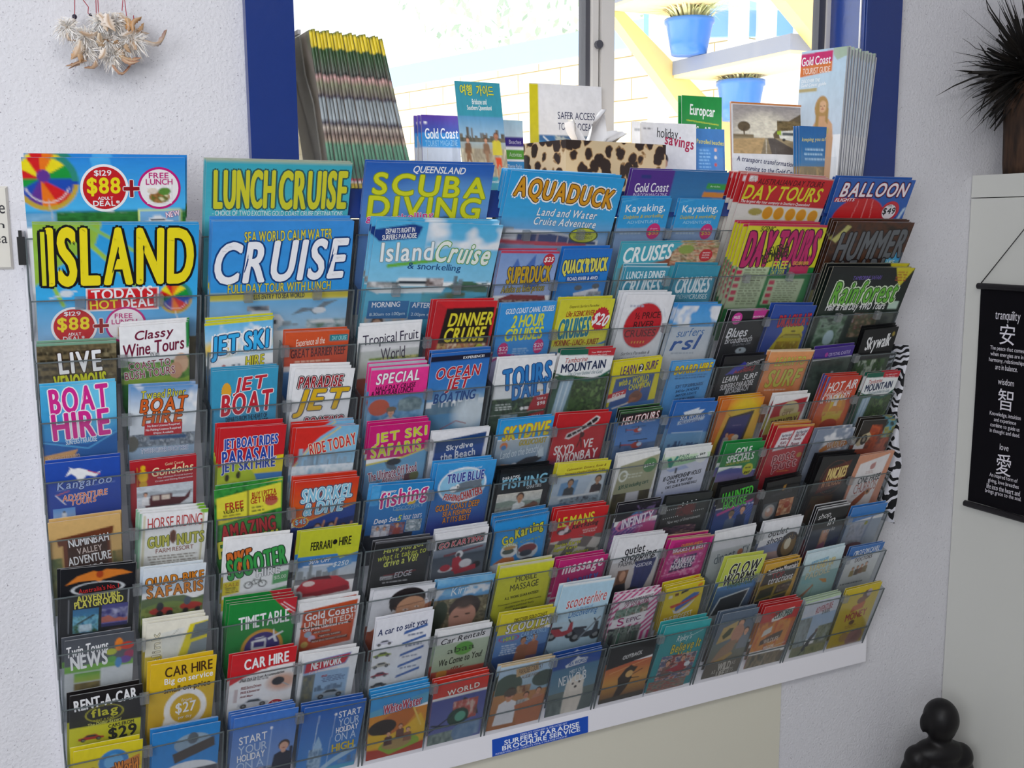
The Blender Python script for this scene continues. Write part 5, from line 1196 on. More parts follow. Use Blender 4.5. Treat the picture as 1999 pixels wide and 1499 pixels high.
# ---- sixth column
A(1, 5, 2, '1450 332 1622 352', 4, 'red day tours brochure with yellow lettering and five gold medals',
  'g cc2028 c02028 0 66;g e0dcd8 dcd8d0 66 106;r 0 0 100 2 e8d8d0;e 22 82 8 8 a89c50;p w 4,6 12,6 13,16 4,18', ['A|4 6 12 18|e8e0dc,8c1418|hi', 'AUSTRALIAN DAY TOURS|14 9 90 21|5c1014|bi1', 'DAY TOURS|2 24 92 54|e0d42c|hi1', 'The largest day tour company in Southern Queensland|2 57 82 65|f4ecec|bi0'] + ['@%d %d 5.4 13|d89424,e8c870' % (36 + 13.5 * i, 83 + .5 * i) for i in range(5)], shift=-.0045, gap=.0042)
A(2, 5, 2, '1457 436 1626 441', 4, 'yellow and green day tours price list brochure with crimson lettering',
  'r 0 0 100 50 d8d42c;r 0 50 100 106 1c7c3c;r 0 0 100 3 c82c54;p b8c8a4 2,50 42,50 40,100 0,100;p b8c8a4 46,64 92,64 90,96 44,96;p 2c6c8c 44,42 60,42 60,60 44,60;p 3c3c74 60,42 66,42 66,60 60,60;p c02c5c 68,42 92,40 92,58 68,60;l 11 52 40 96 14 6c7458;l 56 66 88 94 10 6c7458;r 2 54 9 59 c02c50;r 2 62 9 67 c02c50;r 2 70 9 75 c02c50;r 2 78 9 83 c02c50;r 2 86 9 91 c02c50;r 47 66 54 71 c02c50;r 47 74 54 79 c02c50;r 47 82 54 87 c02c50;r 47 90 54 95 c02c50',
  ['SCENIC|16 3 34 9|282c14|bi', 'DAY TOURS|4 8 95 48|c02468,5c1438|hi2', "NEVER A|30 24 58 33|282c14|b16", 'RECOMMENDED|28 30 60 42|282c14|b18', 'FREE|45 43 63 52|d8d83c|h2', 'DAY TOUR|45 53 62 59|c8d058|b2', 'EXCLUSIVE OFFER|70 43 90 47|f0c83c|b'], L=.155, shift=-.004, gap=.0036)
A(3, 5, 0, '1424 605 1505 603', 1, 'black blues festival leaflet with pink spot and pink tag',
  'g 18181c 14141a;r 0 0 100 2 a8acb0;p c82c90 60,2 96,0 92,18 62,22;e 58 98 14 8 b8c4cc;e 56 96 3 3 34343c;p 14141a 0,30 100,26 100,40 0,44',
  ['@21 20 13 14|d0349c', 'FREE|12 14 28 21|f4e0ec|b6', 'EVENT|13 24 29 30|f4e0ec|b6', 'Blues|6 42 60 64|f0f0f4|bi3', 'Broadbeach|8 63 78 78|e8e8ec|ti4', '22-25 May 2014|30 79 78 86|9ca0a8|ti4', 'BROADBEACH|62 14 90 18|f4e0ec|b2'])
A(3, 5, 1, '1507 592 1592 598', 2, 'blue theatre restaurant leaflet with a yellow armoured shape',
  'g 2c50a8 2848a0;p c4b41c 20,106 36,70 44,52 60,46 80,48 92,70 94,106;e 64 56 26 14 c8bc24;p 8c7c14 30,80 50,66 84,66 96,80 84,72 50,72;r 46 70 86 76 b0a83c;n 34 84 90 106 9 b89818 8c7010 d4c43c;e 66 60 6 2 5c5010',
  ["DRACULA'S|22 20 96 48|c82c3c,1c2c6c|h4"])
A(4, 5, 0, '1414 697 1509 691', 2, 'black surf school leaflet with white lettering and a blue surfer',
  'g 1c1c20 18181c;p 3c40a8 16,42 30,26 44,20 50,14 56,18 58,28 44,36 30,44;v 14 44 60 24 2 4c48b8;v 60 20 96 10 1.2 d8d8dc',
  ['Gold Coast|56 14 88 24|e0e0e4|ti6', 'Surf|50 24 82 32|b83440|bi6', 'Academy|30 32 80 42|b83440|bi6', 'LEARN|10 48 46 62|f0f0f2|bi5', 'SURF|58 44 92 58|f0f0f2|bi5', 'SURFERS PARADISE|9 64 88 78|e0e0e4|bi6', 'BROADBEACH|24 78 80 90|e0e0e4|bi6', '. . . . . . . . . . .|6 97 70 99|8c8c90|t5'], edge='z')
A(4, 5, 1, '1500 683 1591 683', 1, 'peach orange learn to surf leaflet with lime lettering',
  'g f0a468 e88c50;r 0 0 100 3 f4dcb8;l 10 92 80 97 1 f8e0d0', ['LEARN TO|18 16 86 36|d0cc58,c88848|hi2', 'SURF|12 46 90 86|c8c84c,c07c40|hi2'])
A(5, 5, 0, '1410 782 1504 774', 3, 'orange and yellow show leaflet with a dark blue doorway picture',
  'g e88c28 d8b428;d 60 30 40 40 e8c428;p d87424 0,0 20,0 8,106 0,106;p 3c2c18 26,42 84,30 76,106 16,106;p 2c2c70 30,44 78,38 70,106 20,106;v 24 36 34 44 1 3c2818;v 76 30 84 38 1 3c2818;e 46 92 10 9 d87c30;e 56 94 8 8 e8d8c0;m 34 84 18 b8b0a8;l 40 60 64 66 1 6c5c8c', [])
A(5, 5, 1, '1510 773 1589 768', 2, 'white bordered red brewery leaflet with a tan label',
  'g f4f2f2 ececec;p b02430 6,22 96,8 86,106 0,106;e 54 40 26 24 c8b88c;p b8ac4c 4,56 88,44 82,90 0,98;r 38 34 66 42 a89868', ['CITY|36 42 60 50|6c3028|b8', 'BREWERY|14 58 84 80|5c2820|b8'])
A(6, 5, 0, '1414 867 1504 859', 2, 'green golf specials leaflet with a yellow oval and purple dusk',
  'g 1c8c40 188038 0 56;v 0 66 40 58 2 b8d8c8;p 5c64a8 0,68 30,60 60,62 100,70 100,106 0,106;g 6c68a8 9c8cb8 72 92;p 1c8c40 60,40 100,30 100,68 60,62;h 98 3 4c4028 4;n 0 92 100 106 8 3c3424 6c5c38;r 60 84 61.5 96 3c2c34;e 78 66 13 14 d4d42c', ['GOLF|30 11 70 28|f0f4f0|h4', 'SPECIALS|14 27 82 44|f0f4f0|h5', 'ON SELECTED COURSES|14 45 76 50|c8c840|bi5', 'FROM|70 60 84 64|3c3c10|b4', '$69|70 70 86 77|3c3c10|bi4'])
A(6, 5, 1, '1513 831 1591 828', 3, 'red putting golf leaflet with two white coupons',
  'g c42430 b82030;r 0 0 100 4 d09848;p e8e4e8 16,14 48,10 40,44 8,48;p e8e4e8 52,10 90,6 80,40 44,44;e 88 58 7 5 b88c3c;l 40 86 80 90 1 d89040', ['Putt Putt Golf|19 16 45 21|4c3c5c|bi4', 'Adults @|18 22 44 28|8c2440|bi4', "Kid's|22 29 38 35|8c2440|bi4", 'Prices|18 36 38 42|8c2440|bi4', 'Putt Putt Golf|56 11 86 16|4c3c5c|bi4', '$10 OFF|56 17 82 23|8c2440|bi4', 'Family|56 24 76 30|8c2440|bi4', 'Passes|52 32 74 38|8c2440|bi4', 'putt|18 52 74 72|982030,f0d8d8|h8', 'putt|26 68 88 88|982030,f0d8d8|h8'])
A(7, 5, 0, '1413 952 1501 937', 3, 'black haunted house leaflet with green dripping lettering',
  'g 1c1c1e 242426 0 50;g 2c3474 4c6cac 52 106;p c03c8c 6,62 50,50 96,40 94,46 50,56 8,68;x 50 46 100 90 11 4c6cc0;m 46 68 34 6c7c94;m 74 62 34 38486c;e 46 68 8 6 8c7458', ['HAUNTED|10 12 88 32|4cc83c,143c14|h6', 'HOUSE|18 33 76 52|4cc83c,143c14|h7'], edge='k')
A(7, 5, 1, '1505 944 1577 927', 3, 'black seafood leaflet with two food photos',
  'g 1c1c1e 242424;p a87c34 52,16 60,13 58,26 50,28', ['ADVENTURES|24 30 80 37|54545c|t6', '#6 54 46 98|g 50585c 48505c;e 48 50 40 40 b8b4b0;e 52 52 26 26 d8b09c;e 44 40 12 12 e8e0dc', '#50 50 92 92|g d0a47c b87c54;n 0 0 100 100 24 d8a070 a85430 e8c8a0;e 60 40 20 20 a84828'], edge='k')
A(8, 5, 0, '1404 1043 1490 1022', 2, 'white directory leaflet with a round brown figure',
  'g f2f2f4 eaeaee 0 44;g d0d4d4 c4ccc8 44 106;e 46 96 12 16 8c4c34;e 46 88 8 8 6c3c2c;e 74 60 7 8 c87850;r 73 66 76 92 c8b09c;o 60 86 3 4 .4 50484c', ['direct|12 50 62 76|5c6c74|t8', 'ry|80 46 96 70|5c6c74|t8'])
A(8, 5, 1, '1495 1021 1574 1008', 2, 'white outlet shopping leaflet with a cave photo in a circle',
  'g f2f2f6 eaecf0 0 40;g 6c84b4 98a4c4 46 76;g c8a498 b0a0a8 76 106;e 80 66 26 32 3c2c20;e 82 66 18 26 8c7044;e 78 62 8 14 e0d8c0;p f0f0f4 0,60 60,50 60,46 0,44', ['outlet|18 20 68 36|202028|bi6', 'shopping|20 37 94 56|2c3448|bi7'])
A(9, 5, 0, '1414 1092 1499 1081', 1, 'lime glow worms leaflet with black lettering over a dark framed photo',
  'g d4dc60 bccc48 0 50;p 3c7cb8 0,52 100,42 100,58 0,68;g 3c6c98 3c4048 58 106;p d4dcdc 16,72 88,60 78,104 4,106;p 2c3034 19,74 85,63 76,102 8,105', ['GLOW|16 9 92 30|1c1c18,f0f4e0|hi5', 'WORMS|10 28 88 48|1c1c18,f0f4e0|hi5', 'EVENING TOUR|24 44 86 53|3c6c2c|bi6'])
A(9, 5, 1, '1496 1104 1572 1090', 3, 'yellow edged mountain attractions leaflet with four dark photos',
  'g d8a83c c89c38;p 2c2424 8,16 96,4 90,50 0,60;p 98842c 0,54 90,44 84,106 0,106;p 2c3420 6,64 44,58 42,82 2,88;p 3c3424 52,58 92,52 88,76 48,82;n 54 60 88 76 7 4c4434 8c8074;p 341c20 2,92 42,86 40,106 0,106;p 4c4030 48,86 86,80 82,104 44,106', ['Tamborine Mountain\'s|12 10 94 24|f0ecec|bi6', 'TOP|26 24 60 38|a02430|h5', 'ttractions|22 34 88 50|e8e8e8|bi5'])
A(10, 5, 0, '1409 1201 1488 1186', 3, 'wildlife park leaflet with people holding a reptile and a tan sign',
  'g 5c6c80 6c7884 0 50;p c0a468 14,22 52,14 48,40 8,46;p 3c4424 18,34 32,24 44,24 40,34 24,40;g 74807c 6c685c 46 76;m 62 18 40 8c6454;m 84 32 34 7c8490;e 60 34 16 14 c08c74;p 9c7c64 10,74 26,54 46,44 66,44 62,60 40,70 16,82;p b08c4c 10,76 60,62 66,66 30,80;g 5c544c 484440 76 106', ['WILD|38 78 72 90|c8c4bc|h5', 'AS|24 88 34 94|b0aca4|b5', 'AS|74 78 84 84|b0aca4|b5', 'LIFE|40 91 62 100|c8c4bc|h5', 'GETS|64 89 84 96|b0aca4|b5'])
A(10, 5, 1, '1494 1185 1571 1169', 4, 'red wildlife sanctuary leaflet with white logo over orange',
  'g c82c30 c03030 0 26;g c06c34 b85034 26 72;n 0 26 90 72 14 c8602c d89038 a84434;p e8e8e4 30,22 60,10 84,8 82,18 50,26 32,27;p d0d0cc 20,40 40,34 42,44 18,50;p 503c38 20,56 50,48 76,44 74,56 20,64;v 0 78 96 66 1 e0e0e0;g 6c5c50 504440 80 106;n 0 78 90 106 9 5c5048 8c7c64 3c3834;v 50 80 42 106 .8 c0b8b0', ['CURRUMBIN|34 12 82 22|2c5c54|b6', 'WELCOME|36 66 64 71|f0e8e0|bi5', 'WILDLIFE|30 54 70 61|d8c8bc|b5'])
# ---- seventh column
A(1, 6, 2, '1637 347 1786 352', 2, 'blue balloon flights brochure with a red balloon and price spot',
  'g 2c60b4 2c5cac;e 40 100 34 56 c82428;v 30 106 34 52 .6 e8a0a0;v 44 106 44 46 .6 e8a0a0;v 56 106 52 50 .6 e8a0a0;p b8d0e4 96,70 100,66 94,106 90,106', ['BALLOON|7 10 94 42|f0ecf0,b82438,1c2450|hi1', '#2 46 29 56|g b82438 b82438', 'FLIGHTS|3 47 28 55|f0ecf0|bi2', '@79 76 12 24|c83040', '@78 78 9 18|ece8ec,b82438', '$49|70 68 86 86|20242c|h2', 'ONLY|74 61 82 65|20242c|b'], shift=-.002)
A(2, 6, 2, '1632 432 1782 434', 3, 'dark off-road safari brochure with grey block lettering',
  'g 3c2418 48281c;n 0 0 100 70 10 2c2018 54301c 3c2c28;p b8b46c 0,22 10,10 14,4 20,6 6,26;p c8c03c 58,80 100,72 100,90 60,94;n 76 38 98 86 8 2c8cc8 5cb0d8 98b03c;g 38302c 2c2c28 88 106;p a8a46c 0,92 20,90 30,106 0,106', ['HUMMER|9 12 96 46|64686c,241c1c|hi3', 'SAFARI|4 48 78 86|64686c,241c1c|hi3', 'LIKE|82 48 92 54|e8f0f0|b', 'NOTHING|80 58 96 64|e8f0f0|b', 'ELSE!|82 70 94 78|e8f0f0|b', '4WD ADVENTURE DAY TOURS|22 88 90 102|dcd8d0,302c28|hi1'])
A(3, 6, 2, '1620 520 1781 523', 3, 'black and green rainforest tours brochure with light green lettering',
  'g 14181a 1c3024;p d0c428 76,0 100,0 88,26;l 80 4 94 18 4 a84c24;n 6 62 38 104 8 2c4c30 5c8060 88a08c 1c3424;n 46 60 76 92 8 d8dce0 7c4c3c 4c5c3c a88c74;n 76 60 96 92 9 24282c 4c5448 3c403c;r 84 44 96 54 b8d0c0;e 24 92 6 10 b8d0d8', ['TAMBORINE SAFARI|28 11 62 16|6c58a8|bi2', 'Rainforest|10 18 88 46|6cb83c,1c4c1c,d8e8c8|bi2', 'Half & Full Day 4WD Tours|8 46 80 58|ececec|bi1'])
A(4, 6, 0, '1597 682 1680 672', 1, 'purple banded gardens leaflet with a white statue',
  'g 4c3490 44308c 0 26;g 24342c 34483c 28 106;n 0 28 100 106 9 1c2c20 34483c 48584c;p b8bcc4 48,106 56,76 58,60 64,60 64,74 76,106;p a0a8b0 36,106 50,92 70,90 78,106', ['CRYSTAL CASTLE|38 12 92 20|c8bce0|b2', '@32 16 4 6|a03c98'])
A(4, 6, 1, '1692 645 1760 639', 3, 'black rainforest walkway leaflet with white handwritten title',
  'g 141416 101012 0 54;p 14141a 0,52 100,46 100,60 0,60;g 243c20 3c5c34 54 106;n 6 56 90 106 9 1c3018 4c7038 2c4824 c8d4c0;v 30 62 40 84 1 c8d8d0;e 90 12 4 4 a08c3c', ['Skywalk|16 12 86 42|f2f2f2|bi5'], edge='k')
A(5, 6, 0, '1613 736 1693 731', 3, 'orange hot air balloon and vineyard leaflet with a striped balloon',
  'g cc3c2c d86c30;p 2c5cac 0,0 6,0 0,60;e 52 64 32 32 d89038;p e8c838 36,44 46,38 44,56 36,66;p f0e8e0 46,36 54,36 56,56 46,56;p e8a030 56,36 70,42 72,60 58,56;n 22 66 82 82 9 b84430 d8b048 c8a838;p d4bc48 24,74 80,70 74,82 30,86;e 52 92 26 12 b8442c', ['HOT AIR|8 9 94 26|f2ecec|bi5', 'Balloon Gold Coast|6 27 86 34|f0e0dc|bi5', '& VINEYARD|2 34 84 47|f2ecec|bi5'])
A(5, 6, 1, '1694 729 1762 723', 2, 'white and green mountain leaflet with a waterfall, last rack column', MTN[0], MTN[1])
A(6, 6, 0, '1592 840 1675 835', 1, 'stormy grey leaflet with an orange arched title',
  'g 8894a8 9ca4b4;w 0 0 100 50 24 w;p c87c30 22,48 40,34 66,28 88,30 94,38 80,44 50,46 26,56;e 60 36 14 8 d8a05c;n 14 54 94 106 9 4c5c8c 8c94b0 2c3858 c8ccd8;e 50 76 20 18 a8b0c8', ['WILDLIFE|38 30 86 44|e8dcd0,a8541c|b5'])
A(6, 6, 1, '1681 822 1752 817', 3, 'dark reptile eye leaflet with burnt orange body',
  'g 2c2824 383028 0 50;n 30 10 100 90 16 a84424 c85c2c 8c3820 3c3024;g b8502c a8442c 62 106;n 70 0 100 40 9 4c5c44 a8a04c 5ca0b8 384038;p d8c8a0 2,52 14,32 30,26 40,34 32,48 12,56;e 22 42 9 11 2c2c28;e 22 42 4 5 a8a08c', ['THE|24 76 46 96|ecdcd4|hi4', 'ARK|18 96 44 104|ecdcd4|hi4'])
A(7, 6, 0, '1601 893 1676 886', 4, 'black pancakes leaflet with a reddish plaque',
  'g 1c1c1e 242424;p 5c2820 24,22 84,8 78,52 16,66;o 50 38 34 30 .02 8c4c34;n 10 70 70 106 9 2c2824 5c3c24 3c3c2c;e 44 90 20 8 6c4428', ['PANCAKES|30 20 80 40|e4cc80,6c2c14|hi7', 'IN THE ROCKS|26 40 74 53|c88c64|b7', '. . . . . .|30 62 56 64|7c7c7c|t5'], edge='k')
A(7, 6, 1, '1681 890 1752 877', 1, 'peach bordered free churros leaflet with a pastry picture',
  'g d89878 d08c70;p e8e4e4 14,16 90,4 78,102 2,106;p c89890 46,20 58,16 58,26 46,30;l 36 32 60 38 2 b89c98;e 52 24 7 6 b88480;p a8542c 14,104 30,86 52,72 62,74 50,90 28,106;e 62 74 7 6 c89468;e 62 74 3 3 4c3428;l 18 76 36 82 2 b0a4a4;e 6 104 5 6 8c3028', ['ONE FREE|24 42 84 54|24242c|bi5', 'CHURROS|20 54 80 73|b87468|t5'])
A(8, 6, 0, '1601 994 1666 982', 3, 'black fashion shopping leaflet with a long haired woman in pink',
  'g 161618 1c1c1e 0 46;r 0 0 100 2 d0d0d4;g 3c4450 5c6478 46 106;n 36 50 60 92 7 a87c5c c8a080 8c6048;e 48 62 8 12 d0a088;p 9c5c78 24,106 38,82 56,76 62,106;p 2c3458 60,80 100,70 100,106 60,106;e 8 100 12 10 7c3440', ['shop|8 10 46 26|dcdcdc|ti9', 'in|44 20 66 40|ececec|ti8', 'style|40 46 76 58|c0c0c4|ti7'])
A(8, 6, 1, '1667 992 1734 980', 1, 'blue folded leaflet slumped in a nearly empty pocket',
  'g 3c84d0 3478c0 0 24;p 3c84d0 0,24 100,14 100,26 0,38;g 98a8bc a8b0bc 36 106;p 8c98b0 66,30 72,28 60,106 52,106;n 10 40 60 96 12 a0a8b8 b8bcc8 8c9098;e 56 44 5 5 a0a040;e 40 100 26 9 7c4c54', [])
A(9, 6, 0, '1582 1082 1657 1065', 1, 'pale blue paddle boarding leaflet',
  'g d8ecf4 c0dcdc 0 50;g 8cb8bc a8c8c0 50 106;p b87c58 8,104 36,82 40,76 44,80 24,102;p d08c40 52,66 74,70 78,80 68,78;v 44 78 40 104 1.6 78a888;l 6 60 36 72 3 6cb0b8', ['SURFERS PARADISE|18 18 62 24|5ca8cc|bi6', 'STAND UP|18 24 82 40|ece4b0,c0b070|b6', 'PADDLE|14 44 76 58|d8d4b4,a8b098|b6'])
A(9, 6, 1, '1664 1069 1728 1056', 1, 'white doctors leaflet with a blue banner and silhouettes',
  'g 3c78c0 3468b0 0 26;p 3c78c0 0,26 100,14 100,20 0,32;g e0e4e8 c8ccc8 32 106;p e4e8ec 0,32 100,20 100,40 0,40;m 30 56 16 a08c54;m 44 54 16 6c5c4c;m 56 52 16 8c6448;m 68 48 18 907c58;l 6 90 90 98 1 50585c', ['CIRCLE ON CAVILL|14 8 90 22|eef2f6|bi5', 'DOCTORS|26 28 76 38|503c44|b6'])
A(10, 6, 0, '1579 1180 1656 1151', 3, 'adventure park leaflet with a person hanging from a rope against sky',
  'g d8dce8 c8d0e0 0 22;r 0 0 100 3 b8d0a8;p d0d4e0 0,22 100,14 100,28 0,30;g 98b4d4 a8bcd4 28 70;n 0 30 34 80 9 5c6868 889498 98a8b0;n 60 50 100 90 9 5c6450 8c947c a8b0b0;g 8c8c74 7c8868 80 106;p 4c4c54 28,88 44,66 56,58 60,62 50,74 46,84 36,92;v 36 88 18 102 2.2 44444c;e 58 57 4 3.6 5c4440;v 60 56 66 40 .5 dcdcdc;n 40 84 100 106 12 7c7c58 98986c 6c7450', ['ADVENTURE|36 13 84 24|a03c58,e8dce4|bi8', 'PARK|58 22 80 29|384048|bi8'])
A(10, 6, 1, '1659 1151 1728 1133', 2, 'yellow money leaflet with red lettering and a small cartoon figure',
  'g d8c020 c8ac20;e 66 16 11 8 6c4c3c;e 72 13 7 6 b8a4b0;e 56 24 12 6 8c5c44;p c8642c 36,32 70,26 68,38 34,42;e 50 60 8 4 6c4428;l 34 64 66 70 2 9c6c24;e 72 88 24 14 a87c74;e 40 84 12 8 b08c4c;l 10 96 60 100 1 a84c2c', ['MONEY|26 42 84 54|b03c2c|h6'])
# ---------------------------------------------------------------- the acrylic rack
W = 0.21; PT = 0.0765931; TAU = math.atan2(0.0520, 0.1315)
YB = 0.048
T = np.array([0, -math.sin(TAU), math.cos(TAU)])
N = np.array([0, -math.cos(TAU), -math.sin(TAU)])
X3 = np.array([1.0, 0, 0])
LIP = 0.1315 / math.cos(TAU)


def foot(k):
    return np.array([0, YB, -(k - 6) * PT - 0.1315])


rack = empty('brochure_rack', (0.735, YB, -0.478), 'wall-mounted clear acrylic brochure rack on a white board, filled with leaflets', 'brochure rack')
o3 = np.array(rack.location)
m = MB()
m.box(0, YB, -0.478, 1.4795, YW - 0.001, 0.405); m.v = local(rack, m.v)
board = m.build('back_board', M_BOARD, rack)
m = MB(); m.box(-0.006, 0.030, 0.350, 0.003, 0.0475, 0.385); m.box(-0.004, 0.034, 0.385, 0.0, 0.044, 0.393); m.v = local(rack, m.v)
m.build('bracket', M_BLACK, rack)
# nameplate on the lower strip of the board
m = MB(); m.box(0.648, YB - 0.0006, -0.4775, 0.832, YB - 0.00005, -0.4475); m.v = local(rack, m.v)
plate = m.build('nameplate', mat('nameplate_blue', '1c50b8', 0.35), rack)
plate['label'] = 'blue plate lettered in white'


def panel_text(lines, box, name, parent, mt, fr, weight=0.022):
    """lines of (text, x0, x1, y0, y1) in metres on a flat frame"""
    V = []; F = []; k = 0
    for tx, x0, x1, y0, y1 in lines:
        v, f = compose(tx, weight)
        lo, hi = v.min(0), v.max(0)
        v = (v - lo) / (hi - lo) * np.array([x1 - x0, y1 - y0]) + np.array([x0, y0])
        V.append(np.column_stack([v, np.zeros(len(v))])); F += [tuple(k + i for i in q) for q in f]; k += len(v)
    me = mesh_from(name, np.concatenate(V), F, mt)
    o = link(name, me, parent)
    bpy.context.view_layer.update()
    o.matrix_world = fr
    return o


prepare_glyphs(sorted(set(''.join(s.split('|')[0] for a_, k_ in D for s in a_[7] if s[0] not in '#@*')) | set('abcdefghijklmnopqrstuvwxyzABCDEFGHIJKLMNOPQRSTUVWXYZ0123456789&.,-!:()+*%$½안여행가이드安愛智') - {' '}))
bpy.context.view_layer.update()
panel_text([('SURFERS PARADISE', .022, .166, .0155, .0240), ('BROCHURE SERVICE', .018, .168, .0062, .0147)],
           None, 'lettering', plate, mat('white_print', 'f0f4fc', 0.5), frame((0.648, YB - 0.0008, -0.4775), (1, 0, 0), (0, 0, 1), (0, -1, 0)))

panel_text([('DISPLAY OWNED & SERVICED BY', .052, .142, .0252, .0282), ('RESERVED FOR CLIENTS ONLY PLEASE PHONE', .006, .142, .0018, .0046)], None, 'small_lettering', plate, mat('white_small_print', 'e0e8f8', 0.5), frame((0.648, YB - 0.0008, -0.4775), (1, 0, 0), (0, 0, 1), (0, -1, 0)), 0.0)

A4CELL = {(0, 1), (0, 2), (1, 1), (1, 2), (2, 1), (2, 2), (3, 1), (5, 1), (5, 2), (6, 1), (6, 2), (6, 3)}


def pocket(c, k):
    x0, x1 = c * W + 0.0022, (c + 1) * W - 0.0022
    B = foot(k) - o3
    m = MB()

    def plate(xa, xb, ta, tb, na, nb):
        q = []
        for n_ in (na, nb):
            q += [B + X3 * xa + T * ta + N * n_, B + X3 * xb + T * ta + N * n_, B + X3 * xb + T * tb + N * n_, B + X3 * xa + T * tb + N * n_]
        m.hexa([q[0], q[1], q[2], q[3], q[4], q[5], q[6], q[7]])
    # front plate, its lip
    plate(x0, x1, 0.001, LIP - 0.0012, -0.0018, 0.0)
    m.cur = 2
    plate(x0, x1, LIP - 0.0012, LIP, -0.0018, 0.0)
    if k == 10:
        plate(x0, x1, 0.0440, 0.0450, -0.0019, 0.0003)
    # two side panels
    zl = B[2] + 0.1315
    yb, yl = YB - 0.0005 - o3[1], YB - 0.0520 - o3[1]
    poly = [(yb, B[2] + 0.001), (yl + .001, zl), (yl + 0.025, zl + 0.0094), (yb, zl - 0.0560)]
    po = m.build('pocket', [M_ACR, M_ACRS, M_EDGE], rack)
    for xa in (x0, x1 - 0.0016):
        m = MB()
        xa -= o3[0]
        m.slab([(xa, y, z) for y, z in poly], (0.0016, 0, 0))
        m.cur = 1
        a_, b_ = poly[0], poly[1]
        m.slab([(xa - .0002, a_[0] - .0003, a_[1]), (xa - .0002, b_[0] - .0003, b_[1]), (xa - .0002, b_[0] + 0.0012, b_[1]), (xa - .0002, a_[0] + 0.0012, a_[1])], (0.0020, 0, 0))
        m.build('side_panel', [M_ACRS, M_EDGE], po)
    xs = [x0 + W * .27, x0 + W * .72] if (c, k) in A4CELL else [c * W + W * .5]
    if (c, k) not in A4CELL:
        m = MB()
        xm = c * W + W * .5 - o3[0]
        m.slab([(xm - .0006, y, z) for y, z in poly], (0.0012, 0, 0))
        m.build('divider', M_ACRS, po)
    for xm in xs:
        m = MB()
        q = []
        for n_ in (-0.0022, 0.0055):
            for (dx, dt) in ((-.0058, -.011), (.0058, -.011), (.0058, .004), (-.0058, .004)):
                q.append(B + X3 * (xm + dx) + T * (LIP + dt) + N * n_)
        m.hexa(q)
        m.build('clip', M_CLIP, po)


for c in range(7):
    for k in range(1, 11):
        pocket(c, k)

# ---------------------------------------------------------------- leaflets in the pockets
rnd = random.Random(11)
TEND = {1: .156, 2: .082, 3: .080, 4: .078, 5: .075, 6: .072, 7: .070, 8: .067, 9: .064, 10: .004}
NN = {0: 0, 1: 1, 2: 1, 3: 2, 4: 3}
for i, (a_, opt) in enumerate(D):
    k, c, half, px, n, label, layers, texts = a_
    x0, y0, x1, y1 = map(float, px.split())
    off = 0.0046 if half == 2 else 0.0042
    if 'lift' in opt: off = 0.0042
    elif k == 10: off = 0.0024
    elif (c == 4 and k in (1, 2)): off = 0.0112
    P0 = foot(k) - N * off
    A_ = on_plane(x0, y0, P0, N) - P0; B_ = on_plane(x1, y1, P0, N) - P0
    xa, ta, xb, tb = A_[0], A_ @ T, B_[0], B_ @ T
    lo = c * W + 0.0048 + (W * .5 - .0036 if half == 1 else 0); hi = (c + 1) * W - 0.0048 - (W * .5 - .0036 if half == 0 else 0)
    xa = max(xa, lo); xb = min(xb, hi)
    rot = max(-0.05, min(0.05, math.atan2(tb - ta, xb - xa)))
    top = (ta + tb) / 2
    w_ = (xb - xa) / math.cos(rot)
    tb0 = 0.0050 if k == 10 else 0.0145
    H = top - tb0
    L = opt.get('L') or (top - TEND[k])
    R = Matrix.Rotation(rot, 4, 'Z')
    xm = (xa + xb) / 2
    piv = P0 + X3 * xm + T * tb0
    fr = frame(piv, X3, T, N) @ R
    name = 'brochure' if half == 2 else 'leaflet'
    group = 'large brochures in the rack' if half == 2 else 'leaflets in the rack pockets'
    curl = rnd.choice((-.0035, -.002, 0.0, .001, .002))
    if half == 2: curl *= 1.6
    if 'lift' in opt or off > .01: curl = 0
    s = Sheet(name, w_, H, L, layers, texts, label, 'brochure' if half == 2 else 'leaflet', group, fr, edge=opt.get('edge'), curl=curl, seed=100 + i, res=0.75 if half == 2 else 1.0)
    nb = n if half == 2 else NN[n]
    room_ = 0.0185 if 'lift' not in opt and off < .01 else 0.005
    gap = opt.get('gap') or min(0.0058, room_ / max(nb, 1))
    for j in range(1, nb + 1):
        o_ = off + j * gap
        t0 = o_ * math.cos(TAU) / math.sin(TAU) + 0.003
        q = s.ob.copy()
        COL.objects.link(q)
        t1 = top + rnd.uniform(-.002, .003)
        dx = opt.get('shift', 0) * j + rnd.uniform(-.0015, .0015)
        dx = max(lo - xa, min(hi - xb, dx)) if 'shift' not in opt else max(lo - xa - .006, dx)
        f2 = frame(foot(k) - N * o_ + X3 * (xm + dx) + T * t0, X3, T, N) @ Matrix.Rotation(rot * .6, 4, 'Z') @ Matrix.Diagonal((1, (t1 - t0) / H, 1, 1))
        q.matrix_world = f2
        q['label'] = ('copy right', 'second copy', 'third copy', 'fourth copy')[j - 1] + ' behind the ' + ' '.join(label.split()[:12])
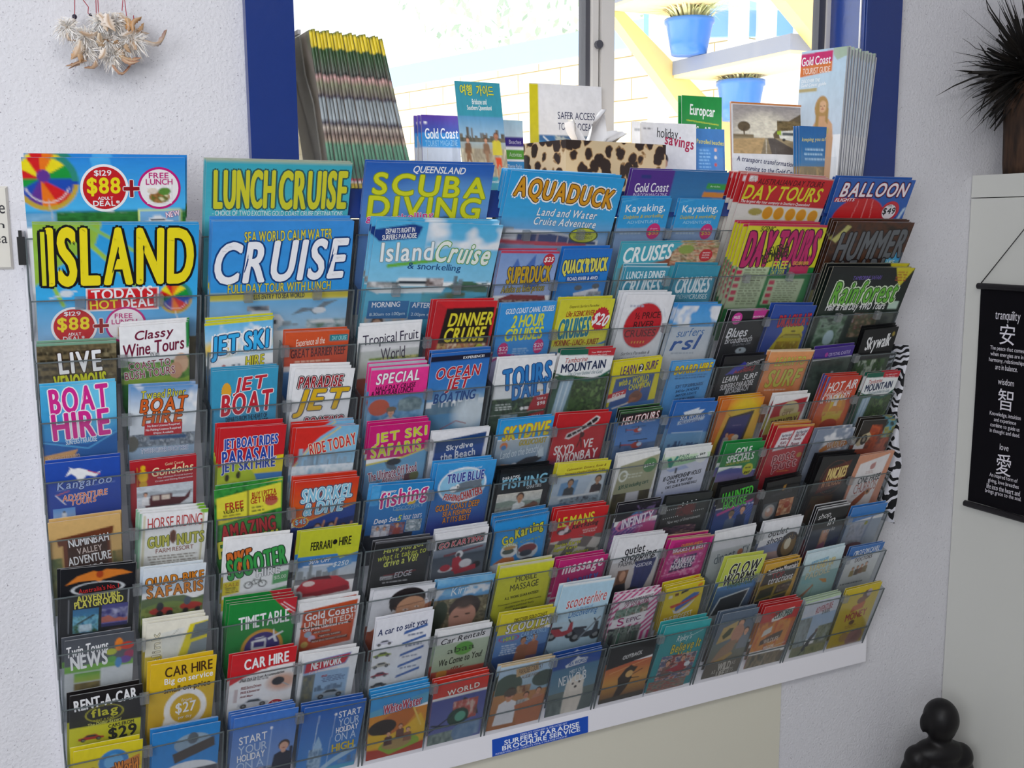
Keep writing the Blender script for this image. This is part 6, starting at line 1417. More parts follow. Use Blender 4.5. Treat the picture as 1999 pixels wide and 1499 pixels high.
# ---------------------------------------------------------------- things standing on the sill
def stand(px, Yf, lean, L, name, label, cat, group, layers, texts, n=0, gap=.004, seed=1, H=None, edge=None, **kw):
    s_, c_ = math.sin(math.radians(lean)), math.cos(math.radians(lean))
    Tv = np.array([0, s_, c_]); Nv = np.array([0, -c_, s_])
    P0 = np.array([0, Yf, ZS + 0.0008])
    x0, y0, x1, y1 = px
    A_ = on_plane(x0, y0, P0, Nv) - P0; B_ = on_plane(x1, y1, P0, Nv) - P0
    top = (A_ @ Tv + B_ @ Tv) / 2
    rot = math.atan2(B_ @ Tv - A_ @ Tv, B_[0] - A_[0]) * .4
    w_ = B_[0] - A_[0]
    fr = frame(P0 + X3 * (A_[0] + B_[0]) / 2, X3, Tv, Nv)
    s = Sheet(name, w_, top, L or top, layers, texts, label, cat, group, fr, edge=edge, seed=seed, thick=kw.get('thick', .0016), curl=kw.get('curl', 0))
    for j in range(1, n + 1):
        q = s.ob.copy(); COL.objects.link(q)
        q.matrix_world = frame(P0 + X3 * ((A_[0] + B_[0]) / 2 - .0035 * j) - Nv * gap * j, X3, Tv, Nv)
        q['label'] = ('copy right', 'second copy', 'third copy')[j - 1] + ' behind the ' + ' '.join(label.split()[:12])
    return s


SG = 'booklets standing on the window sill'
stand((822, 222, 897, 228), 0.075, 3, .12, 'booklet', 'small purple and blue tourist booklet standing beside the tall teal guide', 'booklet', SG,
      'g 5c3ca0 3c5cb0 0 22;g 3c90d4 3c9cdc 22 40;g d0d8e4 d8dce4 40 106;e 82 84 12 6 b89058;p d0a080 72,106 76,90 90,90 94,106;e 82 82 7 6 d8ac88;r 94 76 100 106 2c8c4c;r 6 8 14 11 e8e8f0',
      ['Gold Coast|8 16 94 29|f0f4f8|b2', 'TOURIST MAGAZINE|8 31 92 38|9cd0f0|t2'], n=2, gap=.006, thick=.003)
stand((887, 157, 975, 163), 0.030, 12, .165, 'booklet', 'tall teal travel guide with yellow Korean title and a beach lifeguard', 'booklet', SG,
      'g 3c9cb0 3c9cb0 0 32;g 5c9cc8 a8c8dc 32 54;s 56 14 6c6458 4;n 0 52 100 57 5 4c5048 7c7464;g a8b8bc b0a890 56 66;n 0 62 100 88 5 c8b898 988c78 d8ccb0;g 3c9cb0 3890a8 88 106;m 16 54 18 7c5c44;p 8c6448 12,64 20,64 22,78 16,72 10,78;m 56 54 18 8c6c54;p a07c60 52,64 60,64 60,80 54,76;m 80 50 26 d8c840 b88060 6c4430;p d8502c 74,70 88,70 88,82 82,76 76,82;p b88060 76,82 80,80 80,92 77,92;p b88060 84,80 88,80 88,93 85,93',
      ['여행|10 3 36 13|e0dc30,2c7c8c|b', '가이드|46 3 84 13|e0dc30,2c7c8c|b', 'Brisbane and|34 16 66 21|e8f4f4|b1', 'Southern Queensland|22 22 76 27|e8f4f4|b1', 'Airport A-Z - Timetables|28 91 80 95|d8ecf0|t2'], seed=5)
stand((945, 233, 1020, 235), 0.105, 4, .11, 'booklet', 'pale booklet with coloured index tabs half hidden by the teal guide', 'booklet', SG,
      'g a8cce0 c8dce8 0 24;r 40 24 100 38 3c2c84;r 40 42 100 56 5ca43c;r 40 59 100 72 3c94d0;r 40 76 100 90 c82838;r 40 93 100 106 a890b8',
      ['Beaches|62 28 94 34|d8d4ec|t', 'Activities|62 46 94 52|e0f0d8|t', 'Theme Parks|56 63 94 69|d8ecf8|t', 'Dining|66 80 94 86|f4dcdc|t'])
stand((1033, 163, 1174, 168), 0.165, 2, .15, 'booklet', 'white safer ocean access booklet with a yellow spine band', 'booklet', SG,
      'g f0f0f2 e8e8ec;g d8cc1c d8d02c;r 12 0 100 106 ececf0;g ececf0 ececf0 0 1;r 12 56 90 106 4c84b0;p 2c6ca8 12,56 30,56 50,80 90,92 90,106 12,106;n 34 56 90 84 10 5c7c9c c8d0c8 3c6494 8c9c98;p 3c8cc0 12,62 26,64 46,86 60,106 12,106;v 18 58 56 86 2 d8e4ec',
      ['SAFER ACCESS|38 30 90 38|1c2450|t', 'TO THE OCEAN|38 42 90 50|1c2450|t'], seed=9, thick=.003)
stand((1234, 236, 1262, 238), 0.178, 1, .09, 'card', 'narrow white card behind the savings booklet', 'card', SG, 'g f0f0f4 e8e8ec;l 14 10 86 22 1 9ca0a8', [])
stand((1252, 242, 1359, 239), 0.128, 2, .115, 'booklet', 'white savings booklet with black and crimson lettering beside the leopard box', 'booklet', SG,
      'g f2f2f4 eaeaee;p 2c3068 50,84 66,88 70,84 74,96 60,98 48,94;e 42 54 6 8 3c3438;e 42 60 5 6 d8a890;l 2 6 22 12 1 8c8c90',
      ['holiday|28 8 66 27|24242c|t-3', 'savings|42 20 95 40|b82450|b-8'], seed=12, thick=.004)
stand((1322, 250, 1414, 252), 0.146, 4, .11, 'booklet', 'blue patrolled beaches leaflet half hidden by the white savings booklet', 'booklet', SG,
      'g 2c74b8 2864a8;r 40 30 96 74 3c80c4;l 44 32 70 70 7 8cc0e8;e 80 34 3 3 e0b0a8;e 80 46 3 3 d8d8d8;e 80 58 3 3 c85050;l 4 20 34 100 14 6098cc;e 86 98 6 5 c8782c',
      ['Patrolled beaches|40 18 98 25|d8d060|b-3'], seed=13)
stand((1331, 185, 1409, 191), 0.172, 2, .135, 'booklet', 'green rental leaflet with white lettering at the back of the sill', 'booklet', SG,
      'g 189040 148438;v 12 32 92 37 1.4 e0d830;l 22 60 88 74 2 b8dcc0', ['Europcar|20 12 82 30|f0f4f0|b-3', 'Rent Cars & Trucks|14 40 92 50|e8f0e8|h-3'], n=1, gap=.006, seed=14)
stand((1427, 190, 1565, 213), 0.070, 4, .155, 'booklet', 'white transport booklet with a photo of a bus on a sunlit road', 'booklet', SG,
      'g f2f2f4 ececf0;r 0 0 100 2 d88848',
      ['#2 3 98 57|g a8a0a0 d8d0c0 0 60;d 44 52 40 40 f4ecd8;p 6c5c44 58,58 70,40 84,28 100,14 100,66 60,70;n 64 30 100 56 9 5c4c34 8c7850 4c4028;e 16 44 9 10 6c5c44;v 16 50 16 64 2 5c4c38;r 0 60 30 66 8c7c60;g a89878 8c7c64 66 100;p 5c5450 50,66 60,66 100,96 100,100 56,100;p c8a878 0,70 46,66 40,100 0,100;p e8e8e0 66,52 92,48 96,50 96,74 68,66;r 72 54 90 60 50585c;p a8c83c 64,52 70,50 70,60 64,58;e 74 69 2.4 3 28282c;e 90 74 2.4 3 28282c;v 48 70 48 98 .8 e8e0d0',
       'A transport transformation is|6 63 94 70|20285c|bi-4', 'coming to the Gold Coast|18 73 94 80|20285c|bi-4', 'Gold Coast public transport|34 86 88 90|8c8c94|ti-4'], seed=15, thick=.004)
stand((1560, 247, 1626, 247), 0.024, 3, .105, 'booklet', 'blue beach safety leaflet in front of the tall tourist guides', 'booklet', SG,
      'g 2c6cb0 3c80b8 0 60;g 3c80b8 8c8c78 60 84;n 0 66 100 106 12 b09468 8c7c5c c8a870;l 14 34 80 58 3 a8cce8;e 40 96 30 14 6c5c4c',
      ['keeping you safe|8 18 84 26|e0d890|bi2'], n=2, gap=.003, seed=16)

# row of magazines seen by their spines, leaning to the left
cover = Raster(24, 40, .7, seed=77).run('g a8a8a4 8c8c84;n 0 0 100 100 26 b8b4a8 8c8478 a89c94 787c64')
NM = 22
spine = [(0, '5c6c30'), (.02, 'd8c028'), (.10, 'd8c02c'), (.115, '2c4c28'), (.17, '3c5438'), (.25, '4c5048'), (.265, '303430'), (.29, 'b8908c'), (.33, '7c7c64'), (.39, '6c645c'), (.41, '443c48'), (.43, '848c90'), (.55, '98a0a4'), (.58, '484450'), (.61, 'a89c90'), (.65, '6c5c58'), (.69, '9c8878'), (.72, '5c8c70'), (.83, '4c8468'), (.86, '3c6858'), (.93, '4c7864'), (.945, 'b82c48'), (.96, 'e8d8d8'), (.975, 'c8a83c'), (1.0, 'c8b83c')]
for i in range(NM):
    th = .0047
    H = .218 + .002 * math.sin(i * 1.7)
    ang = math.radians(6.8 + 6.0 * i / NM)
    xb = 0.4090 + i * .0059
    yb = 0.060 + .0015 * math.sin(i * 2.3)
    V = []; C = []; F = []
    prof = [(0, .0016), (.0006, .0006), (.0018, 0), (th - .0018, 0), (th - .0006, .0006), (th, .0016)]
    zs = [(1 - t) * H for t, c_ in spine]
    for zi, (t, c_) in enumerate(spine):
        for (x, y) in prof:
            V.append((x, y, (1 - t) * H)); C.append(tuple(min(1, q * (1.15 + .25 * math.sin(i * 1.9 + zi * 2.3))) for q in hexc(c_)))
    np_ = len(prof)
    for a_ in range(len(spine) - 1):
        for b_ in range(np_ - 1):
            F.append((a_ * np_ + b_, (a_ + 1) * np_ + b_, (a_ + 1) * np_ + b_ + 1, a_ * np_ + b_ + 1))
    D_ = .128
    cg = cover.grid()
    for side, x in ((0, 0.0), (1, th)):
        k0 = len(V)
        for a_ in range(20):
            for b_ in range(12):
                V.append((x, .0016 + (D_ - .0016) * b_ / 11, H * (1 - a_ / 19))); C.append(cg[a_ * 2, b_ * 2])
        for a_ in range(19):
            for b_ in range(11):
                q = (k0 + a_ * 12 + b_, k0 + a_ * 12 + b_ + 1, k0 + (a_ + 1) * 12 + b_ + 1, k0 + (a_ + 1) * 12 + b_)
                F.append(q if side else q[::-1])
    k0 = len(V)
    for x, y, z in ((0, .0016, H), (th, .0016, H), (th, D_, H), (0, D_, H), (0, D_, 0), (th, D_, 0), (th, .0016, 0), (0, .0016, 0)):
        V.append((x, y, z)); C.append(hexc('e8e4dc'))
    F += [(k0, k0 + 1, k0 + 2, k0 + 3), (k0 + 3, k0 + 2, k0 + 5, k0 + 4), (k0 + 4, k0 + 5, k0 + 6, k0 + 7)]
    me = ink_mesh('magazine', V, F, C)
    o = link('magazine', me)
    o.matrix_world = Matrix.Translation((xb, yb, ZS + .003)) @ Matrix.Rotation(-ang, 4, 'Y')
    words = ('first', 'second', 'third', 'fourth', 'fifth', 'sixth', 'seventh', 'eighth', 'ninth', 'tenth', 'eleventh', 'twelfth', 'thirteenth', 'fourteenth', 'fifteenth', 'sixteenth', 'seventeenth', 'eighteenth', 'nineteenth', 'twentieth', 'twenty-first', 'last')
    tag(o, words[i] + ' magazine from the left in the leaning row of yellow topped green spines', 'magazine', 'row of magazines on the sill')
# its clear holder with a stepped side
h = empty('magazine_holder', (0.404, 0.06, ZS), 'clear acrylic holder with a stepped side supporting the leaning magazines', 'magazine holder')
M_HOLD = clear_mat('holder_acrylic', (0.90, 0.90, 0.88), 0.16, (0.55, 0.54, 0.50), 0.06)
M_HEDGE = mat('holder_edge', 'e4e4e6', 0.3)
m = MB()
ls = lambda z: -.006 - z * .112
poly = [(0.0, 0.0), (0.135, 0.0), (0.135, .25), (.060, .25), (.060, .215), (.020, .215), (.020, .16), (.0, .12)]
m.slab([(ls(z), y, z + .001) for y, z in poly], (.0025, 0, 0))
m.build('side_panel', M_HOLD, h)
m = MB()
for z, ya, yb_ in ((.2515, .060, .135), (.2165, .020, .060)):
    m.slab([(ls(z) - .001, ya, z), (ls(z) - .001, yb_, z), (ls(z) - .001, yb_, z + .006), (ls(z) - .001, ya, z + .006)], (.0045, 0, 0))
m.build('side_edge', M_HEDGE, h)
m = MB(); m.box(-.008, -.006, .0003, .150, .135, .0024); m.build('base', M_ACR, h)
m = MB(); m.box(-.008, -.010, .0003, .150, -.0075, .062); m.build('front_panel', M_ACR, h)

# tall guides fanned out at the right of the sill
NG = 21
psi = math.radians(70)
ex = np.array([math.cos(psi), -math.sin(psi), 0]); en = np.array([math.sin(psi), math.cos(psi), 0])
P0 = np.array([1.306, 0.001, ZS + .0006])
guide_layers = 'g b8d4e8 d0dce8 0 100;p c82c6c 0,3 70,2 70,18 0,22;p d8783c 0,18 70,14 70,26 0,30;p a8bca8 70,0 100,0 100,10 80,14 72,8;e 54 68 15 14 b89058;p d8a880 34,106 38,88 48,78 66,78 80,88 84,106;f 56 66 11 dcb088 b89058;p b08c50 42,64 50,58 50,92 42,96;p b08c50 64,62 70,70 70,88 64,84;p c8b070 42,92 74,92 72,99 44,99;r 0 44 40 48 b8a878'
for i in range(NG):
    lean = math.radians(5.0 + 5.0 * i / NG)
    Tv = en * math.sin(lean) + np.array([0, 0, math.cos(lean)])
    Nv = np.cross(ex, Tv)
    base = P0 + en * (i * .0047) - ex * .0435
    fr = frame(base, ex, Tv, Nv)
    if i < 2:
        s = Sheet('guide_booklet', .087, .252, .15, guide_layers, ['Gold Coast|2 7 66 17|f4f0f4|b', 'TOURIST GUIDE|6 20 66 27|f4d8c8|b', 'DISCOVER THE|4 33 46 37|f4f8fc|bi', 'Gold Coast guide|4 38 60 43|f4f8fc|bi'],
                  'front one of the tall tourist guides, with a smiling swimmer on its cover', 'guide booklet', 'tall tourist guides on the sill', fr, edge=('e0e0e2', '9a9ca8')[i], thick=.0045, seed=31, res=.9)
        if i == 0: src = [s.ob]
        else:
            src.append(s.ob)
            s.ob['label'] = 'first guide behind the front one in the tall fanned stack of tourist guides'
    else:
        q = src[i % 2].copy(); COL.objects.link(q)
        q.matrix_world = fr @ Matrix.Translation((.0005 * math.sin(i * 2.1), 0, 0)) @ Matrix.Diagonal((1, 1 + .012 * math.sin(i * 3.7), 1, 1))
        q['label'] = words[i - 1] + ' guide behind the front one in the tall fanned stack of tourist guides'
# clear holders
def holder(x0, x1, yf, hgt, label, dep):
    h = empty('leaflet_holder', ((x0 + x1) / 2, yf, ZS), label, 'leaflet holder')
    hw = (x1 - x0) / 2
    m = MB(); m.box(-hw, 0, .0004, hw, .0016, hgt); m.build('front_panel', M_ACR, h)
    for sx in (-1, 1):
        m = MB(); m.slab([(sx * hw, .0016, .0004), (sx * hw, dep, .0004), (sx * hw, dep, hgt + .02), (sx * hw, .0016, hgt)], (.0012 * sx, 0, 0)); m.build('side_panel', M_ACR, h)


holder(1.226, 1.300, -.0035, .062, 'clear leaflet holder in front of the tall tourist guides', .006)
holder(1.095, 1.222, 0.057, .060, 'clear leaflet holder in front of the white transport booklet', .010)
holder(.545, .602, .050, .062, 'clear leaflet holder in front of the small purple booklet', .02)

# leopard print tissue box
def leopard():
    m = mat('leopard_print', 'd8b890', 0.6)
    nt = m.node_tree
    b = nt.nodes['Principled BSDF']
    tc = nt.nodes.new('ShaderNodeTexCoord')
    n = nt.nodes.new('ShaderNodeTexNoise'); n.inputs['Scale'].default_value = 60
    mx = nt.nodes.new('ShaderNodeMixRGB'); mx.inputs[0].default_value = 0.012
    v = nt.nodes.new('ShaderNodeTexVoronoi'); v.inputs['Scale'].default_value = 46
    r = nt.nodes.new('ShaderNodeValToRGB')
    e = r.color_ramp.elements
    e[0].position = 0.0; e[0].color = (*hexc('2c1c14'), 1)
    e[1].position = 0.55; e[1].color = (*hexc('dcc49c'), 1)
    for p_, c_ in ((.45, '30201a'), (.51, 'b08858')):
        x = e.new(p_); x.color = (*hexc(c_), 1)
    nt.links.new(tc.outputs['Object'], mx.inputs[1]); nt.links.new(tc.outputs['Object'], n.inputs['Vector'])
    nt.links.new(n.outputs['Color'], mx.inputs[2]); nt.links.new(mx.outputs[0], v.inputs['Vector'])
    nt.links.new(v.outputs['Distance'], r.inputs['Fac']); nt.links.new(r.outputs['Color'], b.inputs['Base Color'])
    return m


c0 = at_y(1105, 272, 0.012)
Rr = on_plane(1300, 283, (0, 0, c0[2]), np.array([0, 0, 1.0]))
d1 = (Rr - c0); Lb = float(np.linalg.norm(d1)); d1 /= Lb
d2 = np.array([-d1[1], d1[0], 0])
hb = c0[2] - ZS - .0006
tb = empty('tissue_box', (c0[0], c0[1], ZS + .0006), 'leopard print tissue box with white tissues, on the blue sill', 'tissue box')
tb.rotation_euler = (0, 0, math.atan2(d1[1], d1[0]))
m = MB()
Db = .118
g = .0014
m.box(0, 0, 0, Lb, Db, .0015); m.box(0, 0, .0015, Lb, g, hb); m.box(0, Db - g, .0015, Lb, Db, hb); m.box(0, g, .0015, g, Db - g, hb); m.box(Lb - g, g, .0015, Lb, Db - g, hb)
m.box(g, g, hb - .001, .06, Db - g, hb - .0001); m.box(Lb - .06, g, hb - .001, Lb - g, Db - g, hb - .0001); m.box(.06, g, hb - .001, Lb - .06, .035, hb - .0001); m.box(.06, Db - .035, hb - .001, Lb - .06, Db - g, hb - .0001)
m.build('carton', leopard(), tb)
M_TISSUE = mat('white_tissue', 'f4f4f8', 0.8)


def tissue(base, tip, width, bend, seed):
    base, tip = Vector(base), Vector(tip)
    ax = (tip - base); side = ax.cross(Vector((0, 1, 0.15))).normalized()
    rd = random.Random(seed); V = []; F = []
    n, k = 10, 9
    for i in range(n):
        t = i / (n - 1)
        wd = width * (0.35 + .9 * t) * (1 - .75 * max(0, t - .45) / .55)
        c_ = base.lerp(tip, t)
        for j in range(k):
            s_ = (j / (k - 1) - .5) * 2
            off = Vector((0, bend * math.sin(s_ * 2.6 + t * 2 + seed) + .004 * math.sin(s_ * 9 + seed + t * 4), 0))
            V.append(c_ + side * wd * s_ + off)
    for i in range(n - 1):
        for j in range(k - 1):
            F.append((i * k + j, i * k + j + 1, (i + 1) * k + j + 1, (i + 1) * k + j))
    me = mesh_from('tissue', V, F, M_TISSUE, smooth=True)
    return link('tissue', me, tb)


tissue((.10, .058, hb - .006), (.125, .05, hb + .052), .030, .010, 1)
tissue((.085, .060, hb - .006), (.055, .055, hb + .036), .022, .012, 2)
tissue((.12, .062, hb - .006), (.165, .05, hb + .020), .020, .010, 3)

# ---------------------------------------------------------------- right hand side: cupboard, banner, plant, statue
cb = empty('cupboard', (XC + .25, -.5, -1.2), 'white cupboard standing against the back wall, its side carrying the black banner', 'cupboard')
m = MB(); m.box(XC, -1.05, -1.19, XC + .5, YW - .0015, .4395); m.v = local(cb, m.v); m.build('carcass', M_PANEL, cb)
m = MB(); m.box(XC - .0008, -1.052, .4412, XC + .5, YW - .0015, .4845); m.v = local(cb, m.v); m.build('top', M_PANEL, cb)
bn = empty('wall_banner', (XC - .004, -.047, .274), 'black cloth wall banner with white characters, hanging on the cupboard side', 'banner')
M_CLOTH = mat('black_cloth', '0c0a10', 0.85, spec=0.15)
yL, yR = .026, -.122
V = []; F = []
nz_, ny_ = 34, 16
zT, zB = .262, -.170
for i in range(nz_):
    z = zT + (zB - zT) * i / (nz_ - 1)
    for j in range(ny_):
        s_ = j / (ny_ - 1)
        pinch = .003 * math.sin(PI * i / (nz_ - 1))
        y = (yL - pinch) + (yR - yL + 2 * pinch) * s_
        V.append((XC - .0035 - .0012 * math.sin(s_ * 7 + i * .1), y, z))
for i in range(nz_ - 1):
    for j in range(ny_ - 1):
        F.append((i * ny_ + j, i * ny_ + j + 1, (i + 1) * ny_ + j + 1, (i + 1) * ny_ + j))
me = mesh_from('cloth', local(bn, V), F, M_CLOTH, smooth=True)
cloth = link('cloth', me, bn)
for z in (.268, -.176):
    m = MB(); m.tube([(XC - .0068, yL + .004, z), (XC - .0068, yR - .004, z)], .0062, 12); m.v = local(bn, m.v); m.build('rod', mat('black_rod', '100c12', 0.5), bn)
m = MB(); pk = (XC - .003, -.088, .410); m.tube([(XC - .006, yL - .002, .274), pk, (XC - .006, yR + .002, .274)], .0010, 6); m.v = local(bn, m.v); m.build('cord', M_BLACK, bn)
zp = lambda y: .181 - (y - 650) * .001037
yc = lambda y: -.041 - (y - 615) * .000046
lines = []


def bl(tx, y0, y1, wd):
    c_ = yc((y0 + y1) / 2)
    lines.append((tx, -c_ - wd / 2, -c_ + wd / 2, zp(y1), zp(y0)))


bl('tranquility', 609, 632, .056); bl('安', 634, 673, .034)
for i, (tx, wd) in enumerate((('The peace that comes', .076), ('when energies are in', .074), ('harmony, relationships', .080), ('are in balance.', .050))): bl(tx, 677 + 11.4 * i, 687 + 11.4 * i, wd)
bl('wisdom', 737, 749, .036); bl('智', 756, 797, .034)
for i, (tx, wd) in enumerate((('Knowledge, intuition', .070), ('and experience', .050), ('combine to guide us', .066), ('in thought and deed.', .068))): bl(tx, 802 + 11 * i, 812 + 11 * i, wd)
bl('love', 861, 873, .020); bl('愛', 880, 921, .034)
for i, (tx, wd) in enumerate((('An inspired form of', .064), ('giving, love breathes', .070), ('life into the heart and', .076), ('brings grace to the soul.', .082))): bl(tx, 921 + 11 * i, 931 + 11 * i, wd)
panel_text(lines, None, 'lettering', bn, mat('white_banner_print', 'e8e4ec', 0.7), frame((XC - .0056, 0, 0), (0, -1, 0), (0, 0, 1), (-1, 0, 0)), 0.0)['label'] = 'white printed words and characters'

pl = empty('potted_plant', (XC + .061, -.020, .4848), 'dark spiky dried plant in a brown pot on top of the white cupboard', 'potted plant')
M_BARK = noise_mat('dark_woven_bark', [(0.3, '1c1410'), (0.6, '4c3424'), (0.8, '2c1c14')], 14, 0.8, stretch=(6, 6, 1), bump=0.6)
m = MB(); m.lathe((0, 0, 0), [(.050, 0), (.052, .02), (.054, .08), (.056, .118), (.055, .122), (.058, .128), (.056, .17), (.048, .172), (.040, .15)], 36); m.build('pot', M_BARK, pl, True)
rd = random.Random(8); m = MB()
ctr = Vector((-.012, 0.0, .188))
for i in range(520):
    v = Vector((rd.gauss(0, 1), rd.gauss(0, 1), rd.gauss(.25, 1))).normalized()
    if v.z < -.75: continue
    L = rd.uniform(.07, .19) * (1.0 if v.z > -.1 else .8)
    s0 = ctr + v * rd.uniform(0, .02)
    sag = rd.uniform(0, .075) * (1 - abs(v.z))
    wd = rd.choice((.0007, .0009, .0012, .003, .004))
    sd = v.cross(Vector((rd.gauss(0, 1), rd.gauss(0, 1), rd.gauss(0, 1)))).normalized()
    vs = []
    for j in range(6):
        t_ = j / 5
        p = s0 + v * L * t_ + Vector((0, 0, -sag * t_ * t_))
        p.y = min(p.y, .074 + .01 * (.5 - t_))
        ww = wd * (1 - t_) ** .7 + .0002
        vs += [p + sd * ww, p - sd * ww]
    m.add(vs, [(2 * j, 2 * j + 1, 2 * j + 3, 2 * j + 2) for j in range(5)])
for i in range(320):
    v = Vector((rd.gauss(0, 1), rd.gauss(0, 1), rd.gauss(0, 1))).normalized()
    p = ctr + v * rd.uniform(.02, .075); e1 = v.cross(Vector((rd.gauss(0, 1), .3, 1))).normalized() * .006
    m.add([p - e1, p + v * .05 - e1 * .3, p + v * .05 + e1 * .3, p + e1], [(0, 1, 2, 3)])
m.build('foliage', noise_mat('black_dried_leaf', [(0.35, '0c0c0c'), (0.75, '241c14')], 30, 0.7), pl)

# seated black statue seen from the back
def blob_mesh(name, blobs, voxel, mt, parent):
    bm = bmesh.new()
    for (c_, r_, rot) in blobs:
        mtx = Matrix.Translation(c_) @ Matrix.Rotation(rot, 4, 'Y') @ Matrix.Diagonal((*r_, 1))
        bmesh.ops.create_icosphere(bm, subdivisions=3, radius=1, matrix=mtx)
    me = bpy.data.meshes.new(name); bm.to_mesh(me); bm.free()
    o = bpy.data.objects.new(name, me); COL.objects.link(o)
    r = o.modifiers.new('r', 'REMESH'); r.mode = 'VOXEL'; r.voxel_size = voxel
    s_ = o.modifiers.new('s', 'SMOOTH'); s_.factor = .6; s_.iterations = 6
    dg = bpy.context.evaluated_depsgraph_get()
    m2 = bpy.data.meshes.new_from_object(o.evaluated_get(dg))
    o.modifiers.clear(); o.data = m2
    m2.materials.clear(); m2.materials.append(mt)
    m2.polygons.foreach_set('use_smooth', [True] * len(m2.polygons))
    m2.name = name
    o.parent = parent
    return o


hc = at_x(1837, 1402, 1.60)
S = .034 / .036
bz = hc[2] - .215
sb = empty('seated_statue', (hc[0], hc[1], bz), 'black seated statue seen from behind, at the lower right corner', 'statue')
sb.rotation_euler = (0, 0, -0.35)
bl_ = [((0, 0, .215), (.0345, .037, .041), 0), ((0, 0, .200), (.030, .032, .034), 0), ((0, 0, .172), (.022, .022, .02), 0),
       ((0, 0, .145), (.052, .034, .026), 0), ((-.045, 0, .132), (.026, .026, .028), .3), ((.045, 0, .132), (.026, .026, .028), -.3),
       ((0, .002, .10), (.052, .038, .055), 0), ((0, .004, .05), (.058, .046, .045), 0),
       ((-.058, .004, .095), (.020, .022, .045), .18), ((.058, .004, .095), (.020, .022, .045), -.18),
       ((-.05, .035, .056), (.018, .038, .018), 0), ((.05, .035, .056), (.018, .038, .018), 0),
       ((-.065, .03, .028), (.052, .045, .026), .1), ((.065, .03, .028), (.052, .045, .026), -.1), ((0, .055, .024), (.075, .03, .022), 0),
       ((-.0345, .004, .205), (.006, .011, .020), 0), ((.0345, .004, .205), (.006, .011, .020), 0), ((0, .037, .205), (.007, .008, .012), 0)]
blob_mesh('body', [(Vector(a_), b_, c_) for a_, b_, c_ in bl_], .0035, mat('black_stone', '121012', 0.45, spec=0.3), sb)
m = MB(); m.box(hc[0] - .13, hc[1] - .11, -1.2, hc[0] + .105, min(hc[1] + .12, .06), bz + .0015); struct('ledge', m, M_BEIGE)

# zebra cloth hanging beside the rack
def zebra():
    m = mat('zebra_cloth', 'e4e4ea', 0.8)
    nt = m.node_tree
    tc = nt.nodes.new('ShaderNodeTexCoord'); wv = nt.nodes.new('ShaderNodeTexWave')
    wv.inputs['Scale'].default_value = 17; wv.inputs['Distortion'].default_value = 16; wv.inputs['Detail'].default_value = 2; wv.inputs['Detail Scale'].default_value = 1.4
    wv.bands_direction = 'Z'
    r = nt.nodes.new('ShaderNodeValToRGB'); r.color_ramp.interpolation = 'CONSTANT'
    e = r.color_ramp.elements
    e[0].position = 0; e[0].color = (*hexc('141418'), 1); e[1].position = .5; e[1].color = (*hexc('dcdce4'), 1)
    nt.links.new(tc.outputs['Object'], wv.inputs['Vector']); nt.links.new(wv.outputs['Fac'], r.inputs['Fac']); nt.links.new(r.outputs['Color'], nt.nodes['Principled BSDF'].inputs['Base Color'])
    return m


zc = empty('zebra_print_scarf', (1.486, .04, .155), 'zebra print scarf hanging down the right end of the brochure rack', 'scarf')
V = []; F = []
nr, nc = 46, 14
for i in range(nr):
    t_ = i / (nr - 1)
    z = .165 - t_ * .345
    wid = .027 + .010 * math.sin(t_ * 11 + .6) + .004 * math.sin(t_ * 31) - .008 * t_
    for j in range(nc):
        s_ = j / (nc - 1)
        V.append((1.4765 + .004 + wid * s_ * .62, .052 - .050 * s_ + .004 * math.sin(s_ * 12 + t_ * 5), z))
for i in range(nr - 1):
    for j in range(nc - 1):
        F.append((i * nc + j, i * nc + j + 1, (i + 1) * nc + j + 1, (i + 1) * nc + j))
link('cloth', mesh_from('cloth', local(zc, V), F, zebra(), smooth=True), zc)
m = MB(); m.tube([(1.483, .053, .175), (1.483, YW - .0005, .175)], .003, 8); m.tube([(1.483, .053, .160), (1.483, .053, .178)], .003, 8); m.v = local(zc, m.v); m.build('peg', M_BLACK, zc)

# plate with handwriting at the left border
wp = empty('wall_plate', (-.10, YW, .396), 'cream plastic plate with handwritten notes on the wall left of the rack', 'wall plate')
m = MB()
x0, x1, z0, z1 = -.20, -.0115, .344, .448
m.hexa([(x0, YW - .001, z0), (x1, YW - .001, z0), (x1, YW + .0004, z0), (x0, YW + .0004, z0), (x0, YW - .001, z1), (x1, YW - .001, z1), (x1, YW + .0004, z1), (x0, YW + .0004, z1)])
i_ = .003
m.hexa([(x0 + i_, YW - .006, z0 + i_), (x1 - i_, YW - .006, z0 + i_), (x1, YW - .001, z0), (x0, YW - .001, z0), (x0 + i_, YW - .006, z1 - i_), (x1 - i_, YW - .006, z1 - i_), (x1, YW - .001, z1), (x0, YW - .001, z1)])
m.v = local(wp, m.v); m.build('plate', mat('cream_plastic', 'dedad0', 0.3, bump=(40, 0.1)), wp)
panel_text([('office', -.055, -.0165, .414, .430), ('in', -.031, -.0185, .396, .404), ('ea', -.031, -.0165, .377, .386)], None, 'handwriting', wp, mat('pen_ink', '1c1c24', 0.5), frame((0, YW - .0063, 0), (1, 0, 0), (0, 0, 1), (0, -1, 0)), 0.0)

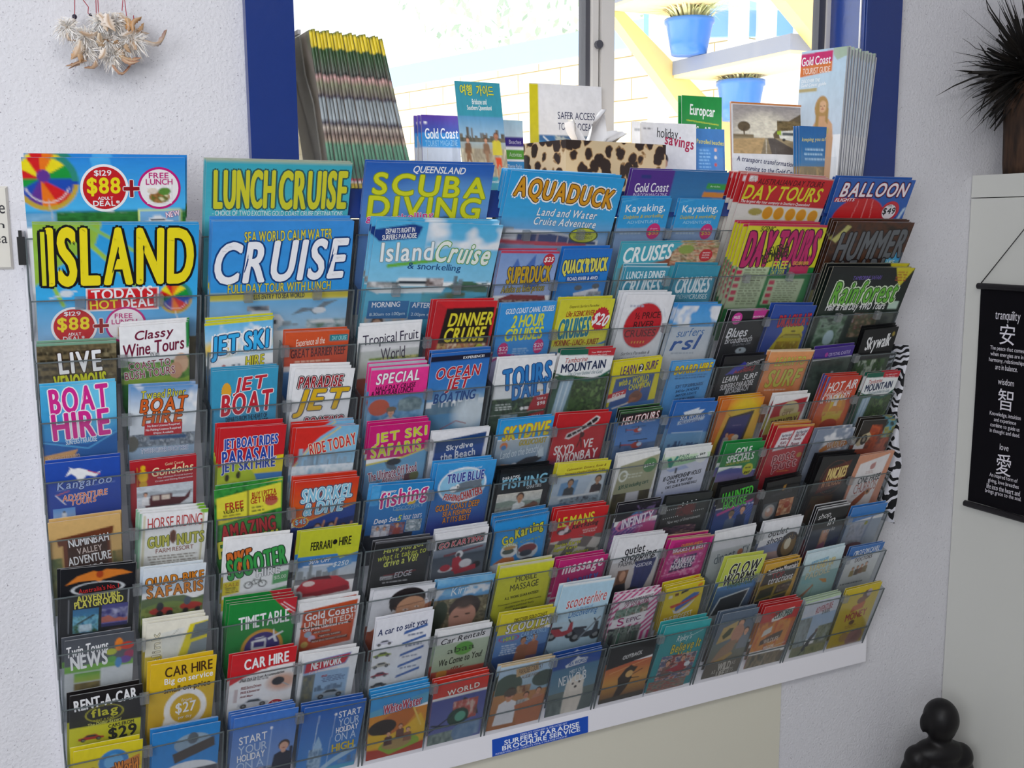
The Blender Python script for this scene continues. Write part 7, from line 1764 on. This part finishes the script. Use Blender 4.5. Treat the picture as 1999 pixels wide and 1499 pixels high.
# ---------------------------------------------------------------- feather mobile
YM = 0.040
fm = empty('feather_mobile', (.125, YM, .62), 'mobile of cream and brown feathers on red threads, hanging before the left wall', 'mobile')
PX = lambda x, y, d=0: Vector(at_y(60 + x * .15, y * .15, YM + d)) - fm.location
M_RED = mat('red_thread', 'a83848', 0.7)
M_BEAD = mat('dark_bead', '2c2438', 0.3)
hoop_z = 1.02 - fm.location.z
m = MB(); m.tube([(.09 * math.cos(a_ * PI / 12), -.03 + .05 * math.sin(a_ * PI / 12) , hoop_z) for a_ in range(25)], .003, 8); m.tube([(0, -.03, hoop_z), (0, -.03, 1.70 - fm.location.z)], .0012, 6); m.tube([(-.09, -.03, hoop_z), (.09, -.03, hoop_z)], .002, 6)
m.build('hoop', mat('hoop_wood', '6c4c34', 0.6), fm)
for xs_, ys_ in (((572, 572, 570), (-60, 100, 190)), ((640, 690, 750, 745, 790), (-60, 10, 90, 170, 205)), ((845, 850, 862), (-60, 60, 420)), ((870, 878, 890), (-60, 80, 400)), ((1205, 1198, 1188), (-60, 20, 140)), ((1205, 1225, 1250), (-60, 20, 240)), ((1338, 1338), (200, 400))):
    pts = [PX(x, y) for x, y in zip(xs_, ys_)]
    if ys_[0] < 0:
        top = Vector((pts[0].x * .9, -.03 if len(pts) > 2 else pts[0].y, hoop_z))
        pts = [top] + pts
    m = MB(); m.tube(pts, .00055, 6); m.build('thread', M_RED, fm)


def bead(c_, r_):
    bm = bmesh.new(); bmesh.ops.create_uvsphere(bm, u_segments=14, v_segments=10, radius=r_, matrix=Matrix.Translation(c_))
    me = bpy.data.meshes.new('bead'); bm.to_mesh(me); bm.free(); me.materials.append(M_BEAD)
    me.polygons.foreach_set('use_smooth', [True] * len(me.polygons)); link('bead', me, fm)


bead(PX(570, 218), .0031); bead(PX(778, 198), .0022); bead(PX(915, 435), .0026); bead(PX(850, 380), .002)


def feather(a_, b_, width, bend, c0, c1, seed):
    a_, b_ = PX(*a_, -.004 - .006 * (seed % 3)), PX(*b_, -.002 - .007 * (seed % 4))
    ax = b_ - a_; sd = Vector((-ax.z, 0, ax.x)).normalized()
    rd = random.Random(seed); V = []; C = []; F = []
    n = 16
    w0, w1 = np.array(hexc(c0)), np.array(hexc(c1))
    for i in range(n):
        t_ = i / (n - 1)
        c_ = a_ + ax * t_ + sd * bend * math.sin(PI * t_)
        wd = width * (math.sin(PI * min(1, t_ * .93 + .05)) ** .6)
        for j in (-1, -.5, 0, .5, 1):
            jag = rd.uniform(.45, 1.1) if abs(j) == 1 else 1
            V.append(c_ + sd * wd * j * jag + Vector((0, -.004 * (1 - j * j), 0)) + ax * (-.12 * abs(j) * (1 if abs(j) else 0)))
            k_ = np.clip(t_ * 1.3 - .25 + rd.uniform(-.1, .1), 0, 1)
            C.append(w0 * (1 - k_) + w1 * k_ if j else np.array(hexc('b89878')))
    for i in range(n - 1):
        for j in range(4):
            F.append((i * 5 + j, i * 5 + j + 1, (i + 1) * 5 + j + 1, (i + 1) * 5 + j))
    link('feather', ink_mesh('feather', V, F, C), fm)


FE = [((560, 260), (350, 440), .0085, .003, 'ece4dc', '8c6c54'), ((480, 440), (590, 540), .005, -.004, 'd8c8b8', '7c5c48'), ((640, 540), (520, 790), .010, .003, 'e8dccc', 'b8844c'), ((700, 560), (640, 830), .011, -.003, 'e4d4bc', 'b07c44'),
      ((700, 760), (440, 870), .005, .002, 'd0a878', '8c5438'), ((720, 800), (480, 905), .003, -.002, 'c89870', '7c4c34'), ((840, 760), (690, 895), .007, .006, 'dcc0a8', '9c6c54'), ((860, 420), (620, 420), .009, .004, 'ece0d4', 'd0b090'),
      ((900, 440), (1000, 640), .010, -.004, 'e8d8c0', 'c0945c'), ((930, 500), (1070, 520), .004, -.002, 'a88058', '6c4834'), ((880, 190), (1000, 420), .012, .003, 'efe4da', 'e0ccb8'), ((1000, 190), (1100, 420), .013, -.003, 'efe4da', 'e4d0bc'),
      ((1150, 180), (1240, 400), .012, .002, 'ece0d4', 'cc9c68'), ((1250, 245), (1270, 420), .010, .002, 'd8b080', 'b87c44'), ((1340, 400), (1440, 220), .008, .005, 'c89868', 'b08050'), ((1360, 400), (1470, 300), .006, -.003, 'd0a880', 'b48858'),
      ((1200, 480), (1540, 440), .010, .004, 'ece4dc', 'd8ccc0'), ((1480, 520), (1770, 390), .006, -.010, 'dcd0c4', '8c6458'), ((1240, 520), (1380, 660), .010, .003, 'ece4dc', 'c8a88c'), ((1250, 580), (1300, 700), .007, -.002, 'd4b898', '8c6448'),
      ((1080, 560), (1180, 620), .006, .003, 'c8a070', '8c6040'), ((1050, 620), (1230, 760), .010, .003, 'e4d4bc', 'b88c54'), ((1160, 700), (1440, 760), .008, -.006, 'd8bc94', '9c6854'), ((1200, 760), (1420, 800), .006, -.004, 'd0a888', '945c4c'),
      ((1000, 720), (1120, 880), .008, .003, 'ece0d4', 'd0b498'), ((1080, 850), (1300, 860), .004, -.010, 'c09478', '7c4c38'), ((960, 640), (880, 780), .010, .002, 'efe6dc', 'e0d0c0')]
for i, f_ in enumerate(FE):
    feather(f_[0], f_[1], f_[2] * .6, f_[3], f_[4], f_[5], i)
for i, (x, y, r_) in enumerate(((470, 360, 140), (700, 480, 150), (900, 290, 130), (1080, 300, 150), (1000, 520, 140), (1330, 520, 170), (720, 660, 130), (1060, 720, 140), (1200, 620, 110))):
    rd = random.Random(50 + i); c_ = PX(x, y, -.006); R_ = r_ * .15 * .00072
    V = []; C = []; F = []
    for k in range(460):
        v = Vector((rd.gauss(0, 1), rd.gauss(0, .6), rd.gauss(0, 1))).normalized()
        b_ = v.cross(Vector((rd.gauss(0, 1), rd.gauss(0, 1), rd.gauss(0, 1)))).normalized()
        L = R_ * rd.uniform(.4, 1.35); wd = .0007
        p0 = c_ + v * R_ * .1; p1 = c_ + v * L * .6 + b_ * L * .12; p2 = c_ + v * L + Vector((0, 0, -L * .25))
        n0 = len(V)
        V += [p0 - b_ * wd, p0 + b_ * wd, p1 - b_ * wd * .8, p1 + b_ * wd * .8, p2 - b_ * wd * .2, p2 + b_ * wd * .2]
        cc = np.array(hexc(rd.choice(('fcf8f4', 'f8f2ec', 'f0e6da', 'ffffff'))))
        C += [cc] * 6
        F += [(n0, n0 + 1, n0 + 3, n0 + 2), (n0 + 2, n0 + 3, n0 + 5, n0 + 4)]
    link('down', ink_mesh('down', V, F, C), fm)
